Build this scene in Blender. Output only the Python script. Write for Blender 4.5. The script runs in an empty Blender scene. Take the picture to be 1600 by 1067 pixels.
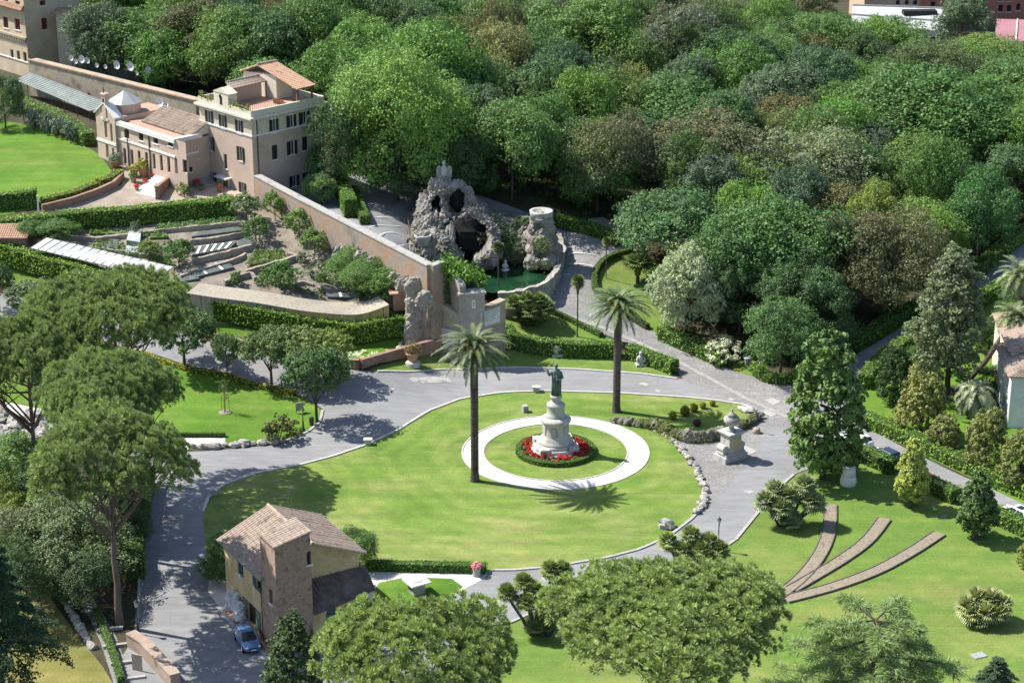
import bpy, bmesh, math, random
import numpy as np
from mathutils import Vector, Matrix, geometry
from mathutils import noise as mnoise

# ------------------------------------------------------------------ camera, light, exposure
SC = bpy.context.scene
COL = SC.collection
PITCH = math.radians(20.4)
CAMH = 92.0
FPX = 3200.0                       # focal length in photo pixels (photo 1600 x 1067)
cd = bpy.data.cameras.new('camera'); cam = bpy.data.objects.new('camera', cd); COL.objects.link(cam)
cam.location = (0, 0, CAMH); cam.rotation_euler = (math.radians(90) - PITCH, 0, 0)
cd.sensor_width = 36; cd.lens = FPX / 1600 * 36; cd.clip_start = 1; cd.clip_end = 3000
SC.camera = cam
SUNV = Vector((12.8, -4.6, -16.6)).normalized()     # direction the light travels
SUN_EL = math.asin(-SUNV.z)
SUN_AZ = math.atan2(-SUNV.x, -SUNV.y)               # from +Y towards +X
w = bpy.data.worlds.new('World'); SC.world = w; w.use_nodes = True
nt = w.node_tree
sky = nt.nodes.new('ShaderNodeTexSky'); sky.sky_type = 'NISHITA'; sky.sun_disc = False
sky.sun_elevation = SUN_EL; sky.sun_rotation = SUN_AZ; sky.altitude = 100
bg = nt.nodes['Background']; bg.inputs['Strength'].default_value = 0.11
nt.links.new(sky.outputs[0], bg.inputs['Color'])
sl = bpy.data.lights.new('sun', 'SUN'); sl.energy = 4.9; sl.angle = math.radians(0.5); sl.color = (1.0, 0.95, 0.86)
so = bpy.data.objects.new('sun', sl); COL.objects.link(so); so.location = (-100, 100, 200)
so.rotation_euler = SUNV.to_track_quat('-Z', 'Y').to_euler()
SC.view_settings.view_transform = 'Standard'; SC.view_settings.look = 'None'
SC.view_settings.exposure = 0.8; SC.view_settings.gamma = 1.0
SC.cycles.max_bounces = 5; SC.cycles.diffuse_bounces = 2; SC.cycles.glossy_bounces = 2
SC.cycles.transmission_bounces = 3; SC.cycles.transparent_max_bounces = 4

# ------------------------------------------------------------------ projection helpers
cp, sp = math.cos(PITCH), math.sin(PITCH)
def ray(px, py):
    u = (px - 800) / FPX; v = (533.5 - py) / FPX
    return np.array([u, cp + v * sp, -sp + v * cp])
def PZ(px, py, z=0.0):
    d = ray(px, py); t = (z - CAMH) / d[2]
    return Vector((d[0] * t, d[1] * t, z))
def atY(px, py, Y):
    d = ray(px, py); t = Y / d[1]
    return Vector((d[0] * t, Y, CAMH + d[2] * t))
CTRL = []
def c(px, py, z):
    p = PZ(px, py, z); CTRL.append((p.x, p.y, z))
for q in [(200,1060,0),(220,800,0),(500,700,0),(800,620,0),(800,900,0),(1100,610,0),(1240,640,0),(1500,900,0),(1580,1060,0),
          (1600,800,0),(1000,1060,0),(600,1060,0),(0,1060,0),(100,900,0),(0,740,.3),(1240,760,0),(1420,720,0),(1600,640,0),(600,760,0),
          (400,800,0),(1000,760,0),(800,760,0),(960,620,0),(640,620,0),(1100,700,0),(1330,660,0),(1490,700,0),(700,580,0),(1000,590,0),
          (0,490,3.6),(200,545,1.6),(400,590,.5),(540,585,.1),(300,640,.6),(100,600,1.4),(0,560,2.6),(450,650,.2),
          (0,448,5.4),(150,478,4.6),(300,512,3.8),(440,545,3.0),(540,558,2.4),(610,548,2.0),(650,528,2.6),
          (610,482,5.0),(450,470,6.2),(300,455,7.2),(150,410,8.4),(30,385,9.2),(500,425,7.8),(400,375,9.6),(300,352,10.6),(385,335,11.6),
          (200,345,10.6),(60,350,10.6),(640,465,5.2),(560,440,6.8),(560,490,4.6),
          (230,300,12.2),(330,300,12.4),(60,325,11.8),(100,320,12),(150,225,13.6),(60,230,13.8),(0,200,14),(100,280,13.2),(0,280,13.0),(180,275,12.8),
          (140,170,14.5),(50,150,14.5),(300,180,14.5),
          (700,575,.1),(790,570,.2),(790,548,.7),(900,570,.1),(900,552,.4),(1000,575,.1),
          (805,470,3.8),(865,482,3.2),(940,520,1.6),(1000,540,.9),(1040,560,.4),(870,520,1.5),(980,545,.7),
          (900,450,4.2),(930,470,3.2),(970,500,2.0),(1040,535,.9),(930,400,6),(960,390,6),(890,380,6.6),(880,420,5.2),
          (760,440,3.2),(800,430,3.2),(850,420,3.4),(800,412,3.5),(735,430,3.2),(720,418,3.5),(825,408,3.5),(860,405,3.8),(700,540,.4),(690,556,.3),(722,562,.3),(755,560,.3),
          (980,430,4.6),(1020,490,2.2),(1100,480,3.0),(1140,540,.8),(1190,565,.3),(1340,560,.6),(1420,520,2.2),(1600,385,6),(1500,465,4),
          (870,352,7.6),(820,335,9),(750,320,10.2),(690,308,10.9),(600,300,11),(560,290,11.2),(600,340,11),(640,380,10.9),(570,330,11),(530,300,11.2),
          (980,345,7.5),(910,330,8),(1060,420,5),(1200,450,3.4),(1300,420,3.4),(1400,420,4)]:
    c(*q)
for q in [(-120,300,14.5),(-70,300,14.5),(-30,300,12),(0,300,9.5),(40,300,6.5),(80,300,5),(120,300,6),
          (-150,350,15),(-60,345,14),(0,345,10),(60,345,5.5),(120,345,5),(-150,420,12),(0,420,6),(80,400,1),(140,400,0),(0,520,0),(200,520,0),(-200,520,4),
          (200,300,7),(250,400,0),(-250,300,14),(-200,200,3),(200,200,0),(-150,100,0),(150,100,0),(0,100,0),(0,700,0),(300,700,0),(-300,700,0)]:
    CTRL.append(q)
# retaining wall between vegetable garden (low) and the fountain plaza (high): pairs across the wall
def wall_xy(px_top, py_top, z): return PZ(px_top, py_top, z)
GW = [(402,275,15.4),(470,311,14.7),(540,347,14.0),(610,383,13.3),(672,415,12.7)]     # top edge: pixel, height
GWP = [PZ(*q) for q in GW]
GWL = []
for a, b in zip(GWP[:-1], GWP[1:]):
    for k in range(4): GWL.append(a.lerp(b, k / 4))
GWL.append(GWP[-1])
gdir = (GWP[-1] - GWP[0]); gdir.z = 0; gdir.normalize()
gnrm = Vector((gdir.y, -gdir.x, 0))
if gnrm.y > 0: gnrm = -gnrm                       # towards the garden / camera
NG = len(GWL)
for i, p in enumerate(GWL):
    t = i / (NG - 1)
    lo = 12.0 * (1 - t) + 5.6 * t
    if i >= NG - 3: lo = 1.5 + 1.2 * (NG - 1 - i)
    hi = min(p.z - 1.2, 11.3)
    if i >= NG - 3: hi = (2.2, 4.5, 7.5)[NG - 1 - i]
    if i > 1:
        CTRL.append((p.x + gnrm.x * .75, p.y + gnrm.y * .75, lo)); CTRL.append((p.x - gnrm.x * .75, p.y - gnrm.y * .75, hi))
for q_ in ((683,553,.6),(697,558,.6),(712,563,.6)):
    p_ = PZ(*q_); CTRL.append((p_.x, p_.y + 2.2, .9))
CTRL = np.array(CTRL)
CXY, CZ = CTRL[:, :2], CTRL[:, 2]
_n = len(CTRL)
_D = np.sqrt(((CXY[:, None] - CXY[None]) ** 2).sum(-1) + 0.02)
_A = np.zeros((_n + 1, _n + 1)); _A[:_n, :_n] = -_D + np.eye(_n) * 0.02; _A[:_n, _n] = 1; _A[_n, :_n] = 1
_W = np.linalg.solve(_A, np.append(CZ, 0))
def TA(xy):
    xy = np.atleast_2d(np.asarray(xy, float)); out = np.empty(len(xy))
    for s in range(0, len(xy), 4000):
        q = xy[s:s + 4000]
        d = np.sqrt(((q[:, None] - CXY[None]) ** 2).sum(-1) + 0.02)
        out[s:s + 4000] = -d @ _W[:_n] + _W[_n]
    return out
def T(x, y): return float(TA([(x, y)])[0])
_ts = np.linspace(100, 800, 1401)
def P(px, py, h=0.0):
    """ground point seen at a photo pixel (or the point h metres above the ground)"""
    d = ray(px, py); d = d / np.linalg.norm(d)
    pts = np.outer(_ts, d); pts[:, 2] += CAMH
    f = pts[:, 2] - TA(pts[:, :2]) - h
    i = int(np.argmax(f < 0))
    if i == 0: i = len(_ts) - 1
    a = f[i - 1] / (f[i - 1] - f[i]); t = _ts[i - 1] + a * (_ts[i] - _ts[i - 1])
    q = d * t
    return Vector((q[0], q[1], CAMH + q[2] - h))
def PPM(p):
    """photo pixels per metre at a world point"""
    return FPX / (p.y * cp - (p.z - CAMH) * sp)
def up(p, h): return Vector((p.x, p.y, p.z + h))
def cr(pts, n=6, closed=False):
    """Catmull-Rom through 2D/3D points"""
    pts = [Vector(p) for p in pts]; out = []; N = len(pts)
    for i in range(N if closed else N - 1):
        p0 = pts[(i - 1) % N] if closed or i > 0 else pts[i]
        p1 = pts[i]; p2 = pts[(i + 1) % N]
        p3 = pts[(i + 2) % N] if closed or i + 2 < N else p2
        for k in range(n):
            t = k / n
            out.append(0.5 * ((2 * p1) + (p2 - p0) * t + (2 * p0 - 5 * p1 + 4 * p2 - p3) * t * t + (3 * p1 - p0 - 3 * p2 + p3) * t ** 3))
    if not closed: out.append(pts[-1])
    return out
def resample(pts, step):
    out = [pts[0].copy()]; acc = 0
    for a, b in zip(pts[:-1], pts[1:]):
        L = (b - a).length
        if L < 1e-6: continue
        pos = step - acc
        while pos <= L:
            out.append(a.lerp(b, pos / L)); pos += step
        acc = L - (pos - step)
    if (out[-1] - pts[-1]).length > step * .3: out.append(pts[-1].copy())
    return out

# ------------------------------------------------------------------ object helpers
def tag(o, label=None, cat=None, group=None, kind=None):
    if label: o['label'] = label
    if cat: o['category'] = cat
    if group: o['group'] = group
    if kind: o['kind'] = kind
    return o
def thing(name, label, cat, loc=(0, 0, 0), rz=0, group=None):
    o = bpy.data.objects.new(name, None); COL.objects.link(o); o.empty_display_size = .3
    o.location = loc; o.rotation_euler = (0, 0, rz)
    return tag(o, label, cat, group)
def copy_thing(root, loc, rz=0.0, scale=None, label=None, group=None, color=None):
    r = root.copy(); COL.objects.link(r); r.location = loc; r.rotation_euler = (0, 0, rz)
    if scale is not None: r.scale = scale if hasattr(scale, '__len__') else (scale,) * 3
    if label: r['label'] = label
    if group: r['group'] = group
    for ch in root.children:
        k = ch.copy(); COL.objects.link(k); k.parent = r
        if color is not None and 'leafy' in k: k.color = color
        for g in ch.children:
            d = g.copy(); COL.objects.link(d); d.parent = k
    return r
class MB:
    def __init__(s): s.v = []; s.f = []; s.smooth = False
    def add(s, vs, fs):
        o = len(s.v); s.v += [tuple(x) for x in vs]; s.f += [tuple(i + o for i in f) for f in fs]; return s
    def box(s, c, size, rz=0.0, taper=1.0):
        hx, hy, hz = size[0] / 2, size[1] / 2, size[2] / 2; cs, sn = math.cos(rz), math.sin(rz); vs = []
        for z, k in ((-hz, 1.0), (hz, taper)):
            for x, y in ((-hx, -hy), (hx, -hy), (hx, hy), (-hx, hy)):
                x *= k; y *= k
                vs.append((c[0] + x * cs - y * sn, c[1] + x * sn + y * cs, c[2] + z))
        return s.add(vs, [(3, 2, 1, 0), (4, 5, 6, 7), (0, 1, 5, 4), (1, 2, 6, 5), (2, 3, 7, 6), (3, 0, 4, 7)])
    def prism(s, poly, z0, z1):
        n = len(poly); zz0 = z0 if hasattr(z0, '__len__') else [z0] * n; zz1 = z1 if hasattr(z1, '__len__') else [z1] * n
        vs = [(p[0], p[1], zz0[i]) for i, p in enumerate(poly)] + [(p[0], p[1], zz1[i]) for i, p in enumerate(poly)]
        fs = [tuple(range(n - 1, -1, -1)), tuple(range(n, 2 * n))] + [(i, (i + 1) % n, n + (i + 1) % n, n + i) for i in range(n)]
        return s.add(vs, fs)
    def tube(s, path, rad, n=7, cap=True):
        path = [Vector(p) for p in path]; m = len(path)
        rad = rad if hasattr(rad, '__len__') else [rad] * m
        vs = []; x = None
        for i, p in enumerate(path):
            d = (path[min(i + 1, m - 1)] - path[max(i - 1, 0)])
            d = d.normalized() if d.length > 1e-9 else Vector((0, 0, 1))
            if x is None: x = d.orthogonal().normalized()
            x = (x - d * x.dot(d)); x = x.normalized() if x.length > 1e-6 else d.orthogonal().normalized()
            y = d.cross(x)
            for k in range(n):
                a = 2 * math.pi * k / n; vs.append(p + (x * math.cos(a) + y * math.sin(a)) * rad[i])
        fs = [(i * n + k, i * n + (k + 1) % n, (i + 1) * n + (k + 1) % n, (i + 1) * n + k) for i in range(m - 1) for k in range(n)]
        if cap: fs += [tuple(range(n - 1, -1, -1)), tuple(range((m - 1) * n, m * n))]
        return s.add(vs, fs)
    def lathe(s, prof, c=(0, 0, 0), n=24, sx=1.0, sy=1.0, rot=0.0):
        vs = []; m = len(prof)
        for r, z in prof:
            for k in range(n):
                a = 2 * math.pi * k / n + rot; vs.append((c[0] + r * sx * math.cos(a), c[1] + r * sy * math.sin(a), c[2] + z))
        fs = [(i * n + k, i * n + (k + 1) % n, (i + 1) * n + (k + 1) % n, (i + 1) * n + k) for i in range(m - 1) for k in range(n)]
        fs += [tuple(range(n - 1, -1, -1)), tuple(range((m - 1) * n, m * n))]
        return s.add(vs, fs)
    def ball(s, c, r, seg=10, rings=7, noise=0.0, seed=0):
        r = r if hasattr(r, '__len__') else (r, r, r); vs = []
        for i in range(rings + 1):
            th = math.pi * i / rings
            for k in range(seg):
                a = 2 * math.pi * k / seg; d = Vector((math.sin(th) * math.cos(a), math.sin(th) * math.sin(a), math.cos(th)))
                q = 1 + (noise * mnoise.noise(d * 1.7 + Vector((seed * 7.3, seed * 3.1, seed))) if noise else 0)
                vs.append((c[0] + d.x * r[0] * q, c[1] + d.y * r[1] * q, c[2] + d.z * r[2] * q))
        fs = [(i * seg + k, (i + 1) * seg + k, (i + 1) * seg + (k + 1) % seg, i * seg + (k + 1) % seg) for i in range(rings) for k in range(seg)]
        return s.add(vs, fs)
    def quad(s, a, b, c_, d): return s.add([a, b, c_, d], [(0, 1, 2, 3)])
    def build(s, name, mat, parent=None, smooth=None, loc=None):
        me = bpy.data.meshes.new(name); me.from_pydata(s.v, [], s.f); me.validate(); me.update()
        if s.smooth if smooth is None else smooth:
            me.polygons.foreach_set('use_smooth', [True] * len(me.polygons))
        if mat: me.materials.append(mat)
        o = bpy.data.objects.new(name, me); COL.objects.link(o)
        if parent: o.parent = parent
        if loc is not None: o.location = loc
        return o
def np_mesh(name, verts, faces, mat, parent=None, attrs=None, loc=None):
    """verts (n,3), faces (m,k) constant k; attrs: dict name -> per-vertex float"""
    me = bpy.data.meshes.new(name); n, m, k = len(verts), len(faces), faces.shape[1]
    me.vertices.add(n); me.vertices.foreach_set('co', verts.astype(np.float32).ravel())
    me.loops.add(m * k); me.loops.foreach_set('vertex_index', faces.astype(np.int32).ravel())
    me.polygons.add(m); me.polygons.foreach_set('loop_start', np.arange(0, m * k, k, dtype=np.int32))
    me.polygons.foreach_set('loop_total', np.full(m, k, dtype=np.int32))
    me.update(calc_edges=True)
    for an, av in (attrs or {}).items():
        at = me.attributes.new(an, 'FLOAT', 'POINT'); at.data.foreach_set('value', av.astype(np.float32))
    if mat: me.materials.append(mat)
    o = bpy.data.objects.new(name, me); COL.objects.link(o)
    if parent: o.parent = parent
    if loc is not None: o.location = loc
    return o

# ------------------------------------------------------------------ materials
class NB:
    def __init__(s, name):
        s.m = bpy.data.materials.new(name); s.m.use_nodes = True; s.t = s.m.node_tree; s.n = s.t.nodes
        s.p = s.n['Principled BSDF']; s.out = s.n['Material Output']; s._pos = None
    def node(s, t, **kw):
        x = s.n.new(t)
        for k, v in kw.items(): setattr(x, k, v)
        return x
    def link(s, a, b): s.t.links.new(a, b)
    def pos(s):
        if s._pos is None: s._pos = s.node('ShaderNodeNewGeometry').outputs['Position']
        return s._pos
    def objco(s): return s.node('ShaderNodeTexCoord').outputs['Object']
    def noise(s, scale, detail=4, rough=.6, co=None, stretch=None, dist=0.0):
        x = s.node('ShaderNodeTexNoise'); x.inputs['Scale'].default_value = scale; x.inputs['Detail'].default_value = detail
        x.inputs['Roughness'].default_value = rough; x.inputs['Distortion'].default_value = dist
        co = co or s.pos()
        if stretch:
            mp = s.node('ShaderNodeMapping'); mp.inputs['Scale'].default_value = stretch[:3]
            if len(stretch) > 3: mp.inputs['Rotation'].default_value = (0, 0, stretch[3])
            s.link(co, mp.inputs[0]); co = mp.outputs[0]
        s.link(co, x.inputs['Vector']); return x.outputs['Fac']
    def vor(s, scale, co=None, feature='F1', out='Distance', stretch=None):
        x = s.node('ShaderNodeTexVoronoi', feature=feature); x.inputs['Scale'].default_value = scale
        co = co or s.pos()
        if stretch:
            mp = s.node('ShaderNodeMapping'); mp.inputs['Scale'].default_value = stretch[:3]; s.link(co, mp.inputs[0]); co = mp.outputs[0]
        s.link(co, x.inputs['Vector']); return x.outputs[out]
    def ramp(s, fac, stops):
        r = s.node('ShaderNodeValToRGB'); e = r.color_ramp.elements
        while len(e) > 1: e.remove(e[-1])
        e[0].position = stops[0][0]; e[0].color = (*stops[0][1], 1) if len(stops[0][1]) == 3 else stops[0][1]
        for p_, c_ in stops[1:]:
            k = e.new(p_); k.color = (*c_, 1)
        s.link(fac, r.inputs[0]); return r.outputs[0]
    def mix(s, fac, a, b, mode='MIX'):
        m = s.node('ShaderNodeMix', data_type='RGBA', blend_type=mode)
        for i, v in ((0, fac), (6, a), (7, b)):
            if isinstance(v, (int, float)): m.inputs[i].default_value = v
            elif isinstance(v, tuple): m.inputs[i].default_value = (*v[:3], 1)
            else: s.link(v, m.inputs[i])
        return m.outputs[2]
    def math(s, op, a, b=0.0):
        m = s.node('ShaderNodeMath', operation=op)
        for i, v in ((0, a), (1, b)):
            if isinstance(v, (int, float)): m.inputs[i].default_value = v
            else: s.link(v, m.inputs[i])
        return m.outputs[0]
    def bump(s, h, strength=.3, dist=.05):
        b = s.node('ShaderNodeBump'); b.inputs['Strength'].default_value = strength; b.inputs['Distance'].default_value = dist
        s.link(h, b.inputs['Height']); s.link(b.outputs[0], s.p.inputs['Normal'])
    def done(s, color, rough=.8, spec=.3, metal=0.0):
        if isinstance(color, tuple): s.p.inputs['Base Color'].default_value = (*color[:3], 1)
        else: s.link(color, s.p.inputs['Base Color'])
        s.p.inputs['Roughness'].default_value = rough; s.p.inputs['Specular IOR Level'].default_value = spec
        s.p.inputs['Metallic'].default_value = metal
        return s.m
def mottled(name, c1, c2, scale=1.0, rough=.85, detail=6, c3=None, fine=None, bump=0.0, stretch=None, spec=.2, metal=0.0):
    b = NB(name)
    st = [(.3, c1), (.7, c2)] if c3 is None else [(.28, c1), (.5, c2), (.72, c3)]
    col = b.ramp(b.noise(scale, detail, .65, stretch=stretch), st)
    f = b.noise(fine or scale * 9, 3, .6)
    col = b.mix(.35, col, b.ramp(f, [(.3, (.35, .35, .35)), (.7, (1, 1, 1))]), 'MULTIPLY')
    if bump: b.bump(f, bump, .05)
    return b.done(col, rough, spec, metal)
M = {}
def leaf_material(name, transl=.25, rough=.55):
    b = NB(name)
    oi = b.node('ShaderNodeObjectInfo'); at = b.node('ShaderNodeAttribute', attribute_name='tone')
    n = b.noise(.55, 3, .6)
    v = b.math('ADD', b.math('MULTIPLY', at.outputs['Fac'], .9), b.math('MULTIPLY', n, .9))
    g = b.ramp(v, [(.2, (.72, .78, .85)), (.62, (1.12, 1.15, 1.2)), (1.0, (1.75, 1.72, 1.45))])
    g2 = b.node('ShaderNodeMix', data_type='RGBA', blend_type='MULTIPLY'); g2.inputs[0].default_value = 1
    b.link(oi.outputs['Color'], g2.inputs[6]); b.link(g, g2.inputs[7])
    col = g2.outputs[2]
    b.done(col, rough, .35)
    tr = b.node('ShaderNodeBsdfTranslucent'); b.link(b.mix(.35, col, (1.0, 1.0, .35), 'MULTIPLY'), tr.inputs['Color'])
    mx = b.node('ShaderNodeMixShader'); mx.inputs[0].default_value = transl
    b.link(b.p.outputs[0], mx.inputs[1]); b.link(tr.outputs[0], mx.inputs[2]); b.link(mx.outputs[0], b.out.inputs['Surface'])
    return b.m
M['leaf'] = leaf_material('leaf')
M['needle'] = leaf_material('needle', .3, .6)
M['frond'] = leaf_material('frond', .12, .45)
M['bark'] = mottled('bark', (.045, .035, .03), (.14, .11, .09), 2.0, stretch=(3, 3, .6), bump=.4)
M['pine_bark'] = mottled('pine_bark', (.075, .055, .048), (.20, .155, .135), 1.2, c3=(.13, .10, .085), stretch=(3, 3, .8), bump=.5)
M['palm_bark'] = mottled('palm_bark', (.05, .04, .036), (.16, .135, .12), .7, stretch=(1, 1, 6), bump=.5)
def grass_mat(name, a, b_, c_, dry, dry_amt=.55, stripe=(.05, .6, 1, .2), arc=None):
    b = NB(name)
    base = b.ramp(b.noise(.11, 5, .6), [(.3, a), (.52, b_), (.72, c_)])
    dr = b.ramp(b.math('MULTIPLY', b.noise(.16, 6, .68, stretch=(.8, 1.8, 1, .15)), b.noise(.05, 2, .5)), [(.22, (0, 0, 0)), (.38, (1, 1, 1))])
    base = b.mix(b.math('MULTIPLY', dr, dry_amt), base, dry)
    st = b.ramp(b.noise(1.0, 3, .5, stretch=stripe), [(.35, (.80, .84, .78)), (.65, (1.06, 1.05, 1.0))])
    base = b.mix(.8, base, st, 'MULTIPLY')
    base = b.mix(.55, base, b.ramp(b.noise(.7, 5, .7), [(.32, (.70, .78, .62)), (.66, (1.14, 1.10, 1.06))]), 'MULTIPLY')
    if arc:
        vm = b.node('ShaderNodeVectorMath', operation='DISTANCE'); b.link(b.pos(), vm.inputs[0]); vm.inputs[1].default_value = (*arc, 0)
        wv = b.math('SINE', b.math('ADD', b.math('MULTIPLY', vm.outputs['Value'], 2.1), b.math('MULTIPLY', b.noise(.12, 3, .6), 14.0)))
        base = b.mix(.5, base, b.ramp(b.math('ADD', b.math('MULTIPLY', wv, .5), .5), [(.2, (.82, .86, .78)), (.8, (1.10, 1.07, 1.05))]), 'MULTIPLY')
    fi = b.noise(4.5, 4, .75)
    base = b.mix(.7, base, b.ramp(fi, [(.3, (.55, .6, .5)), (.7, (1.15, 1.12, 1.1))]), 'MULTIPLY')
    b.bump(fi, .5, .08)
    return b.done(base, .9, .15)
M['lawn'] = grass_mat('lawn', (.115, .200, .038), (.165, .250, .056), (.205, .275, .078), (.36, .33, .16), .6, arc=(4.6, 211.0))
M['lush'] = grass_mat('lush_lawn', (.078, .175, .020), (.115, .225, .030), (.160, .26, .045), (.24, .26, .08), .4)
M['lawn_right'] = grass_mat('lawn_right', (.105, .190, .040), (.145, .230, .052), (.190, .26, .068), (.31, .28, .115), .5)
def asphalt(name, a, b_, cobble=False):
    b = NB(name)
    base = b.ramp(b.noise(.09, 6, .62), [(.3, a), (.7, b_)])
    base = b.mix(.5, base, b.ramp(b.vor(.07, out='Color'), [(0, (.88, .88, .88)), (1, (1.06, 1.06, 1.06))]), 'MULTIPLY')
    tr = b.ramp(b.noise(.5, 4, .6, stretch=(.5, 2.2, 1, .25)), [(.35, (.80, .80, .81)), (.65, (1.06, 1.06, 1.05))])
    base = b.mix(.8, base, tr, 'MULTIPLY')
    if cobble:
        x = b.ramp(b.vor(3.4, feature='DISTANCE_TO_EDGE'), [(0, (.52, .52, .52)), (.12, (1, 1, 1))])
        base = b.mix(.75, base, x, 'MULTIPLY')
        base = b.mix(.5, base, b.ramp(b.vor(3.4, out='Color'), [(0, (.6, .6, .6)), (1, (1.15, 1.15, 1.15))]), 'MULTIPLY')
    f = b.noise(9, 3, .7)
    base = b.mix(.35, base, b.ramp(f, [(.3, (.62, .62, .62)), (.7, (1.1, 1.1, 1.1))]), 'MULTIPLY')
    cr_ = b.vor(.16, feature='DISTANCE_TO_EDGE')
    base = b.mix(b.ramp(cr_, [(0, (.3, .3, .3)), (.008, (0, 0, 0))]), base, (.1, .1, .1))
    b.bump(f, .25, .03)
    return b.done(base, .85, .25)
M['road'] = asphalt('asphalt', (.215, .217, .224), (.285, .287, .295))
M['cobble'] = asphalt('cobble', (.24, .238, .238), (.33, .326, .32), True)
M['gravel'] = mottled('gravel', (.50, .48, .45), (.68, .66, .62), .5, fine=7, bump=.4)
M['soil'] = mottled('soil', (.10, .095, .065), (.24, .21, .17), .6, c3=(.32, .28, .23), fine=5, bump=.5)
M['sandy'] = mottled('sandy', (.28, .23, .18), (.42, .36, .29), .6, fine=5, bump=.3)
M['forest_floor'] = mottled('forest_floor', (.025, .032, .014), (.07, .06, .035), .25, c3=(.05, .08, .025), fine=2.5, bump=.6)
M['white_line'] = mottled('white_line', (.6, .6, .6), (.8, .8, .8), 2)
M['kerb'] = mottled('kerb_stone', (.42, .41, .39), (.6, .58, .55), 1.5)
M['stone'] = mottled('pale_stone', (.26, .25, .23), (.54, .525, .49), 1.1, c3=(.42, .405, .375), fine=5, bump=.3, stretch=(1, 1, .45))
M['stone_grey'] = mottled('grey_stone', (.2, .195, .185), (.42, .41, .39), .8, c3=(.34, .33, .31), bump=.3)
M['rock'] = mottled('rock', (.12, .115, .105), (.36, .34, .31), .7, c3=(.48, .46, .43), fine=3, bump=.8)
M['brick'] = mottled('brick', (.19, .115, .085), (.34, .215, .165), .5, c3=(.27, .16, .12), fine=5, bump=.3)
M['old_brick'] = mottled('old_brick', (.19, .165, .125), (.46, .40, .30), .5, c3=(.31, .265, .20), fine=4, bump=.4)
M['pink_brick'] = mottled('pink_brick', (.52, .40, .32), (.64, .50, .41), .4, fine=5, bump=.2)
M['cream'] = mottled('cream_render', (.58, .50, .38), (.68, .60, .47), .3, fine=2.5)
M['pale_cream'] = mottled('pale_cream', (.66, .60, .48), (.76, .70, .58), .4)
M['white'] = mottled('white_paint', (.74, .73, .70), (.84, .83, .80), .8)
M['ochre'] = mottled('ochre_render', (.50, .37, .18), (.68, .54, .31), .35, fine=2, c3=(.58, .45, .25))
M['shutter'] = mottled('shutter', (.018, .03, .028), (.03, .045, .042), 2, .5)
M['dark'] = mottled('dark', (.02, .02, .02), (.04, .04, .04), 2, .6)
M['iron'] = mottled('iron', (.03, .03, .032), (.06, .06, .065), 3, .5, spec=.5)
gb = NB('glass'); M['glass'] = gb.done((.03, .04, .05), .12, .7)
M['wood'] = mottled('wood', (.16, .085, .045), (.27, .15, .08), 2, stretch=(1, 1, .3))
M['tile'] = mottled('roof_tile', (.24, .13, .085), (.50, .33, .23), .8, c3=(.38, .23, .155), fine=4)
M['tile_pale'] = mottled('pale_roof_tile', (.20, .155, .12), (.46, .37, .30), .9, c3=(.33, .255, .20), fine=4)
M['tile_dark'] = mottled('dark_roof_tile', (.10, .075, .065), (.22, .17, .15), .9, fine=4)
M['terracotta'] = mottled('terracotta', (.42, .25, .18), (.54, .36, .28), 1.0)
M['bronze'] = mottled('bronze', (.022, .03, .03), (.13, .20, .175), .9, .5, c3=(.04, .058, .053), spec=.4)
M['lead'] = mottled('lead', (.3, .32, .33), (.42, .44, .45), .6, .5)
M['chalk'] = mottled('white_marble', (.7, .69, .66), (.84, .83, .81), .7)
M['text'] = mottled('carved_letters', (.10, .095, .09), (.16, .15, .14), 2)

M['red_shutter'] = mottled('red_shutter', (.16, .025, .025), (.26, .05, .045), 2, .6)
M['old_brick_cream'] = mottled('cream_brick', (.50, .41, .29), (.64, .54, .39), .5, fine=5)
M['greenhouse'] = mottled('old_glass', (.13, .165, .155), (.25, .285, .27), .5, .6, fine=3, spec=.2)
M['polycarb'] = mottled('white_sheet', (.36, .37, .38), (.54, .545, .55), .8, .45, fine=2)
M['reed'] = mottled('reed', (.30, .26, .20), (.46, .42, .35), .9, fine=7, stretch=(3, 3, 1))
M['bamboo'] = mottled('bamboo', (.42, .31, .12), (.60, .47, .22), 1.2, fine=6)
M['netting'] = mottled('dark_netting', (.07, .09, .085), (.16, .18, .17), 1.0, fine=5)

M['masonry'] = mottled('rough_masonry', (.14, .12, .10), (.38, .35, .31), 1.2, c3=(.26, .225, .195), fine=4, bump=.7)
M['stucco'] = mottled('grey_stucco', (.30, .26, .24), (.44, .40, .38), .6, fine=3)
M['pool_rock'] = mottled('pool_rock', (.24, .225, .20), (.52, .50, .46), 1.0, fine=4, bump=.5)
M['weathered'] = mottled('weathered_stone', (.22, .25, .235), (.48, .48, .45), .9, c3=(.36, .39, .365), stretch=(1, 1, .35), bump=.2)
M['ochre_stone'] = mottled('ochre_stone', (.50, .40, .22), (.62, .54, .40), 1.2)
M['grotto'] = mottled('grotto', (.008, .008, .008), (.02, .02, .018), 1.0)  # near-black colour stands in for the shade inside the fountain's cave
M['rail_iron'] = mottled('rail_iron', (.10, .10, .11), (.2, .2, .2), 2)
M['wild_bed'] = mottled('wild_bed', (.06, .11, .025), (.14, .19, .06), .8, fine=5, bump=.6)
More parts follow.
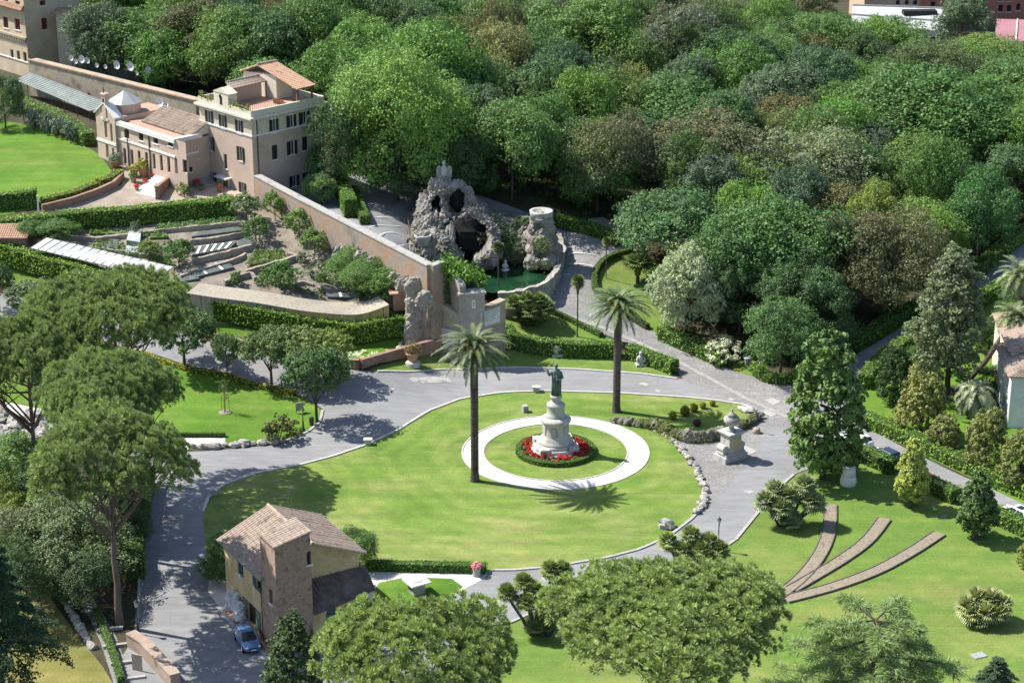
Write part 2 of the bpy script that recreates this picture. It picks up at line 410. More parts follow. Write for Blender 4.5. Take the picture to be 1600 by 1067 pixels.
def rock_moss(name, r1, r2, g, amt):
    b = NB(name); base = b.ramp(b.noise(.7, 6, .7), [(.3, r1), (.7, r2)]); base = b.mix(.5, base, b.ramp(b.noise(3.5, 4, .7), [(.3, (.4, .4, .4)), (.7, (1.1, 1.1, 1.1))]), 'MULTIPLY')
    base = b.mix(b.ramp(b.noise(.45, 5, .7), [(amt, (0, 0, 0)), (amt + .12, (1, 1, 1))]), base, g); b.bump(b.noise(4, 4, .7), .9, .12); return b.done(base, .95, .1)
M['fountain_rock'] = rock_moss('fountain_rock', (.13, .12, .105), (.46, .43, .39), (.085, .095, .045), .54)
M['mossy_rock'] = rock_moss('mossy_rock', (.12, .115, .10), (.32, .30, .27), (.05, .075, .025), .45)
M['mossy_rock2'] = rock_moss('mossy_bank_rock', (.16, .15, .13), (.34, .32, .29), (.075, .09, .03), .43)
wb_ = NB('pool_water'); wcol = wb_.ramp(wb_.noise(.35, 4, .6), [(.35, (.006, .030, .014)), (.6, (.012, .058, .024)), (.75, (.035, .07, .02))]); wb_.bump(wb_.noise(2.2, 3, .5), .15, .03); M['water'] = wb_.done(wcol, .08, .5)

M['blue_wood'] = mottled('blue_wood', (.05, .10, .13), (.09, .16, .19), 2, .6)
M['green_wood'] = mottled('green_wood', (.10, .16, .13), (.18, .25, .20), 2, .6)
M['tower_brick'] = mottled('tower_brick', (.17, .115, .085), (.44, .32, .25), 1.4, c3=(.29, .20, .15), fine=4, bump=.6)
M['brick_pale'] = mottled('pale_brick', (.30, .225, .175), (.44, .345, .28), .9, fine=6, bump=.3)
M['white_rock'] = mottled('white_rock', (.30, .29, .28), (.74, .73, .72), 1.6, c3=(.6, .59, .57), fine=5, bump=.8)
M['hall_roof'] = mottled('hall_roof', (.42, .43, .43), (.52, .53, .53), .15, .8, fine=1.2)
M['apricot'] = mottled('apricot_render', (.60, .40, .27), (.68, .49, .35), .2)
M['red_wall'] = mottled('red_render', (.42, .16, .12), (.50, .21, .16), .2)
M['purple'] = mottled('purple_sheet', (.36, .17, .20), (.43, .22, .25), .2, .6)
M['tyre'] = mottled('tyre', (.012, .012, .012), (.03, .03, .03), 3)
M['terra_pot'] = mottled('terracotta_pot', (.40, .22, .14), (.55, .36, .27), 1.6)
M['green_bin'] = mottled('green_bin', (.02, .16, .12), (.03, .22, .16), 2, .5)
M['strip_soil'] = mottled('strip_soil', (.14, .105, .08), (.30, .25, .20), 1.6, c3=(.16, .19, .08), fine=6, bump=.8)
M['edging'] = mottled('edging', (.10, .09, .08), (.19, .17, .15), 2)
M['lantern_glass'] = mottled('lantern_glass', (.45, .45, .42), (.6, .6, .56), 2, .3)
def paint(name, col, rough=.28):
    b = NB(name); m = b.done(col, rough, .5); b.p.inputs['Coat Weight'].default_value = .6; b.p.inputs['Coat Roughness'].default_value = .08; return m
M['blue_paint'] = paint('blue_paint', (.10, .19, .38)); M['navy_paint'] = paint('navy_paint', (.02, .03, .06)); M['white_paint'] = paint('white_car_paint', (.78, .78, .78)); M['red_paint'] = paint('red_paint', (.42, .02, .03))
M['terrace_tile'] = mottled('terrace_tile', (.44, .33, .26), (.56, .44, .36), .6, fine=4)
M['terrace_stone'] = mottled('terrace_stone', (.17, .14, .115), (.38, .33, .28), 1.6, c3=(.27, .23, .19), fine=5, bump=.6)
M['dry_grass'] = grass_mat('dry_grass', (.13, .15, .045), (.20, .19, .065), (.26, .235, .09), (.34, .29, .16), .6)
# ------------------------------------------------------------------ ground: one triangulation cut into surfaces
def pxpoly(pts, smooth=0):
    if smooth:
        pts = [tuple(p) for p in cr([Vector((a, b)) for a, b in pts], smooth, True)]
    return [Vector(P(a, b)).to_2d() for a, b in pts]
RING_T, RING_B = PZ(868, 648.5), PZ(868, 765)
RC = Vector(((RING_T.x + RING_B.x) / 2, (RING_T.y + RING_B.y) / 2)); RR = (RING_T.y - RING_B.y) / 2
def circ(cn, r, n=64): return [Vector((cn[0] + r * math.cos(2 * math.pi * k / n), cn[1] + r * math.sin(2 * math.pi * k / n))) for k in range(n)]
OVAL = [(320,832),(317,800),(326,776),(350,757),(400,739),(470,726),(520,713),(570,696),(620,673),(670,642),(720,623),(780,614),(860,611),(960,614),
        (1060,620),(1120,626),(1165,633),(1182,641),(1180,650),(1150,660),(1110,676),(1075,686),(1052,686),(1066,704),(1090,738),(1102,768),(1097,790),(1084,808),(1045,838),
        (1000,858),(950,871),(860,886),(800,891),(770,891),(570,886),(545,905),(360,905),(328,890)]
road_main = [(200,1090),(213,990),(218,920),(216,860),(226,790),(236,745),(228,722),(110,708),(-60,706),(-60,676),(60,688),(150,697),(280,706),(395,698),
    (440,692),(478,678),(500,660),(506,640),(478,622),(450,612),(360,592),(290,577),(200,548),(100,525),(-60,500),(-60,450),(60,470),(200,502),(330,535),
    (440,562),(545,577),(590,580),(640,581),(700,577),(800,574),(900,577),(1000,584),(1062,592),(1150,590),(1240,602),(1290,625),(1345,662),(1420,703),
    (1500,742),(1640,808),(1640,852),(1560,814),(1470,773),(1400,741),(1330,713),(1240,741),(1228,751),(1190,793),(1150,842),(1120,862),(1060,890),
    (990,915),(900,935),(845,950),(795,972),(740,1012),(690,1090)]
cob = [(1062,592),(1062,582),(1000,545),(945,522),(890,497),(860,482),(798,468),(790,452),(855,440),(872,415),(878,385),(868,362),(862,350),(925,370),(965,385),
    (985,392),(955,402),(934,415),(924,440),(934,462),(960,482),(1012,512),(1040,530),(1090,552),(1140,577),(1186,590),(1240,602),(1246,640),(1236,664),
    (1200,668),(1186,700),(1160,735),(1110,792),(1084,808),(1097,790),(1102,768),(1090,738),(1066,704),(1052,686),(1075,686),(1110,676),(1150,660),(1180,650),(1182,641),
    (1165,633),(1130,619),(1100,606)]
plaza = pxpoly([(560,270),(600,286),(700,296),(830,335),(880,352),(870,362),(830,352),(740,338),(690,330),(655,320),(634,330),(640,395),(646,410)]) + \
        [(p - gnrm * .8).to_2d() for p in reversed(GWL)]
SURF = [  # name, material key, polygon (later ones win)
    ('soil', 'soil', pxpoly([(40,372),(200,345),(370,330),(385,318),(420,330),(640,478),(652,486),(650,505),(610,500),(540,500),(300,462),(40,398)])),
    ('road', 'road', pxpoly(road_main, 3)),
    ('road', 'road', plaza),
    ('road', 'cobble', pxpoly(cob, 3)),
    ('road', 'road', pxpoly([(1300,640),(1320,585),(1340,545),(1430,495),(1520,440),(1600,380),(1690,325),(1690,375),(1600,434),(1530,472),(1425,532),(1370,572),(1342,600),(1345,645)])),
    ('lawn', 'lawn', pxpoly(OVAL, 3)),
    ('path', 'gravel', circ(RC, RR)),
    ('lawn', 'lawn', circ(RC, RR * .772)),
    ('flower_bed', 'soil', circ(RC, RR * .42)),
    ('gravel', 'gravel', pxpoly([(560,893),(600,893),(745,893),(776,895),(745,908),(718,924),(690,950),(640,985),(570,985),(560,950),(570,905)])),
    ('lawn', 'lush', pxpoly([(582,938),(588,914),(604,905),(640,902),(690,902.5),(715,905),(727,912),(716,922),(684,947),(620,975),(590,972)], 3)),
    ('gravel', 'gravel', pxpoly([(322,908),(345,895),(400,890),(420,960),(385,985),(365,972),(345,950),(325,926)])),
    ('paving', 'terracotta', pxpoly([(343,950),(356,946),(440,1018),(430,1034),(380,995)])),
    ('lawn', 'lawn_right', pxpoly([(1240,743),(1330,715),(1400,743),(1470,775),(1560,816),(1660,862),(1660,1120),(690,1120),(742,1012),(797,974),(846,952),(900,937),(990,917),(1060,892),(1120,864),(1152,844),(1190,795),(1228,753)], 3)),
    ('lawn', 'lush', pxpoly([(-60,503),(100,527),(200,550),(290,579),(360,594),(450,614),(478,624),(504,642),(498,660),(476,676),(440,690),(400,694),(352,697),(240,703),(190,697),(150,690),(60,665),(-60,640)], 3)),
    ('gravel', 'gravel', pxpoly([(275,684),(352,684),(354,697),(282,703)])),
    ('gravel', 'gravel', pxpoly([(-20,622),(40,634),(80,642),(110,662),(95,672),(40,652),(-20,645)])),
    ('lawn', 'lush', pxpoly([(-60,440),(60,468),(200,500),(330,533),(440,560),(545,575),(565,573),(690,537),(652,505),(540,532),(280,490),(200,462),(-60,392)], 3)),
    ('lawn', 'lawn_right', pxpoly([(576,579),(600,570),(640,560),(680,548),(700,552),(790,548),(800,546),(900,552),(985,552),(1062,590),(1000,583),(900,576),(800,573),(700,576),(640,580)], 3)),
    ('lawn', 'lawn_right', pxpoly([(795,472),(862,486),(890,500),(942,525),(975,542),(870,545),(800,528),(780,505)], 3)),
    ('lawn', 'lawn_right', pxpoly([(936,463),(927,440),(936,417),(957,404),(985,397),(1010,400),(1060,440),(1060,490),(1040,527),(1012,511),(962,480)], 3)),
    ('lawn', 'lawn_right', pxpoly([(1140,576),(1165,560),(1190,538),(1215,520),(1228,530),(1205,560),(1187,588)], 3)),
    ('lawn', 'lush', pxpoly([(1346,658),(1352,606),(1440,600),(1600,670),(1680,700),(1680,815),(1500,738),(1420,699)], 3)),
    ('lawn', 'lush', pxpoly([(-60,175),(0,188),(60,200),(140,232),(165,255),(175,275),(150,292),(60,324),(-60,330)], 3)),
    ('drive', 'sandy', pxpoly([(40,340),(100,322),(160,302),(192,288),(192,262),(150,235),(210,250),(290,280),(330,300),(385,312),(372,322),(200,338),(40,352)])),
    ('terrace', 'terrace_tile', pxpoly([(292,300),(300,290),(318,280),(350,284),(404,303),(385,316),(330,313)])),
    ('lawn', 'lush', pxpoly([(1442,545),(1535,482),(1620,432),(1680,430),(1680,560),(1560,605),(1440,600),(1385,590)])),
    ('terrace', 'sandy', pxpoly([(634,332),(655,320),(720,335),(700,395),(642,396)])),
    ('path', 'sandy', pxpoly([(905,345),(940,338),(975,360),(1005,388),(985,397),(962,390),(935,365)])),
    ('path', 'cobble', pxpoly([(120,930),(140,925),(180,990),(205,1060),(225,1090),(185,1090),(158,1005),(140,965)])),
    ('ground', 'dry_grass', pxpoly([(30,900),(60,905),(115,985),(160,1040),(190,1090),(0,1090),(0,960)])),
]
def build_ground():
    vs, faces, edges = [], [], []
    for _, _, poly in SURF:
        o = len(vs); ar = sum(a.x * b.y - b.x * a.y for a, b in zip(poly, poly[1:] + poly[:1]))
        if ar < 0: poly = poly[::-1]
        ring = resample(poly + [poly[0]], 2.5)[:-1]
        if (ring[-1] - ring[0]).length < .6: ring = ring[:-1]
        vs += [Vector(p) for p in ring]; faces.append(list(range(o, o + len(ring))))
    for s_ in (.62, -.62):
        o = len(vs); vs += [(p + gnrm * s_).to_2d() for p in GWL]
        edges += [(o + i, o + i + 1) for i in range(len(GWL) - 1)]
    rng = random.Random(3)
    for (x0, x1, y0, y1, st) in ((-120, 120, 120, 330, 2.6), (-180, 180, 330, 480, 7.0), (-400, 400, 60, 900, 40.0)):
        y = y0
        while y <= y1:
            x = x0
            while x <= x1:
                inside = (st > 30 and -182 < x < 182 and 118 < y < 482) or (st == 7.0 and False)
                if not inside: vs.append(Vector((x + rng.uniform(-.1, .1), y + rng.uniform(-.1, .1))))
                x += st
            y += st
    for x in (-180, 180):
        for y in range(120, 330, 12): vs.append(Vector((x, y)))
    r = geometry.delaunay_2d_cdt(vs, edges, faces, 0, 1e-4)
    ov, of, fo = r[0], r[2], r[5]
    z = TA(np.array([(p.x, p.y) for p in ov]))
    groups = {}
    for f, orig in zip(of, fo):
        k = max(orig) if len(orig) else -1
        groups.setdefault(k, []).append(f)
    for k, fs in sorted(groups.items()):
        name, mat = ('ground', 'forest_floor') if k < 0 else SURF[k][:2]
        idx = sorted({i for f in fs for i in f}); mp = {i: j for j, i in enumerate(idx)}
        mb = MB(); mb.v = [(ov[i].x, ov[i].y, float(z[i])) for i in idx]; mb.f = [tuple(mp[i] for i in f) for f in fs]
        o = mb.build(name, M[mat], smooth=True); o['kind'] = 'structure'
        me = o.data
        if len(me.polygons) and me.polygons[0].normal.z < 0: me.flip_normals()
build_ground()
def sweep(pts, prof, name, mat, parent=None, closed=False, smooth=False, drape=True):
    """sweep a profile [(offset, height)...] along 2D points, on the ground"""
    n = len(pts); m = len(prof); mb = MB()
    zs = TA(np.array([(p[0], p[1]) for p in pts])) if drape else [p[2] for p in pts]
    vs = []
    for i, p in enumerate(pts):
        a = pts[(i - 1) % n] if closed or i > 0 else pts[i]; b = pts[(i + 1) % n] if closed or i < n - 1 else pts[i]
        d = Vector((b[0] - a[0], b[1] - a[1])).normalized(); nn = Vector((-d.y, d.x))
        for o, h in prof: vs.append((p[0] + nn.x * o, p[1] + nn.y * o, zs[i] + h))
    fs = []
    for i in range(n if closed else n - 1):
        j = (i + 1) % n
        for k in range(m): fs.append((i * m + k, j * m + k, j * m + (k + 1) % m, i * m + (k + 1) % m))
    if not closed: fs += [tuple(range(m)), tuple(range((n - 1) * m + m - 1, (n - 1) * m - 1, -1))]
    mb.add(vs, fs); o = mb.build(name, mat, parent, smooth)
    bm = bmesh.new(); bm.from_mesh(o.data); bmesh.ops.recalc_face_normals(bm, faces=bm.faces); bm.to_mesh(o.data); bm.free()
    return o
KP = [(-.16, -.3), (.16, -.3), (.16, .12), (-.16, .12)]
def kerb(px, closed=False, mat='kerb'):
    pts = resample([Vector(P(*q)).to_2d() for q in px], 1.2)
    o = sweep(pts, KP, 'kerb', M[mat], closed=closed); o['kind'] = 'structure'
kerb(OVAL[1:18]); kerb([(1097,790),(1084,808),(1045,838),(1000,858),(950,871),(860,886),(800,891),(770,891)], mat='stone_grey')
kerb([(590,580),(640,581),(700,577),(800,574),(900,577),(1000,584),(1060,592)])
kerb([(1240,742),(1228,752),(1190,794),(1150,843),(1120,863),(1060,891),(990,916),(900,936),(845,951),(797,973)], mat='stone_grey')
kerb([(504,641),(500,660),(478,677),(440,691),(400,696)], mat='stone_grey')
kerb([(213,990),(218,920),(216,860),(226,790),(236,745)], mat='stone_grey')
kerb([(343,950),(380,995),(432,1036)], mat='kerb')
for r_ in (1.0, .772):
    o = sweep(circ(RC, RR * r_, 96), [(-.08, -.2), (.08, -.2), (.08, .07), (-.08, .07)], 'kerb', M['kerb'], closed=True); o['kind'] = 'structure'
# parking lines, manhole covers and a repaired patch: thin sheets lying on the road
def sheet(name, px, mat, h=.035):
    mb = MB(); q = [P(*a) for a in px]; mb.add([up(p, h) for p in q], [tuple(range(len(q)))]); o = mb.build(name, M[mat])
    if o.data.polygons[0].normal.z < 0: o.data.flip_normals()
    o['kind'] = 'structure'; return o
def pline(a, b, wd=.16):
    A, B = P(*a), P(*b); d = (B - A); n = Vector((-d.y, d.x, 0)).normalized() * wd / 2; n_ = 6; mb = MB()
    vs = []
    for i in range(n_ + 1):
        q = A.lerp(B, i / n_)
        for s in (-1, 1):
            k = q + n * s; vs.append((k.x, k.y, T(k.x, k.y) + .04))
    mb.add(vs, [(2 * i, 2 * i + 1, 2 * i + 3, 2 * i + 2) for i in range(n_)]); o = mb.build('parking_line', M['white_line']); o['kind'] = 'structure'
    if o.data.polygons[0].normal.z < 0: o.data.flip_normals()
for a, b in [((572,341),(624,340)),((576,356),(626,354)),((590,369),(630,368)),((616,384),(632,383)),((880,381),(908,374)),((888,397),(931,399)),((886,413),(927,416)),((880,429),(892,430))]: pline(a, b)
for x, y, s in [(648,593,10),(1207,627,14),(1203,644,17),(1166,704,18),(1170,768,9),(1142,624,7),(790,919,12),(1028,611,6),(1006,601,9),(862,451,9),(855,463,12),(120,0,0)][:11]:
    sheet('manhole_cover', [(x - s, y - s * .1), (x - s * .1, y - s * .42), (x + s, y + s * .05), (x + s * .1, y + s * .45)], 'stone_grey')
sheet('road_patch', [(576,613),(600,604),(618,608),(592,618)], 'kerb')
sheet('road_patch', [(654,590),(700,586),(706,597),(660,599)], 'stone_grey', .02)
sheet('drain_cover', [(905,886),(911,883),(940,906),(934,908)], 'stone_grey')
# lighter line of setts along the cobbled road
def cline(px, wd):
    pts = resample([Vector(P(*q)).to_2d() for q in px], 1.5); mb = MB(); vs = []
    for i, p in enumerate(pts):
        d = (pts[min(i + 1, len(pts) - 1)] - pts[max(i - 1, 0)]).normalized()
        for s in (-1, 1):
            q = (p.x - d.y * s * wd / 2, p.y + d.x * s * wd / 2); vs.append((q[0], q[1], T(*q) + .05))
    mb.add(vs, [(2 * i, 2 * i + 1, 2 * i + 3, 2 * i + 2) for i in range(len(pts) - 1)]); o = mb.build('paving_strip', M['sett']); o['kind'] = 'structure'
    if o.data.polygons[0].normal.z < 0: o.data.flip_normals()
M['sett'] = mottled('sett', (.26, .255, .25), (.40, .39, .38), 1.5, fine=5)
cline([(865,485),(890,494),(930,508),(1000,536),(1062,566),(1110,592),(1170,625),(1236,655)], .7)
# ------------------------------------------------------------------ plant generators (unit plants, copied later)
def unit(v): return v / (np.linalg.norm(v, axis=-1, keepdims=True) + 1e-9)
def rdir(rs, n): return unit(rs.normal(size=(n, 3)))
def leaf_quads(pos, nrm, size, rs, aspect=.55, tdir=None):
    n = len(pos); nrm = unit(nrm)
    t = tdir if tdir is not None else rs.normal(size=(n, 3))
    t = unit(t - nrm * (t * nrm).sum(1, keepdims=True)); b = np.cross(nrm, t)
    s = np.asarray(size).reshape(-1, 1) * np.ones((n, 1))
    v = np.stack([pos - t * s, pos + b * s * aspect, pos + t * s, pos - b * s * aspect], 1).reshape(-1, 3)
    return v, np.arange(4 * n).reshape(n, 4)
def capdirs(rs, n, zmin, jit):
    i = np.arange(n) + .5; z = 1 - i / n * (1 - zmin); a = i * 2.399963; r = np.sqrt(np.maximum(0, 1 - z * z))
    d = unit(np.stack([r * np.cos(a), r * np.sin(a), z], 1) + rs.normal(size=(n, 3)) * jit); d[:, 2] = np.maximum(d[:, 2], zmin); return unit(d)
def lobes_ellipsoid(rs, n, R, Rz, zc, rl=(.28, .42), zmin=-.5, flat=1.0, inner=.72, jit=.30):
    d = capdirs(rs, n, zmin, jit)
    r = rs.uniform(*rl, size=len(d)) * R
    c_ = d * np.array([R, R, Rz]) * (inner + rs.uniform(-.16, .14, size=(len(d), 1))); c_[:, 2] += zc
    return c_, r, d
def crown_leaves(rs, cen, rad, out, npl, leaf, zsq=.85, up_bias=.3, jitter=.45, puff=.40, per=18):
    """leaves in puffs that sit on the outer side of every lobe"""
    P_, N_, S_, T_ = [], [], [], []
    for c0, r, o in zip(cen, rad, out):
        m = max(4, int(npl / per * (r / rad.mean()) ** 2)); d = rdir(rs, m * 3)
        keep = (d @ unit((o + np.array([0, 0, .55]))[None])[0]) > rs.uniform(-.85, .25, size=len(d)); d = d[keep][:m]; m = len(d)
        k = 1 + .25 * rs.normal(size=(m, 1)); q = c0 + d * np.array([r, r, r * zsq]) * np.clip(k, .45, 1.45)
        lt = rs.uniform(0, .3)
        pr = r * puff * rs.uniform(.6, 1.3, size=m); e = rdir(rs, m * per).reshape(m, per, 3)
        ax = unit(d + np.array([0, 0, .7]))[:, None]; dt = (e * ax).sum(-1, keepdims=True); e = np.where(dt < -.25, e - 2 * dt * ax, e)
        pos = q[:, None] + e * pr[:, None, None] * rs.uniform(.55, 1.1, size=(m, per, 1)) * np.array([1, 1, .8])
        P_.append(pos.reshape(-1, 3)); N_.append((e + ax * .35 + rs.normal(size=e.shape) * jitter + np.array([0, 0, up_bias])).reshape(-1, 3))
        S_.append(leaf * rs.uniform(.6, 1.3, size=m * per)); T_.append(np.repeat(lt + rs.uniform(0, .25, size=m), per) + rs.uniform(0, .35, size=m * per))
    return np.concatenate(P_), np.concatenate(N_), np.concatenate(S_), np.concatenate(T_)
def trunk_obj(root, h, r, limbs, seed, mat='bark', lean=0.0, top=.95, name='trunk'):
    rg = random.Random(seed); mb = MB(); n = 7
    path = [Vector((lean * h * (k / n) ** 1.3 + rg.uniform(-.05, .05) * h * .2, rg.uniform(-.02, .02) * h * .5, -.4 + (h * top + .4) * k / n)) for k in range(n + 1)]
    rad = [r * (1.25 if k == 0 else 1 - .72 * k / n) for k in range(n + 1)]
    mb.tube(path, rad, 8)
    for L in limbs:                                  # (start fraction, end point)
        a = path[0].lerp(path[-1], L[0]); i = min(int(L[0] * n), n - 1); a = path[i].lerp(path[i + 1], L[0] * n - i)
        e = Vector(L[1]); m1 = a.lerp(e, .45) + Vector((0, 0, (e - a).length * .06 * rg.uniform(-1, 1.5))); rr = r * (1 - .72 * L[0]) * .55
        mb.tube([a, a.lerp(m1, .5), m1, m1.lerp(e, .55), e], [rr, rr * .8, rr * .62, rr * .4, rr * .16], 6)
        for q in range(2):
            e2 = m1 + (e - m1).length * Vector((rg.uniform(-.7, .7), rg.uniform(-.7, .7), rg.uniform(.2, .9)))
            mb.tube([m1, m1.lerp(e2, .5), e2], [rr * .45, rr * .3, rr * .1], 5)
    return mb.build(name, M[mat], root, True)
def mk_broadleaf(kind, H, R, zlo, nl, npl, leaf, seed, zmin=-.55, rl=(.26, .42), shape=None, mat='leaf', trunk_r=.3, jitter=.55, bark='bark', inner=.72):
    rs = np.random.RandomState(seed); root = thing(kind, '', 'tree')
    Rz = (H - zlo) / 2; zc = (H + zlo) / 2
    cen, rad, out = lobes_ellipsoid(rs, nl, R, Rz, zc, rl, zmin, inner=inner, jit=.30 if shape is None else .07)
    if shape is not None:
        for i in range(len(cen)):
            k = shape((cen[i, 2] - zlo) / (H - zlo)); cen[i, :2] *= k / max(.25, math.sqrt(max(.02, 1 - ((cen[i, 2] - zc) / Rz) ** 2))); rad[i] *= .55 + .45 * k
    p, n, s, t = crown_leaves(rs, cen, rad, out, npl, leaf, jitter=jitter)
    p[:, 2] = np.maximum(p[:, 2], .15)
    v, f = leaf_quads(p, n, s, rs)
    o = np_mesh('crown', v, f, M[mat], root, {'tone': np.repeat(t, 4)}); o['leafy'] = 1
    idx = rs.permutation(len(cen))[:9]
    trunk_obj(root, zc, trunk_r, [(rs.uniform(.35, .95), tuple(cen[i] * .93)) for i in idx], seed, bark)
    root['H'] = H; root['R'] = R
    return root
def tufts(rs, cen, axis, length, nb, width, spread=.9):
    n = len(cen); c3 = np.repeat(cen, nb, 0); ax = np.repeat(unit(axis), nb, 0)
    d = unit(ax + rs.normal(size=(n * nb, 3)) * spread); L = length * rs.uniform(.7, 1.2, size=(n * nb, 1))
    nr = np.cross(d, rs.normal(size=d.shape)); nr = unit(nr); b = np.cross(nr, d)
    v = np.stack([c3, c3 + d * L * .5 + b * width, c3 + d * L, c3 + d * L * .5 - b * width], 1).reshape(-1, 3)
    return v, np.arange(4 * n * nb).reshape(-1, 4)
def mk_pine(kind, H, R, thick, nl, ntuft, seed, lean=0.0, rl=(.15, .25), tl=.42):
    """umbrella pine: flat domed crown of needle tufts carried on spreading limbs"""
    rs = np.random.RandomState(seed); root = thing(kind, '', 'tree'); cx = lean * H
    d = capdirs(rs, nl, -.1, .1)
    d[:, 2] *= .95
    irr = 1 + .13 * np.sin(np.arctan2(d[:, 1], d[:, 0]) * 3 + seed) + rs.uniform(-.08, .06, size=len(d))
    cen = d * np.array([R * .84, R * .84, thick * .8]) * irr[:, None]; cen[:, 0] += cx; cen[:, 2] += H - thick
    rad = rs.uniform(*rl, size=len(d)) * R
    V, Fc, tn = [], [], []; per = 44
    for c0, r, o in zip(cen, rad, d):
        m = max(6, int(ntuft * .5 * (r / rad.mean()) ** 2)); q = rdir(rs, m * 3)
        q = q[q[:, 2] > rs.uniform(-.6, .2, size=len(q))][:m]; m = len(q)
        pc = c0 + q * np.array([r, r, r * .6]) * rs.uniform(.78, 1.12, size=(m, 1))
        ax = unit(q * .7 + np.array([0, 0, .8]))[:, None]; e = rdir(rs, m * per).reshape(m, per, 3); e = unit(e + ax * 1.0)
        pr = tl * rs.uniform(.7, 1.25, size=(m, 1, 1)); tip = pc[:, None] + e * pr; root_ = pc[:, None] + e * pr * .25
        sd = unit(np.cross(e.reshape(-1, 3), (ax + e * .2 + rs.normal(size=e.shape) * .25).reshape(-1, 3))).reshape(m, per, 3) * .044
        mid = (tip + root_) / 2
        V.append(np.stack([root_, mid + sd, tip, mid - sd], 2).reshape(-1, 3)); tn.append(np.repeat(rs.uniform(0, .3) + rs.uniform(0, .4, size=m), per) + rs.uniform(0, .25, size=m * per))
    v = np.concatenate(V); f = np.arange(len(v)).reshape(-1, 4)
    o = np_mesh('crown', v, f, M['needle'], root, {'tone': np.repeat(np.concatenate(tn), 4)}); o['leafy'] = 1
    far = np.argsort(-np.hypot(cen[:, 0] - cx, cen[:, 1]))[:26]
    trunk_obj(root, H - thick * .75, .42, [(rs.uniform(.52, .9), (cen[i, 0] * .96, cen[i, 1] * .96, cen[i, 2] - .35)) for i in far], seed, 'pine_bark', lean * H / (H - thick * .75) if lean else 0.0, .98)
    root['H'] = H; root['R'] = R
    return root
def frond_arrays(rs, L, nleaf, leaflet, droop, az, el, base, twist=0.0, fold=.55, width=.035):
    """one feather frond as leaflets; returns verts, faces"""
    k = np.linspace(0, 1, nleaf); e = el - droop * k ** 1.3
    dx = np.cos(e); dz = np.sin(e); r = np.concatenate([[0], np.cumsum(dx[:-1])]) * L / nleaf; z = np.concatenate([[0], np.cumsum(dz[:-1])]) * L / nleaf
    ca, sa = math.cos(az), math.sin(az); p = np.stack([r * ca, r * sa, z], 1) + base
    tan = np.stack([dx * ca, dx * sa, dz], 1); side = np.array([-sa, ca, 0.0]); nr = np.cross(tan, side); nr *= np.sign(nr[:, 2:3] + 1e-6) * 1.0
    ll = leaflet * np.sin(np.pi * np.clip(.12 + .86 * k, 0, 1)) ** .6
    V = []
    for s in (-1, 1):
        d = unit(side * s * .85 + tan * .55 + nr * fold * .5 + np.array([0, 0, -.12]) + rs.normal(size=p.shape) * .1)
        a = p - tan * width * 1.6; b = p + tan * width * 1.6; m = p + d * (ll * .55)[:, None] + tan * width; t = p + d * ll[:, None] + np.array([0, 0, -.10]) * ll[:, None]
        V.append(np.stack([a, b, t + tan * width * .4, t - tan * width * .4], 1))
    rw = .035 * (1 - .8 * k)
    q = np.stack([p - side * rw[:, None], p + side * rw[:, None]], 1)
    rib = np.stack([q[:-1, 0], q[:-1, 1], q[1:, 1], q[1:, 0]], 1)
    v = np.concatenate(V + [rib]).reshape(-1, 3)
    return v
def mk_date_palm(kind, H, nf, L, seed, trunk_r=.36, fruit=True, leaflet=.75, droop=1.7, mat='frond'):
    rs = np.random.RandomState(seed); root = thing(kind, '', 'palm tree'); vs, tn = [], []
    for i in range(nf):
        u = (i + .5) / nf; el = math.radians(80 - 108 * u ** 1.0) ; az = i * 2.39996 + rs.uniform(-.2, .2)
        l = L * rs.uniform(.88, 1.08) * (.72 + .28 * min(1, u * 2.5))
        v = frond_arrays(rs, l, 42, leaflet, droop * (1.05 - .45 * u) * rs.uniform(.85, 1.15), az, el, np.array([0, 0, H + .5 * (1 - u)]))
        vs.append(v); tn.append(np.full(len(v), rs.uniform(.15, .75) - .25 * (u > .8)))
    v = np.concatenate(vs); f = np.arange(len(v)).reshape(-1, 4)
    o = np_mesh('crown', v, f, M[mat], root, {'tone': np.concatenate(tn)}); o['leafy'] = 1
    mb = MB(); n = 60; mb.tube([Vector((0, 0, -.3 + (H + .3) * k / n)) for k in range(n + 1)], [trunk_r * ((1.35 - .35 * min(1, k / 5)) if k < 5 else 1.0) * (1.0 + .05 * (k % 2)) * (1.28 if k > n - 5 else 1) for k in range(n + 1)], 12)
    mb.build('trunk', M['palm_bark'], root, True)
    if fruit:
        for i in range(7):
            m2 = MB(); a = i * .9 + .3; rg = random.Random(i)
            for q in range(16):
                aa = a + rg.uniform(-.28, .28); r0 = rg.uniform(.55, 1.0); m2.ball((math.cos(aa) * r0, math.sin(aa) * r0, H + rg.uniform(-.15, .65)), rg.uniform(.12, .22), 6, 4)
            m2.build('date_cluster', M['dates'], root, True)
    root['H'] = H; root['R'] = L
    return root
M['dates'] = mottled('dates', (.42, .22, .06), (.60, .38, .12), 3)
M['dead_frond'] = mottled('dead_frond', (.10, .07, .04), (.26, .19, .10), 3)
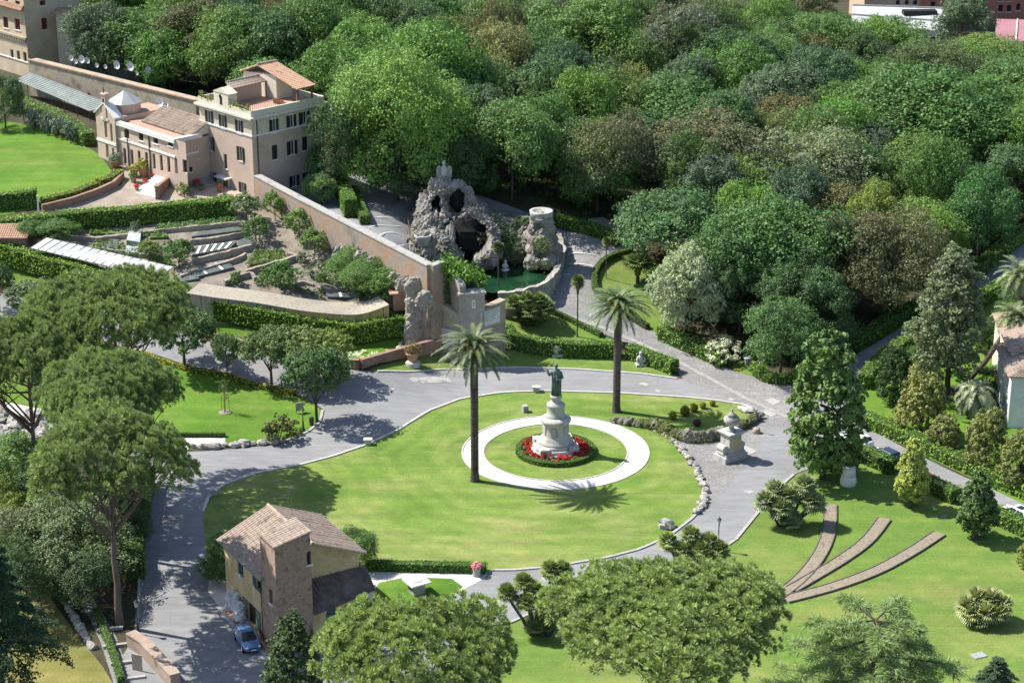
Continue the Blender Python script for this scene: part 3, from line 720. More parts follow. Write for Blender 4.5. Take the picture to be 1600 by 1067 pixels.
def fan_leaves(rs, nf, L, base, petiole, el0=85, el1=-35, blades=13):
    vs, tn = [], []
    for i in range(nf):
        u = (i + .5) / nf; el = math.radians(el0 + (el1 - el0) * u); az = i * 2.39996 + rs.uniform(-.3, .3)
        d = np.array([math.cos(el) * math.cos(az), math.cos(el) * math.sin(az), math.sin(el)]); s = np.array([-math.sin(az), math.cos(az), 0]); n = np.cross(s, d)
        o = base + d * petiole; t0 = rs.uniform(.1, .7)
        for k in range(blades):
            a = math.radians(-105 + 210 * k / (blades - 1)); q = d * math.cos(a) + s * math.sin(a); q = q + n * .12 * abs(math.sin(a)) ; w_ = np.cross(n, q) * L * .085
            l = L * (1 - .25 * (abs(a) / 1.8) ** 2); tip = o + q * l + np.array([0, 0, -.16 * L]); mid = o + q * l * .55
            vs.append(np.stack([o, mid + w_, tip, mid - w_])); tn.append(np.full(4, t0))
        wd = s * .02; vs.append(np.stack([base - wd, base + wd, o + wd, o - wd])); tn.append(np.full(4, .9))
    return np.concatenate(vs), np.concatenate(tn)
def mk_fan_palm(kind, H, nf, L, pet, seed, trunk_r=.13, skirt=True):
    rs = np.random.RandomState(seed); root = thing(kind, '', 'palm tree')
    v, t = fan_leaves(rs, nf, L, np.array([0, 0, H]), pet, 85, -60)
    o = np_mesh('crown', v, np.arange(len(v)).reshape(-1, 4), M['frond'], root, {'tone': t}); o['leafy'] = 1
    mb = MB(); n = 24; mb.tube([Vector((.02 * math.sin(k * .7), 0, -.3 + (H + .2) * k / n)) for k in range(n + 1)], [trunk_r * (1.3 if k < 2 else 1) for k in range(n + 1)], 8); mb.build('trunk', M['palm_bark'], root, True)
    if skirt:
        mb = MB(); mb.tube([Vector((0, 0, H - 2.1)), Vector((0, 0, H - 1.2)), Vector((0, 0, H - .3)), Vector((0, 0, H + .1))], [trunk_r * 1.5, trunk_r * 2.2, trunk_r * 3.0, trunk_r * 1.5], 9); mb.build('skirt', M['dead_frond'], root)
    root['H'] = H; root['R'] = L
    return root
def mk_palm_clump(kind, stems, nf, L, pet, seed, low=0):
    """clump: several leaning stems, each with its own head of fan leaves"""
    rs = np.random.RandomState(seed); root = thing(kind, '', 'palm clump')
    vs, ts = [], []
    for (x, y, h) in stems:
        v, t = fan_leaves(rs, nf, L, np.array([x, y, h]), pet); vs.append(v); ts.append(t)
        mb = MB(); mb.tube([Vector((x * .25, y * .25, -.3)), Vector((x * .55, y * .55, h * .4)), Vector((x * .85, y * .85, h * .75)), Vector((x, y, h))], [.16, .15, .14, .14], 7); mb.build('trunk', M['palm_bark'], root, True)
    for i in range(low):
        a = rs.uniform(0, 6.28); r = rs.uniform(.2, 1.5)
        v, t = fan_leaves(rs, max(8, nf // 2), L, np.array([r * math.cos(a), r * math.sin(a), rs.uniform(.3, 1.2)]), pet, 85, 10); vs.append(v); ts.append(t - .15)
    v, t = np.concatenate(vs), np.concatenate(ts)
    o = np_mesh('crown', v, np.arange(len(v)).reshape(-1, 4), M['frond'], root, {'tone': t}); o['leafy'] = 1
    root['H'] = max(s[2] for s in stems); root['R'] = 2.5
    return root
def mk_cedar(kind, H, R, nlev, seed, droop=.25, dens=1.0, flat_top=False, tl=.34, bw=.05):
    """cedar: tiers of nearly level boughs carrying flat sprays of drooping twigs"""
    rs = np.random.RandomState(seed); root = thing(kind, '', 'tree'); rg = random.Random(seed); mb = MB()
    mb.tube([Vector((0, 0, -.4 + (H * .97 + .4) * k / 8)) for k in range(9)], [.42 * (1 - .85 * k / 8) + .03 for k in range(9)], 8)
    pc, pa, tn = [], [], []
    for i in range(nlev):
        u = i / (nlev - 1); z = H * (.34 + .63 * u); rr = R * ((1 - .55 * u ** 1.5) if flat_top else (1.02 - .9 * u)); nb = max(4, int(8 - 3 * u))
        for k in range(nb):
            az = 6.283 * k / nb + i * 1.1 + rg.uniform(-.3, .3); L = rr * rg.uniform(.75, 1.1); d = Vector((math.cos(az), math.sin(az), 0)); s = Vector((-d.y, d.x, 0))
            pts = [Vector((0, 0, z)) + d * L * t + Vector((0, 0, L * (.10 * t - droop * t * t))) for t in (0, .25, .5, .75, 1)]
            mb.tube(pts, [.10 * (1 - .4 * u), .085, .06, .04, .015], 5)
            for tw in range(int(13 * dens)):
                t = rg.uniform(.22, 1.0); sd = rg.choice((-1, 1)); tl = L * .38 * (1.15 - t * .7) * rg.uniform(.5, 1)
                b0 = Vector((0, 0, z)) + d * L * t + Vector((0, 0, L * (.10 * t - droop * t * t)))
                td = (d * .75 + s * sd * .8).normalized()
                for j in range(9):
                    q = j / 8; pp = b0 + td * tl * q + Vector((0, 0, -.35 * tl * q * q)); pc.append(pp); pa.append((td.x * .5, td.y * .5, -.25)); tn.append(.2 + .35 * t + rg.uniform(-.1, .25))
    mb.build('trunk', M['bark'], root, True); nb = 7
    v, f = tufts(rs, np.array(pc) + rs.normal(size=(len(pc), 3)) * .09, np.array(pa), tl, nb, bw, .8)
    o = np_mesh('crown', v, f, M['needle'], root, {'tone': np.repeat(np.array(tn), 4 * nb)}); o['leafy'] = 1
    root['H'] = H; root['R'] = R
    return root
def mk_shrub(kind, R, H, n, leaf, seed, nl=9, mat='leaf', stem=False, cat='shrub'):
    rs = np.random.RandomState(seed); root = thing(kind, '', cat)
    cen, rad, out = lobes_ellipsoid(rs, nl, R, H * .5, H * .5, (.35, .5), -.3, inner=.5); rad = np.minimum(rad, H * .45)
    p, nn, s, t = crown_leaves(rs, cen, rad, out, n / nl, leaf, jitter=.5); p[:, 2] = np.maximum(p[:, 2], .03)
    v, f = leaf_quads(p, nn, s, rs); o = np_mesh('foliage', v, f, M[mat], root, {'tone': np.repeat(t, 4)}); o['leafy'] = 1
    mb = MB()
    for k in range(5): mb.tube([(0, 0, -.1), tuple(cen[k % len(cen)] * .6), tuple(cen[k % len(cen)])], [.05, .035, .015], 5)
    mb.build('stem', M['bark'], root)
    root['H'] = H; root['R'] = R
    return root
M['hedge_core'] = mottled('hedge_core', (.028, .052, .012), (.055, .10, .02), 2, fine=6)
# unit trees
PROTO = {}
PROTO['oak_a'] = mk_broadleaf('oak_tree', 12, 5.2, 2.6, 21, 1150, .165, 11, rl=(.26, .50), inner=.82)
PROTO['oak_b'] = mk_broadleaf('oak_tree', 12, 5.0, 1.6, 26, 950, .155, 12, rl=(.22, .48), inner=.82)
PROTO['oak_c'] = mk_broadleaf('oak_tree', 12, 5.4, 3.2, 18, 1350, .17, 13, rl=(.30, .54), inner=.80)
PROTO['oak_d'] = mk_broadleaf('holm_oak', 12, 4.8, 1.2, 36, 680, .14, 14, rl=(.18, .42), inner=.84)
PROTO['oak_e'] = mk_broadleaf('holm_oak', 12, 5.0, 2.0, 32, 760, .135, 15, rl=(.2, .44), inner=.82, jitter=.7)
PROTO['airy'] = mk_broadleaf('ash_tree', 12, 4.6, 3.0, 36, 330, .15, 16, rl=(.16, .34), jitter=.8)
PROTO['maple'] = mk_broadleaf('maple_tree', 16, 7.6, 1.6, 44, 1150, .18, 17, rl=(.18, .42), inner=.86)
PROTO['tower'] = mk_broadleaf('cypress_tree', 22, 5.0, 1.2, 85, 270, .19, 18, zmin=-1, rl=(.18, .30), shape=lambda t: (1 - .78 * t ** 1.25) * min(1, .55 + 3 * t), jitter=.9, trunk_r=.4)
PROTO['magnolia'] = mk_broadleaf('magnolia_tree', 15, 4.2, .1, 70, 190, .26, 19, zmin=-1, rl=(.2, .32), shape=lambda t: (1 - .62 * t ** 1.3) * min(1, .7 + 2 * t), jitter=.7)
PROTO['cone'] = mk_broadleaf('magnolia_tree', 7, 2.5, .25, 46, 240, .16, 20, zmin=-1, rl=(.22, .36), shape=lambda t: (1.06 - .9 * t) * min(1, .7 + 3 * t))
PROTO['egg'] = mk_broadleaf('magnolia_tree', 7, 2.9, .2, 46, 240, .16, 21, zmin=-1, rl=(.2, .34), shape=lambda t: (1.0 - .55 * t ** 1.6) * min(1, .75 + 2 * t))
PROTO['yew'] = mk_broadleaf('yew_tree', 7, 3.0, .1, 60, 260, .12, 22, zmin=-1, rl=(.2, .32), shape=lambda t: (1.05 - .75 * t ** 1.4), jitter=.7)
PROTO['cypress'] = mk_broadleaf('italian_cypress', 12, 2.6, .2, 230, 140, .105, 23, zmin=-1, rl=(.12, .19), shape=lambda t: (1.05 - .9 * t ** 1.5) * min(1, .85 + 2 * t), jitter=.8, inner=.8)
PROTO['clipped'] = mk_broadleaf('clipped_holm_oak', 7, 3.2, 3.0, 42, 330, .13, 24, rl=(.2, .32), zmin=-.7, inner=.8, trunk_r=.2)
PROTO['small'] = mk_broadleaf('orange_tree', 3.6, 1.7, 1.0, 24, 190, .10, 25, rl=(.24, .38), trunk_r=.09)
PROTO['flower'] = mk_broadleaf('flowering_tree', 8, 4.6, 1.0, 44, 420, .15, 26, rl=(.2, .34), zmin=-.6, inner=.82)
PROTO['pine_a'] = mk_pine('umbrella_pine', 16, 8.6, 3.1, 95, 62, 31, tl=.50)
PROTO['pine_b'] = mk_pine('umbrella_pine', 16, 8.2, 3.4, 90, 64, 32, tl=.50)
PROTO['pine_c'] = mk_pine('umbrella_pine', 16, 7.6, 3.9, 80, 62, 33, rl=(.16, .27), tl=.50)
PROTO['cedar'] = mk_cedar('cedar_tree', 13, 8.2, 6, 41, droop=.10, dens=1.5, flat_top=True, tl=.42, bw=.03)
PROTO['deodar'] = mk_cedar('cedar_tree', 15, 6.2, 13, 42, droop=.36, dens=2.4)
PROTO['date_palm'] = mk_date_palm('date_palm', 16.5, 78, 4.7, 51, .40, True, .40, 1.55)
PROTO['pindo_palm'] = mk_date_palm('pindo_palm', 2.6, 46, 3.2, 52, .3, False, .6, 2.5)
PROTO['slim_palm'] = mk_fan_palm('fan_palm', 9, 46, .85, .5, 53, .11)
PROTO['short_palm'] = mk_fan_palm('fan_palm', 3.2, 34, .8, .5, 54, .12)
PROTO['shrub'] = mk_shrub('shrub', 1.6, 1.8, 1500, .13, 61)
PROTO['grey_shrub'] = mk_shrub('shrub', 1.6, 2.2, 900, .17, 62, nl=12)
def mk_ball():
    rs = np.random.RandomState(8); root = thing('clipped_ball', '', 'shrub'); d = rdir(rs, 1500); pos = d * np.array([.6, .6, .55]) * rs.uniform(.9, 1.04, (1500, 1)) + np.array([0, 0, .52]); pos[:, 2] = np.maximum(pos[:, 2], .02)
    v, f = leaf_quads(pos, d + rs.normal(size=d.shape) * .5, .06 * rs.uniform(.6, 1.3, 1500), rs); o = np_mesh('foliage', v, f, M['leaf'], root, {'tone': np.repeat(rs.uniform(0, .7, 1500), 4)}); o['leafy'] = 1
    mb = MB(); mb.ball((0, 0, .52), (.5, .5, .46), 12, 8); mb.build('core', M['hedge_core'], root); root['H'] = 1.07; root['R'] = .6; return root
PROTO['ball'] = mk_ball()
USED = set()
def plant(kind, label, base=None, top=None, wpx=None, h=None, col=(.06, .11, .03), cat=None, group=None, rz=None, name=None, rnd=random.Random(5)):
    """base / top are photo pixels; wpx the crown's width in photo pixels; h the height in metres"""
    pr = PROTO[kind]
    if base is not None:
        p = P(*base) if not isinstance(base, Vector) else base
        if h is None: q = atY(top[0], top[1], p.y); h = q.z - p.z
    else:
        p = P(top[0], top[1], h)
    sy_ = rnd.uniform(.86, 1.16) if kind[:3] in ('oak', 'air') else 1.0
    s = h / pr['H']; sx = s if wpx is None else wpx / PPM(up(p, h * .7)) / (2 * pr['R'] * 1.05)
    rz = rnd.uniform(0, 6.28) if rz is None else rz
    if kind not in USED:
        USED.add(kind); r = pr; r.location = p; r.rotation_euler = (0, 0, rz); r.scale = (sx, sx * sy_, s); r['label'] = label
        if group: r['group'] = group
        for ch in r.children:
            if 'leafy' in ch: ch.color = (*col, 1)
    else:
        r = copy_thing(pr, p, rz, (sx, sx * sy_, s), label, group, (*col, 1))
        if not group and 'group' in r: del r['group']
    if name: r.name = name
    if cat: r['category'] = cat
    return r
def finish_protos():
    for k, pr in PROTO.items():
        if k not in USED:
            for ch in list(pr.children): bpy.data.objects.remove(ch)
            bpy.data.objects.remove(pr)
    for o in COL.objects:
        for k in ('leafy', 'H', 'R'):
            if k in o: del o[k]
# hedges: a solid core under a skin of leaves
def hedge(px, h, wd, label, col=(.07, .13, .02), leaf=.15, dens=16, closed=False, world=None, seed=1, name='hedge', cat='hedge', flat=.25, group=None, tone=0.0):
    pts = world or [Vector(P(*q)).to_2d() for q in px]
    pts = resample(cr(pts, 5, closed) + ([pts[0].copy()] if closed else []), .7)
    if closed: pts = pts[:-1]
    rs = np.random.RandomState(seed + int(h * 10)); root = sweep(pts, [(-wd * .44, -.2), (wd * .44, -.2), (wd * .45, h * .9), (wd * .36, h * .95), (-wd * .36, h * .95), (-wd * .45, h * .9)], name, M['hedge_core'], closed=closed)
    q = np.array([tuple(p) for p in pts]); n = len(q)
    d = np.roll(q, -1, 0) - q if closed else np.gradient(q, axis=0)
    nn = unit(np.stack([-d[:, 1], d[:, 0], np.zeros(n)], 1)); zz = TA(q); Ls = .7 * n
    N = int(Ls * (2 * h + wd) * dens); i = rs.uniform(0, n - 1.001 if not closed else n, size=N); i0 = i.astype(int) % n; i1 = (i0 + 1) % n; fr = (i - i.astype(int))[:, None]
    c_ = q[i0] * (1 - fr) + q[i1] * fr; z0 = zz[i0] * (1 - fr[:, 0]) + zz[i1] * fr[:, 0]; nr = nn[i0]
    u = rs.uniform(0, 2 * h + wd, size=N); side = np.where(u < h, -1, np.where(u < 2 * h, 1, 0)); top = side == 0
    off = np.where(top, u - 2 * h - wd / 2, side * wd / 2); hh = np.where(u < h, u, np.where(top, h, u - h))
    wob = .5 * np.sin(i * 1.3) + .5 * np.sin(i * .61 + 2) + .6 * np.sin(i * 2.9 + hh * 3)
    off = off + side * (wob * .05 + rs.uniform(-.1, .08, size=N)); hh = hh + np.where(top, wob * .06 + rs.uniform(-.1, .09, size=N), 0)
    rnd_ = np.where(top, 0, -side * np.maximum(0, hh - h + .25) * .5)
    pos = np.stack([c_[:, 0] + nr[:, 0] * (off + rnd_), c_[:, 1] + nr[:, 1] * (off + rnd_), z0 + np.maximum(hh, .02)], 1)
    nrm = nr * side[:, None] + np.array([0, 0, 1.0]) * np.where(top, 1, .25)[:, None] + rs.normal(size=(N, 3)) * .5
    if not closed:                                             # end caps
        for e, sg in ((0, -1), (n - 1, 1)):
            m = int(wd * h * dens); a = rs.uniform(-wd / 2, wd / 2, size=m); b = rs.uniform(0, h, size=m); dv = unit(np.append(d[e], 0)[None])[0] * sg
            pe = np.array([q[e, 0], q[e, 1], zz[e]]) + nn[e] * a[:, None] + dv * rs.uniform(.02, .16, size=(m, 1)) + np.array([0, 0, 1.0]) * b[:, None]
            pos = np.concatenate([pos, pe]); nrm = np.concatenate([nrm, dv + rs.normal(size=(m, 3)) * .5])
    v, f = leaf_quads(pos, nrm, leaf * rs.uniform(.6, 1.3, size=len(pos)), rs)
    t = rs.uniform(.1, .8, size=len(pos)) + tone
    root.data.materials.clear()
    # join core and leaves into one mesh so that the hedge stays one thing
    cv = np.array([tuple(x.co) for x in root.data.vertices]); cf = [tuple(p.vertices) for p in root.data.polygons]
    me = bpy.data.meshes.new(name); me.from_pydata([tuple(x) for x in np.concatenate([v, cv])], [], [tuple(int(k) for k in x) for x in f] + [tuple(k + len(v) for k in x) for x in cf])
    me.materials.append(M['leaf']); me.materials.append(M['hedge_core'])
    me.polygons.foreach_set('material_index', np.concatenate([np.zeros(len(f), np.int32), np.ones(len(cf), np.int32)]))
    at = me.attributes.new('tone', 'FLOAT', 'POINT'); at.data.foreach_set('value', np.concatenate([np.repeat(t, 4), np.zeros(len(cv))]).astype(np.float32))
    me.update(); old = root.data; root.data = me; bpy.data.meshes.remove(old); root.color = (*col, 1)
    # move the origin to the hedge's middle
    m = Vector((float(q[:, 0].mean()), float(q[:, 1].mean()), float(zz.mean()))); me.transform(Matrix.Translation(-m)); root.location = m
    return tag(root, label, cat, group)
# ------------------------------------------------------------------ buildings
def XY(v): return Vector((v[0], v[1], 0))
class Facade:
    """a vertical wall plane from A to B (left to right seen from outside)"""
    def __init__(s, A, B, z0):
        s.A, s.B, s.z0 = XY(A), XY(B), z0; s.t = (s.B - s.A); s.L = s.t.length; s.t.normalize(); s.n = Vector((s.t.y, -s.t.x, 0))
    def pt(s, u, v, out=0.0): return s.A + s.t * u + s.n * out + Vector((0, 0, s.z0 + v))
    def uv(s, px, py):
        """wall coordinates of a photo pixel"""
        d = Vector(ray(px, py)); o = Vector((0, 0, CAMH)); k = (s.A - o).dot(s.n) / d.dot(s.n); q = o + d * k
        return (q - s.A).dot(s.t), q.z - s.z0
    def box(s, mb, u0, u1, v0, v1, o0, o1):
        c_ = s.pt((u0 + u1) / 2, (v0 + v1) / 2, (o0 + o1) / 2)
        return mb.box(c_, (u1 - u0, abs(o1 - o0), v1 - v0), math.atan2(s.t.y, s.t.x))
    def wall(s, mb, h, holes, depth=.25, u0=0.0, u1=None, v0=0.0):
        u1 = s.L if u1 is None else u1
        us = sorted({u0, u1, *[x for q in holes for x in q[:2]]}); vs = sorted({v0, h, *[x for q in holes for x in q[2:4]]})
        for a, b in zip(us[:-1], us[1:]):
            for c_, d in zip(vs[:-1], vs[1:]):
                m, k = (a + b) / 2, (c_ + d) / 2
                if any(q[0] < m < q[1] and q[2] < k < q[3] for q in holes): continue
                mb.quad(s.pt(a, c_), s.pt(b, c_), s.pt(b, d), s.pt(a, d))
        for a, b, c_, d in [q[:4] for q in holes]:
            for p, q in (((a, c_), (b, c_)), ((b, c_), (b, d)), ((b, d), (a, d)), ((a, d), (a, c_))):
                mb.quad(s.pt(*p), s.pt(*q), s.pt(*q, -depth), s.pt(*p, -depth))
    def window(s, parent, hole, frame='white', shutters=None, sill=True, pane='glass', bars=True, arch=False, depth=.25, name='window', closed=False, lintel=False):
        a, b, c_, d = hole[:4]; w_ = .05; mb = MB()
        if bars:
            s.box(mb, a, a + w_, c_, d, -depth + .02, -depth + .09); s.box(mb, b - w_, b, c_, d, -depth + .02, -depth + .09)
            s.box(mb, a + w_, b - w_, d - w_, d, -depth + .02, -depth + .09); s.box(mb, a + w_, b - w_, c_, c_ + w_, -depth + .02, -depth + .09)
            s.box(mb, (a + b) / 2 - .03, (a + b) / 2 + .03, c_ + w_, d - w_, -depth + .02, -depth + .08)
        else:
            s.box(mb, a, b, d - w_, d, -depth + .02, -depth + .09)
        win = mb.build(name, M[frame], parent)
        mb = MB(); mb.quad(s.pt(a, c_, -depth + .01), s.pt(b, c_, -depth + .01), s.pt(b, d, -depth + .01), s.pt(a, d, -depth + .01)); mb.build('pane', M[pane], win)
        if sill:
            mb = MB(); s.box(mb, a - .12, b + .12, c_ - .14, c_, -.02, .10); mb.build('sill', M['white'], win)
        if lintel:
            mb = MB(); s.box(mb, a - .1, b + .1, d, d + .2, -.02, .07); mb.build('lintel', M['white'], win)
        if shutters:
            sw = (b - a) / 2
            for sg in (0, 1):
                mb = MB()
                if closed: u0, u1 = (a + .01, a + sw - .01) if sg == 0 else (a + sw + .01, b - .01)
                else: u0, u1 = (a - sw * .98, a - .01) if sg == 0 else (b + .01, b + sw * .98)
                o0 = .035 if not closed else -.12
                s.box(mb, u0, u1, c_, d, o0, o0 + .04)
                k = max(4, int((d - c_) / .16))
                for i in range(k): s.box(mb, u0 + .06, u1 - .06, c_ + (d - c_) * (i + .25) / k, c_ + (d - c_) * (i + .7) / k, o0 + .04, o0 + .058)
                mb.build('shutter', M[shutters], win)
        return win
    def holes_px(s, lst):
        """(x0, x1, ytop, ybottom) photo pixels -> wall holes"""
        out = []
        for x0, x1, y0, y1 in lst:
            xm = (x0 + x1) / 2; u0 = s.uv(x0, (y0 + y1) / 2)[0]; u1 = s.uv(x1, (y0 + y1) / 2)[0]; v1 = s.uv(xm, y0)[1]; v0 = s.uv(xm, y1)[1]
            out.append((u0, u1, v0, v1))
        return out
def tiled(name, a, b, c_, d, mat, parent=None, pitch=.3, amp=.06, row=.45, thick=.12, smooth=False):
    """roof plane of half round tiles: eave a-b, ridge d-c (d above a)"""
    a, b, c_, d = map(Vector, (a, b, c_, d)); W_ = max((b - a).length, (c_ - d).length); S = ((d - a).length + (c_ - b).length) / 2
    nu = max(4, int(W_ / pitch) * 4); nv = max(2, int(S / row)); nrm = ((b - a).cross(d - a)).normalized()
    if nrm.z < 0: nrm = -nrm
    vs, rs = [], random.Random(int(W_ * 100))
    jit = [rs.uniform(-.03, .03) for _ in range(nu // 4 + 2)]
    for j in range(nv):
        for e in (0, 1):
            v = (j + e) / nv
            for i in range(nu + 1):
                u = i / nu; p = (a.lerp(b, u)).lerp(d.lerp(c_, u), v)
                h = amp * (abs(math.sin(math.pi * i / 4)) * 2 - 1) + (.05 if e == 0 else 0.0) + jit[i // 4] * .5
                vs.append(p + nrm * (thick + h))
    n = nu + 1; fs = []
    for j in range(2 * nv - 1):
        for i in range(nu): fs.append((j * n + i, j * n + i + 1, (j + 1) * n + i + 1, (j + 1) * n + i))
    mb = MB(); mb.add(vs, fs)
    mb.add([a, b, c_, d, a + nrm * thick, b + nrm * thick, c_ + nrm * thick, d + nrm * thick], [(3, 2, 1, 0), (4, 5, 6, 7), (0, 1, 5, 4), (1, 2, 6, 5), (2, 3, 7, 6), (3, 0, 4, 7)])
    return mb.build(name, M[mat], parent)
def rel(root):
    """make children that were built in world coordinates relative to their thing's base"""
    m = Matrix.Translation(-root.location)
    def go(o):
        for ch in o.children:
            if ch.data and not ch.get('_rel'): ch.data.transform(m); ch['_rel'] = 1
            go(ch)
    go(root)
    return root
def ridge_cap(a, b, mat, parent, r=.14, name='ridge'):
    mb = MB(); mb.tube([Vector(a), Vector(b)], r, 8); return mb.build(name, M[mat], parent)

# ---- monastery house
MZ = 12.3
C0 = PZ(398, 307, MZ); zc = atY(396, 187, C0.y).z - MZ
Lp = PZ(311, 163, MZ + zc); Rp = PZ(498, 161, MZ + zc)
e2 = (XY(Lp) - XY(C0)); bl = e2.length; e2.normalize()
e1 = Vector((-e2.y, e2.x, 0)); e1 = e1 if e1.x > 0 else -e1
al = (XY(Rp) - XY(C0)).dot(e1)
def H(u, v, z): return XY(C0) + e1 * u + e2 * v + Vector((0, 0, MZ + z))   # u along the right face, v along the left face
house = thing('monastery_house', 'three storey pink brick monastery house with dark shutters and a tiled roof terrace', 'house', H(0, 0, 0))
FL, FR = Facade(H(0, bl, 0), H(0, 0, 0), MZ), Facade(H(0, 0, 0), H(al, 0, 0), MZ)
def zpx(x, y): return 300 + x / 4.447, 60 + y / 4.447
def hp(lst): return [(zpx(x0, 0)[0], zpx(x1, 0)[0], zpx(0, y0)[1], zpx(0, y1)[1]) for x0, x1, y0, y1 in lst]
vs_ = FL.uv(396, 214)[1]                                             # string course height
Lh_top = FL.holes_px(hp([(107, 134, 505, 592), (202, 228, 535, 625), (315, 341, 570, 660)]))
Lh = FL.holes_px(hp([(119, 144, 685, 778), (326, 352, 755, 852), (134, 158, 930, 1000), (340, 364, 1003, 1075)]))
Larch = FL.holes_px(hp([(221, 243, 805, 905)]))
Rh_top = FR.holes_px(hp([(552, 584, 562, 655), (672, 706, 534, 622), (760, 797, 510, 598)]))
Rh = FR.holes_px(hp([(676, 712, 712, 808), (692, 726, 955, 1028), (783, 814, 930, 1000)]))
Rcl = FR.holes_px(hp([(556, 594, 742, 842), (766, 802, 684, 780)]))
mb = MB()
FL.wall(mb, vs_, [q for q in Lh + Larch], v0=-3); FR.wall(mb, vs_, Rh + Rcl, v0=-5)
Facade(H(al, 0, 0), H(al, bl, 0), MZ).wall(mb, vs_, [], v0=-5); Facade(H(al, bl, 0), H(0, bl, 0), MZ).wall(mb, vs_, [], v0=-3)
mb.build('wall', M['pink_brick'], house)
mb = MB(); FL.wall(mb, zc, Lh_top, v0=vs_); FR.wall(mb, zc, Rh_top, v0=vs_)
Facade(H(al, 0, 0), H(al, bl, 0), MZ).wall(mb, zc, [], v0=vs_); Facade(H(al, bl, 0), H(0, bl, 0), MZ).wall(mb, zc, [], v0=vs_)
mb.build('upper_wall', M['cream'], house)
mb = MB(); FL.box(mb, -.1, bl + .1, vs_ - .12, vs_ + .12, 0.003, .12); FR.box(mb, .003, al + .1, vs_ - .12, vs_ + .12, .003, .12); mb.build('string_course', M['white'], house)
mb = MB()
mb.prism([H(-.55, -.55, 0), H(al + .55, -.55, 0), H(al + .55, bl + .55, 0), H(-.55, bl + .55, 0)], MZ + zc, MZ + zc + .28)
for k in range(22):
    FL.box(mb, bl * (k + .3) / 22, bl * (k + .6) / 22, zc - .22, zc - .002, .02, .4); FR.box(mb, al * (k + .3) / 22, al * (k + .6) / 22, zc - .22, zc - .002, .02, .4)
mb.build('cornice', M['pale_cream'], house)
mb = MB()
for (u0, v0, u1, v1) in ((-.1, -.1, al + .1, .2), (-.1, bl - .2, al + .1, bl + .1), (-.1, .2, .2, bl - .2), (al - .2, .2, al + .1, bl - .2)):
    mb.prism([H(u0, v0, 0), H(u1, v0, 0), H(u1, v1, 0), H(u0, v1, 0)], MZ + zc + .283, MZ + zc + 1.15)
mb.build('parapet', M['pale_cream'], house)
mb = MB(); mb.prism([H(.2, .2, 0), H(al - .2, .2, 0), H(al - .2, bl - .2, 0), H(.2, bl - .2, 0)], MZ + zc + .283, MZ + zc + .5); mb.build('terrace_floor', M['terracotta'], house)
for q in Lh_top: FL.window(house, q, shutters='shutter', lintel=True)
for q in Lh: FL.window(house, q, shutters='shutter')
for q in Rh_top: FR.window(house, q, shutters='shutter', lintel=True)
for q in Rh: FR.window(house, q, shutters='shutter')
for q in Rcl: FR.window(house, q, shutters='shutter', closed=True)
for q in Larch: FL.window(house, q, pane='dark', bars=False)
# front door with white surround
du, dv = FL.uv(*zpx(242, 1050)); mb = MB(); FL.box(mb, du - .75, du + .75, dv - .9, dv + 1.75, .003, .16); FL.box(mb, du - 1.3, du + 1.3, dv + 1.75, dv + 1.95, .003, 1.1); door = mb.build('door', M['white'], house)
mb = MB(); FL.box(mb, du - .5, du + .5, dv - .9, dv + 1.5, .16, .2); mb.build('door_leaf', M['wood'], door)
mb = MB(); a_, b_ = FR.uv(*zpx(472, 700)); FR.box(mb, .8, .92, -2, zc - .25, .01, .12); mb.build('drainpipe', M['iron'], house)
# roof terrace rooms
TZ = MZ + zc + .5
E1, E2 = PZ(464, 141, TZ + 2.3), PZ(494, 134, TZ + 2.3); R1, R2 = PZ(402, 103, TZ + 4.3), PZ(432, 97, TZ + 4.3)
tiled('terrace_roof', E1, E2, R2, R1, 'tile', house); ridge_cap(up(R1, .2), up(R2, .2), 'tile_pale', house, .22)
B1, B2 = R1 + e2 * 4.2 - Vector((0, 0, 1.5)), R2 + e2 * 4.2 - Vector((0, 0, 1.5))
tiled('terrace_roof', B2, B1, R1, R2, 'tile', house)
def toH(p): q = XY(p) - XY(C0); return q.dot(e1), q.dot(e2)
ur, vr = toH(R1); ue, ve = toH(E1); ur2, _ = toH(R2); rr_ = toH(B1)[1]
mb = MB()
mid = vr - (vr - ve) * .42
mb.prism([H(ur + .4, mid, 0), H(ur2 - .3, mid, 0), H(ur2 - .3, rr_ - .3, 0), H(ur + .4, rr_ - .3, 0)], TZ, [TZ + 4.3 - 2.0 * .42 + .02, TZ + 4.3 - 2.0 * .42 + .02, TZ + 2.85, TZ + 2.85])
mb.build('terrace_room', M['pale_cream'], house)
for uu in (ur + .5, ur2 - .4):
    for vv in (ve + .5,):
        mb = MB(); mb.box(H(uu, vv, zc + .5 + 1.15), (.22, .22, 2.3), math.atan2(e1.y, e1.x)); mb.build('post', M['wood'], house)
P1, P2, P3, P4 = PZ(361, 140.5, TZ + 2.2), PZ(417, 127.5, TZ + 2.2), PZ(405, 119, TZ + 2.9), PZ(353, 130, TZ + 2.9)
tiled('pergola_roof', P1, P2, P3, P4, 'tile_pale', house); ridge_cap(up(P4, .15), up(P3, .15), 'tile_pale', house, .15)
mb = MB(); mb.prism([XY(P1.lerp(P4, .75)), XY(P2.lerp(P3, .75)), XY(P3), XY(P4)], TZ, TZ + 2.5); mb.build('terrace_room', M['pink_brick'], house)
for k in range(2): mb = MB(); q = P1.lerp(P2, .04 + .92 * k); mb.box((q.x, q.y, TZ + 1.1), (.16, .16, 2.2)); mb.build('post', M['wood'], house)
gu0 = FL.uv(335, 150)[0]; gu1 = FL.uv(357, 150)[0]; mb = MB(); FL.box(mb, gu0, gu1, zc + .29, zc + 2.6, .12, -1.4)
for sg in (0, 1): pass
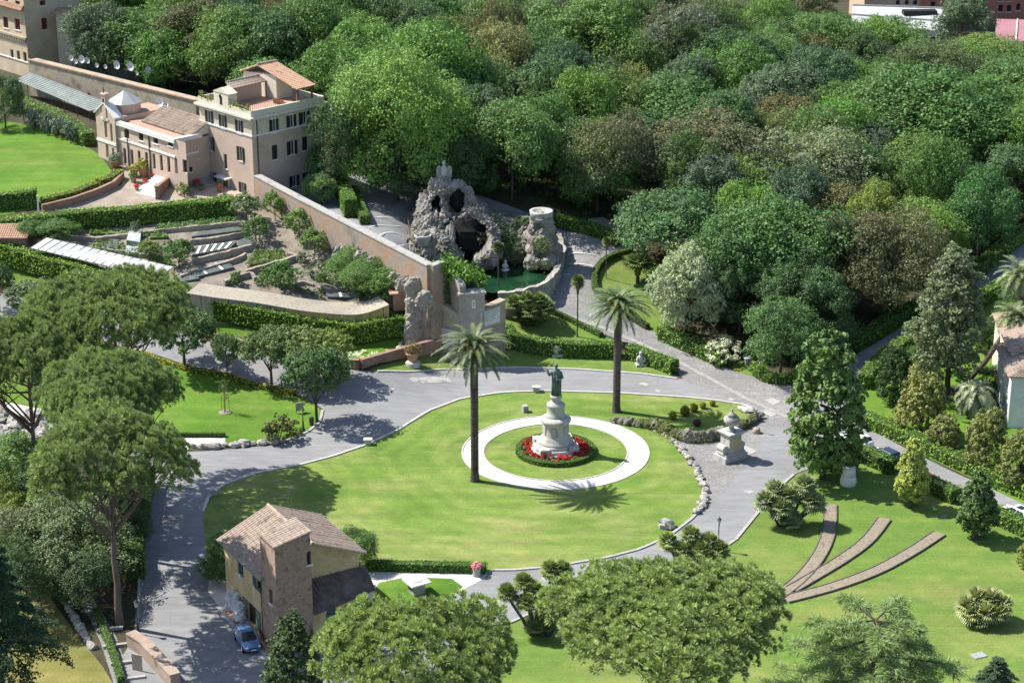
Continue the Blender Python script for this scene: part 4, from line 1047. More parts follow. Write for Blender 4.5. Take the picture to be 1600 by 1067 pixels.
gm = (gu0 + gu1) / 2; mb.add([FL.pt(gu0 - .1, zc + 2.6, .2), FL.pt(gu1 + .1, zc + 2.6, .2), FL.pt(gm, zc + 3.3, .2), FL.pt(gu0 - .1, zc + 2.6, -1.5), FL.pt(gu1 + .1, zc + 2.6, -1.5), FL.pt(gm, zc + 3.3, -1.5)], [(0, 1, 2), (5, 4, 3), (0, 2, 5, 3), (1, 4, 5, 2), (0, 3, 4, 1)])
gb_ = mb.build('bell_gable', M['pale_cream'], house); mb = MB(); FL.box(mb, gm - .28, gm + .28, zc + .9, zc + 2.1, .121, .14); mb.ball(FL.pt(gm, zc + 2.1, .121), (.28, .02, .28), 10, 6); mb.build('opening', M['dark'], gb_)
mb = MB()
for F_, L_ in ((FL, bl), (FR, al)):
    n_ = int(L_ / .35)
    for k in range(n_ + 1):
        if F_ is FR or k * .35 > gu1 + .1 or k * .35 < gu0 - .1:
            if F_ is FR and k * .35 > al * .45: continue
            F_.box(mb, k * .35 - .015, k * .35 + .015, zc + 1.15, zc + 1.95, -.02, -.05)
    if F_ is FL: F_.box(mb, 0, gu0 - .05, zc + 1.95, zc + 2.0, -.01, -.06); F_.box(mb, gu1 + .05, L_, zc + 1.95, zc + 2.0, -.01, -.06)
    else: F_.box(mb, 0, al * .45, zc + 1.95, zc + 2.0, -.01, -.06)
    mb.build('railing', M['iron'], house); mb = MB()
for u_, v_, l_ in ((ue + .5, ve + 1.6, 0),): mb = MB(); mb.box(H(u_ - 1.6, ve + 2.6, zc + .72), (2.2, .5, .42), math.atan2(e2.y, e2.x)); mb.box(H(u_ - 1.85, ve + 2.6, zc + 1.1), (2.2, .1, .5), math.atan2(e2.y, e2.x)); mb.build('bench', M['wood'], house)
rel(house)
# climbing plants in the terrace railing
for k_, (a_, b_, lab) in enumerate([(0.2, gu0 - .3, 'yellow green creeper on the terrace railing left of the little gable'), (gu1 + .3, bl - .3, 'yellow green creeper on the terrace railing near the house corner')]):
    rs = np.random.RandomState(k_); n_ = 420; uu = rs.uniform(a_, b_, n_); hh = zc + .95 + rs.uniform(0, 1.15, n_) * (.6 + .4 * np.sin(uu * 2.3))
    pos = np.array([tuple(FL.pt(a, b, rs.uniform(-.18, .12))) for a, b in zip(uu, hh)]); nr = np.array([tuple(FL.n)] * n_) + rs.normal(size=(n_, 3)) * .6
    v, f = leaf_quads(pos, nr, .13 * rs.uniform(.6, 1.3, n_), rs); m_ = pos.mean(0); o = np_mesh('creeper', v - m_, f, M['leaf'], None, {'tone': np.repeat(rs.uniform(0, .8, n_), 4)}, loc=tuple(m_)); o.color = (.15, .19, .05, 1); tag(o, lab, 'creeper')
# ---- chapel wing (same frontage direction)
WF0, WF1 = PZ(188, 262, 12.7), PZ(296, 290, 12.5)
wd_ = (XY(WF1) - XY(WF0)); wd_ = -e2; wl = (XY(WF1) - XY(WF0)).dot(wd_); wb = e1
def Wp(u, v, z): return XY(WF0) + wd_ * u + wb * v + Vector((0, 0, 12.5 + z))
FW = Facade(Wp(0, 0, 0), Wp(wl, 0, 0), 12.5); wh = atY(188, 195, WF0.y).z - 12.5
wing = thing('chapel_wing', 'low pink brick convent wing with narrow slit windows and a tiled strip roof', 'building', Wp(0, 0, 0))
q4 = lambda X, Y: (X / 4, Y / 4)
up_h = FW.holes_px([(777/4, 806/4, 812/4, 866/4), (866/4, 895/4, 826/4, 880/4), (958/4, 987/4, 845/4, 898/4), (1050/4, 1080/4, 862/4, 914/4)])
slots = FW.holes_px([(x/4, (x+17)/4, (y)/4, (y+95)/4) for x, y in [(772, 928), (816, 937), (862, 945), (908, 953), (954, 962), (1000, 972), (1046, 982), (1092, 990)]])
dr_ = FW.holes_px([(1142/4, 1168/4, 1000/4, 1080/4)])
mb = MB(); FW.wall(mb, wh, up_h + slots + dr_, v0=-2)
FS = Facade(Wp(wl, 0, 0), Wp(wl, 7, 0), 12.5); sd_ = [(1.0, 1.5, wh - 2.6, wh - 1.3), (2.3, 2.8, 1.9, 2.6)]; FS.wall(mb, wh, sd_, v0=-2)
Facade(Wp(wl, 9, 0), Wp(0, 9, 0), 12.5).wall(mb, wh, [], v0=-2); Facade(Wp(0, 9, 0), Wp(0, 0, 0), 12.5).wall(mb, wh, [], v0=-2)
mb.build('wall', M['pink_brick'], wing)
for q in up_h: FW.window(wing, q, frame='dark', pane='dark')
for q in slots: FW.window(wing, q, frame='dark', pane='dark', bars=False, sill=False, name='slit_window')
for q in dr_: FW.window(wing, q, frame='dark', pane='dark', bars=False, sill=False, name='door')
for q in sd_: FS.window(wing, q, frame='dark', pane='dark')
sc_ = FW.uv(230, 231)[1]; mb = MB(); FW.box(mb, -.02, wl + .1, sc_ - .14, sc_ + .14, .003, .1); FS.box(mb, .003, 4, sc_ - .14, sc_ + .14, .003, .1); mb.build('string_course', M['white'], wing)
mb = MB(); FW.box(mb, -.1, wl + .35, wh, wh + .6, .3, -.3); FS.box(mb, .3, 4.5, wh, wh + .6, .35, -.3); mb.build('parapet', M['white'], wing)
mb = MB(); mb.prism([Wp(0, .3, 0), Wp(wl - .3, .3, 0), Wp(wl - .3, 9, 0), Wp(0, 9, 0)], 12.5 + wh, 12.5 + wh + .3); mb.build('roof_terrace', M['terracotta'], wing)
A_, B_ = Wp(2.2, 2.6, wh + .35), Wp(wl, 2.6, wh + .35); tiled('roof', A_, B_, Wp(wl, 6.6, wh + 2.0), Wp(2.2, 6.6, wh + 2.0), 'tile_pale', wing)
mb = MB(); mb.prism([Wp(2.25, 2.7, 0), Wp(wl, 2.7, 0), Wp(wl, 6.5, 0), Wp(2.25, 6.5, 0)], 12.5 + wh + .3, [12.5 + wh + .32, 12.5 + wh + .32, 12.5 + wh + 1.9, 12.5 + wh + 1.9]); mb.build('roof_gable', M['pale_cream'], wing)
for uu in (wl * .17, wl * .56):
    mb = MB(); FW.box(mb, uu, uu + .12, -1, wh + .4, .02, .15); mb.build('drainpipe', M['iron'], wing)
rel(wing)
chapel = thing('chapel', 'small pink brick chapel with a gabled front, bell cote and grey lead octagonal roof', 'chapel', Wp(-4.9, 0, 0))
gw = 4.9
FG = Facade(Wp(-gw, -.4, 0), Wp(-.02, -.4, 0), 12.5); gh = atY(139, 175, Wp(-gw, 0, 0).y).z - 12.5
gh = max(5.5, min(gh, 9)); mb = MB()
slo = [(gw * .42, gw * .56, gh - 3.3, gh - .9), (gw * .72, gw * .84, gh - 3.6, gh - 1.0), (gw * .42, gw * .56, 1.2, gh - 4.3), (gw * .75, gw * .86, 1.2, 3.0)]
FG.wall(mb, gh, slo, v0=-2, depth=.5); FG.box(mb, 0, gw, -2, gh, -.6, -.9)
mb.add([FG.pt(0, gh), FG.pt(gw, gh), FG.pt(gw / 2, gh + 1.7), FG.pt(0, gh, -1.2), FG.pt(gw, gh, -1.2), FG.pt(gw / 2, gh + 1.7, -1.2)], [(0, 1, 2), (5, 4, 3)])
Facade(Wp(-gw, 8.6, 0), Wp(-gw, -.4, 0), 12.5).wall(mb, gh, [], v0=-2); Facade(Wp(-.02, -.4, 0), Wp(-.02, 8.6, 0), 12.5).wall(mb, gh, [], v0=-2)
mb.build('wall', M['pink_brick'], chapel)
for q in slo: FG.window(chapel, q, frame='dark', pane='dark', bars=False, sill=False, depth=.5, name='slit_window')
mb = MB(); FG.box(mb, -.05, gw + .05, gh - 4.1, gh - 3.75, .003, .1); FG.box(mb, gw * .3, gw * .66, gh - .7, gh - .4, .003, .12); mb.build('string_course', M['white'], chapel)
mb = MB(); rf = [FG.pt(-.2, gh - .1, .2), FG.pt(gw / 2, gh + 1.75, .2), FG.pt(gw + .2, gh - .1, .2), FG.pt(-.2, gh - .1, -1.3), FG.pt(gw / 2, gh + 1.75, -1.3), FG.pt(gw + .2, gh - .1, -1.3)]
rf2 = [p + Vector((0, 0, .18)) for p in rf]
mb.add(rf + rf2, [(0, 3, 4, 1), (1, 4, 5, 2), (6, 7, 10, 9), (7, 8, 11, 10), (0, 1, 7, 6), (1, 2, 8, 7), (3, 9, 10, 4), (4, 10, 11, 5), (0, 6, 9, 3), (2, 5, 11, 8)]); mb.build('roof', M['white'], chapel)
mb = MB(); FG.box(mb, gw * .5 - .45, gw * .5 + .45, gh - .8, gh + 3.0, .12, -.5); FG.box(mb, gw * .5 - .6, gw * .5 + .6, gh + 3.0, gh + 3.2, .25, -.6); bc = mb.build('bell_cote', M['pink_brick'], chapel)
mb = MB(); FG.box(mb, gw * .5 - .22, gw * .5 + .22, gh + 1.6, gh + 2.5, .121, .14); mb.build('opening', M['dark'], bc)
mb = MB(); FG.box(mb, gw * .5 - .04, gw * .5 + .04, gh + 3.2, gh + 4.1, 0, -.1); FG.box(mb, gw * .5 - .25, gw * .5 + .25, gh + 3.65, gh + 3.75, 0.004, -.1); mb.build('cross', M['iron'], bc)
mb = MB(); mb.prism([Wp(-gw, .9, 0), Wp(-.03, .9, 0), Wp(-.03, 8.6, 0), Wp(-gw, 8.6, 0)], 12.5 + gh - .5, 12.5 + gh - .05); mb.build('flat_roof', M['terracotta'], chapel)
dc = PZ(196, 178, 12.5 + wh + .5); dz = 12.5 + max(wh, gh) - .2
mb = MB(); mb.lathe([(2.3, -.8), (2.3, 1.4), (2.4, 1.4), (2.4, 1.55)], (dc.x, dc.y, dz), 8); dm = mb.build('drum', M['pink_brick'], chapel)
mb = MB(); mb.lathe([(2.6, 1.553), (.15, 3.1), (.05, 3.2)], (dc.x, dc.y, dz), 8); mb.build('lead_roof', M['lead'], chapel)
rel(chapel)
# ---- long brick wall with satellite dishes
WA, WB = PZ(310, 157, 19.0), PZ(48, 93, 20.2)
wdir = (XY(WB) - XY(WA)).normalized(); wn = Vector((wdir.y, -wdir.x, 0)); wn = wn if wn.y < 0 else -wn
bw = thing('boundary_wall', 'long weathered brick wall topped by a row of satellite dishes', 'wall', (WA.x, WA.y, 12))
mb = MB(); n_ = 24
for k in range(n_):
    a, b = WA.lerp(WB, k / n_), WA.lerp(WB, (k + 1) / n_); q = [XY(a) + wn * .6, XY(b) + wn * .6, XY(b) - wn * 1.2, XY(a) - wn * 1.2]
    mb.prism(q, 8, [a.z, b.z, b.z, a.z])
mb.build('wall', M['old_brick'], bw)
mb = MB(); mb.add([WA + wn * .75, WB + wn * .75, WB + wn * .45, WA + wn * .45, up(WA + wn * .75, .2), up(WB + wn * .75, .2), up(WB + wn * .45, .2), up(WA + wn * .45, .2)], [(3, 2, 1, 0), (4, 5, 6, 7), (0, 1, 5, 4), (1, 2, 6, 5), (2, 3, 7, 6), (3, 0, 4, 7)]); mb.build('coping', M['terracotta'], bw)
for k in range(8):
    a = WA.lerp(WB, (k + .4) / 8.6); mb = MB(); mb.box((a.x + wn.x * .65, a.y + wn.y * .65, a.z - 3.4), (.2, .25, .9), math.atan2(wdir.y, wdir.x)); mb.build('drain_slot', M['dark'], bw)
rel(bw)
def dish(px, py, r, label, group='satellite dishes on the brick wall', base=None, az=-2.2):
    p = base if base is not None else PZ(px, py, atY(px, py, 1).z * 0 + 20.6); t = thing('satellite_dish', label, 'satellite dish', p, az, group)
    mb = MB(); vs = []; n = 20
    for i in range(5):
        rr = r * i / 4
        for k in range(n): a = 6.2832 * k / n; vs.append((-.35 * r + .35 * (rr * rr / r) + .05, rr * math.cos(a), r * 1.05 + .2 + rr * math.sin(a)))
    fs = [(i * n + k, i * n + (k + 1) % n, (i + 1) * n + (k + 1) % n, (i + 1) * n + k) for i in range(4) for k in range(n)]
    mb.add(vs, fs); mb.add([(v[0] - .04, v[1], v[2]) for v in vs], [f[::-1] for f in fs]); mb.build('reflector', M['white'], t, True)
    mb = MB(); mb.tube([(-.3 * r, 0, -.6), (-.3 * r, 0, r * 1.1 + .1)], .06, 6); mb.build('mast', M['iron'], t)
    mb = MB(); mb.tube([(0, 0, .25), (r * .75, 0, r * .75 + .3)], .03, 5); mb.ball((r * .75, 0, r * .78 + .3), .09, 6, 4); mb.build('feed_arm', M['iron'], t)
    return t
DL = [((447,375),.62,'upright white dish, farthest left of the row on the brick wall'),((476,393),.5,'small white dish, second from the left on the brick wall'),((513,390),.85,'large white dish, third from the left on the brick wall'),((547,394),.7,'white dish, fourth from the left on the brick wall'),
      ((607,416),.5,'small white dish standing alone left of the middle of the wall'),((661,424),.48,'smallest white dish at the middle of the brick wall'),((732,427),.85,'big white dish right of the middle, left of the biggest'),((817,438),.95,'biggest white dish on the brick wall'),((858,463),.42,'little white dish low beside the biggest one'),((925,458),.8,'dish turned edge on, grey, farthest right on the brick wall')]
for (X, Y), r, l in DL:
    k = (X / 4 - 310) / (48 - 310.0); a = WA.lerp(WB, max(0, min(1, k * 1.0))); r *= .8; q = PZ(X / 4, Y / 4 + 3, a.z + .1)
    dish(0, 0, r, l, base=Vector((q.x, q.y, a.z)), az=-2.2 if X < 900 else -.6)
for X, Y, r, l in ((1000, 650, .75, 'larger white dish on the convent wing roof'), (1035, 655, .6, 'smaller white dish on the convent wing roof')):
    q = PZ(X / 4, Y / 4, 12.5 + wh + 1.9); dish(0, 0, r, l, 'dishes on the wing roof', Vector((q.x, q.y, 12.5 + wh + 1.2)), -2.2)
# ---- tower house in the upper left corner
TC = PZ(47, 128, 14.0); d1_ = -e2; d2_ = e1
thb = thing('tower_house', 'tall cream brick house with red shutters and arched windows in the upper left corner', 'house', (TC.x, TC.y, 14))
def Tp(u, v): return XY(TC) - d1_ * u + d2_ * v
F1, F2 = Facade(Tp(14, 0), Tp(0, 0), 14), Facade(Tp(0, 0), Tp(0, 11), 14)
h1 = F1.holes_px([(5, 12.5, 27, 44), (23, 31, 30, 47), (5, 12.5, -6, 6), (24, 31, 2, 9.5), (16.5, 21, 78, 93.5), (26.5, 31, 80, 95), (36.5, 41.5, 82, 97)])
h2 = F2.holes_px([(65, 74, 28.5, 46.5), (62, 71, 1, 9), (95, 102, 49, 63)])
TH_ = 17.5; mb = MB(); F1.wall(mb, TH_, h1, v0=-3, depth=.3); F2.wall(mb, TH_, h2, v0=-3, depth=.3)
Facade(Tp(0, 11), Tp(14, 11), 14).wall(mb, TH_, [], v0=-3); mb.build('wall', M['old_brick_cream'] if 'old_brick_cream' in M else M['cream'], thb)
for i, q in enumerate(h1): F1.window(thb, q, frame='dark', pane='red_shutter' if i < 4 else 'dark', bars=i < 4, sill=i < 4, depth=.3)
for i, q in enumerate(h2): F2.window(thb, q, frame='dark', pane='red_shutter' if i < 2 else 'dark', bars=i < 2, depth=.3)
cv = F1.uv(40, 62)[1]; mb = MB(); F1.box(mb, 0, F1.L + .3, cv, cv + .35, .003, .35)
for k in range(26): F1.box(mb, F1.L * (k + .2) / 26, F1.L * (k + .6) / 26, cv - .6, cv - .003, .003, .3)
mb.build('cornice', M['old_brick'], thb)
cv2 = F1.uv(40, 97)[1]; mb = MB(); F1.box(mb, 0, F1.L + .1, cv2 - .1, cv2 + .1, .003, .12); mb.build('string_course', M['white'], thb)
cv3 = F1.uv(40, 17)[1]; a_, b_ = F1.pt(0, cv3, .9), F1.pt(F1.L + .4, cv3, .9); tiled('eave_roof', a_, b_, F1.pt(F1.L, cv3 + .7, .01), F1.pt(0, cv3 + .7, .01), 'tile', thb, thick=.1)
rr1 = PZ(84, 3, 14 + 12.5); 
mb = MB(); mb.prism([Tp(-.3, -.3), Tp(-.3, 11.3), Tp(14.3, 11.3), Tp(14.3, -.3)], 14 + TH_, 14 + TH_ + .3); mb.build('roof', M['tile'], thb)
rel(thb)
# ---- glass roof beside the boundary wall
gt = thing('glass_shed', 'long sloping glass roof on posts below the boundary wall', 'glasshouse', PZ(90, 165, 14.4))
a, b, c_, d = PZ(24, 125, 17.0), PZ(140, 174, 16.0), PZ(175, 164, 17.2), PZ(46, 114, 18.2)
mb = MB(); mb.add([a, b, c_, d], [(0, 1, 2, 3)]); mb.add([up(x, -.05) for x in (a, b, c_, d)], [(3, 2, 1, 0)]); mb.build('roof_panes', M['greenhouse'] if 'greenhouse' in M else M['lead'], gt)
mb = MB()
for k in range(29):
    p, q = a.lerp(b, k / 28), d.lerp(c_, k / 28); mb.tube([up(p, .03), up(q, .03)], .03, 4)
mb.tube([up(a, .05), up(b, .05)], .07, 4); mb.tube([up(d, .05), up(c_, .05)], .07, 4); mb.build('rafters', M['lead'], gt)
for k in range(7):
    p = a.lerp(b, k / 6); mb = MB(); mb.tube([(p.x, p.y, T(p.x, p.y) - .2), up(p, 0)], .07, 5); mb.build('post', M['iron'], gt)
rel(gt)
# ------------------------------------------------------------------ garden walls, inscribed wall, fountain, statue, urn
def fract(p, s): 
    q = p * s; return mnoise.noise(q) + .5 * mnoise.noise(q * 2.1 + Vector((3, 1, 7))) + .25 * mnoise.noise(q * 4.3 + Vector((9, 2, 4)))
def path_wall(name, pts, wd, mat, label, cat='wall', coping=None, drop=1.2, rough=0.0, parent=None, bulge=0.0, step=.8):
    """free standing wall along world points whose z is the wall's top"""
    pts = resample([Vector(p) for p in pts], step); n = len(pts); mb = MB(); rows = 6 if rough else 2; vs, fs = [], []
    for i, p in enumerate(pts):
        d = pts[min(i + 1, n - 1)] - pts[max(i - 1, 0)]; d.z = 0; d.normalize(); nn = Vector((d.y, -d.x, 0)); zb = min(T(p.x + nn.x * wd * .7, p.y + nn.y * wd * .7), T(p.x - nn.x * wd * .7, p.y - nn.y * wd * .7), p.z - .2) - drop
        for sgn in (1, -1):
            for r_ in range(rows):
                t = r_ / (rows - 1); t = t if sgn > 0 else 1 - t; q = p + nn * wd / 2 * sgn * (1 + bulge * (1 - t)); q.z = zb + (p.z - zb) * t
                if rough: q += Vector((fract(q, .9), fract(q + Vector((5, 5, 5)), .9), fract(q, 1.1))) * rough
                vs.append(q)
    m = 2 * rows
    for i in range(n - 1):
        for k in range(m): fs.append((i * m + k, i * m + (k + 1) % m, (i + 1) * m + (k + 1) % m, (i + 1) * m + k))
    fs += [tuple(range(m - 1, -1, -1)), tuple(range((n - 1) * m, n * m))]
    mb.add(vs, fs)
    o = mb.build(name if not coping else 'wall', M[mat], None)
    bm = bmesh.new(); bm.from_mesh(o.data); bmesh.ops.recalc_face_normals(bm, faces=bm.faces); bm.to_mesh(o.data); bm.free()
    c_ = pts[n // 2]; base = Vector((c_.x, c_.y, T(c_.x, c_.y)))
    if not coping:
        o.data.transform(Matrix.Translation(-base)); o.location = base; return tag(o, label, cat)
    root = thing(name, label, cat, base); o.parent = root
    cp_ = sweep([(p.x, p.y, p.z) for p in pts], [(-wd * .58, .003), (wd * .58, .003), (wd * .58, .16), (-wd * .58, .16)], 'coping', M[coping], root, drape=False)
    return rel(root)
# brick retaining wall of the vegetable garden
b_ = NB('garden_wall_brick')
bc_ = b_.ramp(b_.noise(.35, 6, .7), [(.32, (.25, .205, .17)), (.48, (.37, .315, .27)), (.58, (.42, .27, .19)), (.70, (.32, .275, .24))])
bc_ = b_.mix(.45, bc_, b_.ramp(b_.noise(5, 4, .7), [(.3, (.45, .45, .45)), (.7, (1.1, 1.1, 1.1))]), 'MULTIPLY'); b_.bump(b_.noise(6, 3, .7), .5, .06); M['garden_wall'] = b_.done(bc_, .95, .1)
path_wall('garden_wall', [GWP[0]] + GWL[1:], 1.0, 'garden_wall', 'long brick retaining wall sloping from the monastery house down to the fountain', coping='stone_grey', drop=1.5)
G0 = PZ(673, 416, 12.7); N1 = PZ(699, 409, 12.6); N2 = PZ(711, 428, 11.4); N3 = PZ(723, 449, 10.2)
nw = path_wall('curved_wall', cr([G0, N1, N2, N3], 5), .8, 'garden_wall', 'high curved wall end overgrown with ivy, between garden wall and fountain', coping='stone_grey', drop=1.5)
# rough masonry buttress at the lower end of the garden wall
def rock_mesh(name, blobs, mat, parent=None, voxel=.22, amp=.35, cut=(), seed=0, label=None, cat=None, fine=.12):
    mb = MB()
    for i, (c_, r) in enumerate(blobs): mb.ball(c_, r, 14, 10)
    o = mb.build(name, M[mat]); md = o.modifiers.new('r', 'REMESH'); md.mode = 'VOXEL'; md.voxel_size = voxel
    dg = bpy.context.evaluated_depsgraph_get(); me = bpy.data.meshes.new_from_object(o.evaluated_get(dg)); old = o.data; o.modifiers.clear(); o.data = me; bpy.data.meshes.remove(old)
    for c_, r in cut:                                   # press hollows into the rock
        for v in me.vertices:
            d = Vector(((v.co.x - c_[0]) / r[0], (v.co.y - c_[1]) / r[1], (v.co.z - c_[2]) / r[2]))
            if d.length < 1:
                d = d.normalized() if d.length > 1e-4 else Vector((0, 1, 0)); d.y = abs(d.y) + .15; d.normalize()
                v.co = Vector((c_[0] + d.x * r[0], c_[1] + d.y * r[1], c_[2] + d.z * r[2]))
    me.update(); nr = [v.normal.copy() for v in me.vertices]
    for v, n_ in zip(me.vertices, nr):
        p = v.co + Vector((seed, seed * 2, 0)); k = fract(p, .55) * amp + (abs(mnoise.noise(p * 1.9)) - .3) * amp * .9 + mnoise.noise(p * 4.1) * fine; v.co = v.co + n_ * k
    me.update(); o.data.materials.clear(); o.data.materials.append(M[mat]); o.parent = parent
    return tag(o, label, cat)
bp = PZ(660, 552, 1.2)
blobs = []
for k in range(0):
    t = k / 11; p = PZ(656 + 6 * math.sin(k * 2.1), 540 - 100 * t, 1.5 + 7.5 * t); p = Vector((bp.x + (p.x - bp.x) * .8, bp.y + 1.6 + .9 * t, 1.2 + 8.6 * t)); blobs.append((p, (1.35 - .3 * t, 1.0, .9)))
for k in range(8):
    for j in range(4):
        t = k / 7; q = bp + Vector((1.0 - j * .85 + .2 * t, 1.5 + .5 * t - .25 * j, .3 + 8.6 * t * (1 - .1 * j))); blobs.append((q, (.85, .8, .95)))
o = rock_mesh('buttress', blobs, 'masonry', voxel=.2, amp=.22, label='rough stone buttress at the foot of the garden wall', cat='buttress')
o.data.transform(Matrix.Translation(-bp)); o.location = bp
blobs = []
for k in range(16):
    p = GWL[min(NG - 1, int(NG * (.52 + .46 * k / 15)))] + gnrm * .9; blobs.append((Vector((p.x, p.y, p.z - 4.0 - .5 * math.sin(k))), (1.3, .42, 1.3 + .4 * math.sin(k * 1.7))))
o = rock_mesh('rough_masonry', blobs, 'masonry', voxel=.2, amp=.3, label='band of rough grey masonry on the lower face of the garden wall', cat='masonry')
# inscribed exedra wall
ex = thing('inscribed_wall', 'brick wall with a tall grey pier and two white inscribed marble panels', 'wall', PZ(730, 562, .3))
Q0, Q1, Q2, Q3 = PZ(677, 553, .5), PZ(719, 566, .3), PZ(758, 563, .3), PZ(790, 547, .7)
FA, FB = Facade(Q0, Q1, .3), Facade(Q2, Q3, .3); FPi = Facade(Q1 - Vector((0, .5, 0)), Q2 - Vector((0, .5, 0)), .3)
ha0 = FA.uv(677, 466)[1]; ha1 = FA.uv(719, 492)[1]; hb1 = FB.uv(784, 470)[1]; hp_ = FPi.uv(740, 455)[1]
def slab(F, h0, h1, th, v0=-1.0):
    mb = MB(); a, b = F.pt(0, v0), F.pt(F.L, v0); a2, b2 = F.pt(0, h0), F.pt(F.L, h1)
    mb.add([a, b, b2, a2, a - F.n * th, b - F.n * th, b2 - F.n * th, a2 - F.n * th], [(0, 1, 2, 3), (7, 6, 5, 4), (3, 2, 6, 7), (1, 5, 6, 2), (0, 3, 7, 4), (0, 4, 5, 1)]); return mb
slab(FA, ha0, ha1, 1.0).build('brick_wall', M['old_brick'], ex); slab(FB, hb1 - .4, hb1, 1.0).build('brick_wall', M['old_brick'], ex)
pier = slab(FPi, hp_ - .5, hp_ - .5, 1.6).build('pier', M['stucco'], ex)
mb = MB(); FPi.box(mb, -.15, FPi.L + .15, hp_ - .5 + .003, hp_ - .2, .15, -1.75); mb.build('pier_cap', M['stone_grey'], ex)
mb = MB(); u_, v_ = FPi.uv(740, 475); FPi.box(mb, u_ - .22, u_ + .22, v_ - .55, v_ + .55, .003, .05); tb = mb.build('tablet', M['chalk'], ex)
mb = MB(); FPi.box(mb, u_ - .08, u_ + .08, v_ - .3, v_ + .3, .05, .06); FPi.box(mb, u_ - .14, u_ + .14, v_ + .05, v_ + .15, .061, .066); mb.build('carving', M['stone_grey'], tb)
def panel(F, x0, y0, x1, y1, lines, seed):
    u0, v0 = F.uv(x0, y0); u1, _ = F.uv(x1, y1); h = max(1.9, (u1 - u0) * .55); mb = MB(); F.box(mb, u0, u1, v0, v0 + h, .003, .12); p = mb.build('marble_panel', M['chalk'], ex)
    mb = MB(); w_ = .14
    F.box(mb, u0 - w_, u0, v0 - w_, v0 + h + w_, .003, .2); F.box(mb, u1, u1 + w_, v0 - w_, v0 + h + w_, .003, .2); F.box(mb, u0, u1, v0 + h, v0 + h + w_, .003, .2); F.box(mb, u0, u1, v0 - w_, v0, .003, .2); mb.build('frame', M['stone'], p)
    for i, t in enumerate(lines):
        cu = bpy.data.curves.new('t', 'FONT'); cu.body = t; cu.size = h * .17 if i == 0 else h * .125; cu.align_x = 'CENTER'; cu.extrude = .004
        to = bpy.data.objects.new('t', cu); COL.objects.link(to); dg = bpy.context.evaluated_depsgraph_get(); me = bpy.data.meshes.new_from_object(to.evaluated_get(dg)); bpy.data.objects.remove(to)
        mx = Matrix.Translation(F.pt((u0 + u1) / 2, v0 + h * (.80 - i * .155), .126)) @ Matrix(((F.t.x, 0, F.n.x, 0), (F.t.y, 0, F.n.y, 0), (0, 1, 0, 0), (0, 0, 0, 1)))
        me.transform(mx); me.materials.clear(); me.materials.append(M['text']); lo = bpy.data.objects.new('inscription', me); COL.objects.link(lo); lo.parent = p
    return p
panel(FA, 685, 533, 716, 545, ['IOHANNES', 'PONTIFEX MAXIMVS', 'ANNO DOMINI', 'IN HORTIS', 'POSVIT'], 1)
panel(FB, 750, 512, 780, 505, ['PONTIFEX MAXIMVS', 'FONTEM ET HORTOS', 'RESTITVIT ORNAVIT', 'ANNO DOMINI', 'IN COLLE'], 2)
mb = MB(); FA.box(mb, .6, FA.L - .2, -.5, .55, .01, .8); mb.build('stone_bench', M['stone_grey'], ex)
rel(ex)
# ivy on the curved wall
def ivy(name, label, pts, n, spread, col, seed, leaf=.2):
    rs = np.random.RandomState(seed); pos, nr = [], []
    for p, nv in pts:
        d = rs.normal(size=(n, 3)) * np.array(spread); pos.append(np.array(tuple(p)) + d); nr.append(np.array(tuple(nv)) + rs.normal(size=(n, 3)) * .6)
    pos, nr = np.concatenate(pos), np.concatenate(nr); v, f = leaf_quads(pos, nr, leaf * rs.uniform(.6, 1.3, len(pos)), rs); m_ = pos.mean(0)
    o = np_mesh(name, v - m_, f, M['leaf'], None, {'tone': np.repeat(rs.uniform(0, .8, len(pos)), 4)}, loc=tuple(m_)); o.color = (*col, 1); return tag(o, label, 'ivy')
vw = Vector((0, -1, .6))
ivy('ivy', 'bright ivy spilling over the top of the curved wall by the fountain', [(N1.lerp(N2, t) + Vector((.5 + .6 * math.sin(t * 9), -.3, .2 - .5 * abs(math.sin(t * 7)))), vw) for t in np.linspace(-.2, 1, 9)] + [(N2 + Vector((1.6 + .4 * k, .8, .2 - .35 * k)), vw) for k in range(4)], 110, (.75, .5, .45), (.10, .20, .03), 5)
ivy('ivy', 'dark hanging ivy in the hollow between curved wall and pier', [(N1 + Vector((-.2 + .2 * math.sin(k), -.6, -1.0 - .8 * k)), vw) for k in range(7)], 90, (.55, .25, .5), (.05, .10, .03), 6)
# low brick wall along the upper road
lw = []
for x, y, zt in [(-30, 443, 0), (60, 466, 0), (200, 499, 0), (330, 532, 0), (440, 559, 0), (545, 574, 0), (562, 575, 0)]: p = P(x, y); lw.append(Vector((p.x, p.y, p.z + .95)))
path_wall('low_brick_wall', lw, .5, 'brick', 'low brick retaining wall with flowers above the upper road', coping='brick', drop=.8)
path_wall('low_brick_wall', [up(P(564, 575), 1.0), up(P(620, 560), 1.1), up(P(682, 546), 1.3)], .5, 'brick', 'short low brick wall rising from the road to the inscribed wall', coping='brick', drop=.8)
path_wall('low_brick_wall', [up(P(66, 331), 1.0), up(P(112, 320), 1.0), up(P(152, 306), 1.0), up(P(178, 294), 1.0), up(P(192, 280), 1.0)], .5, 'brick', 'curved low brick wall under the golden hedges', drop=.8)
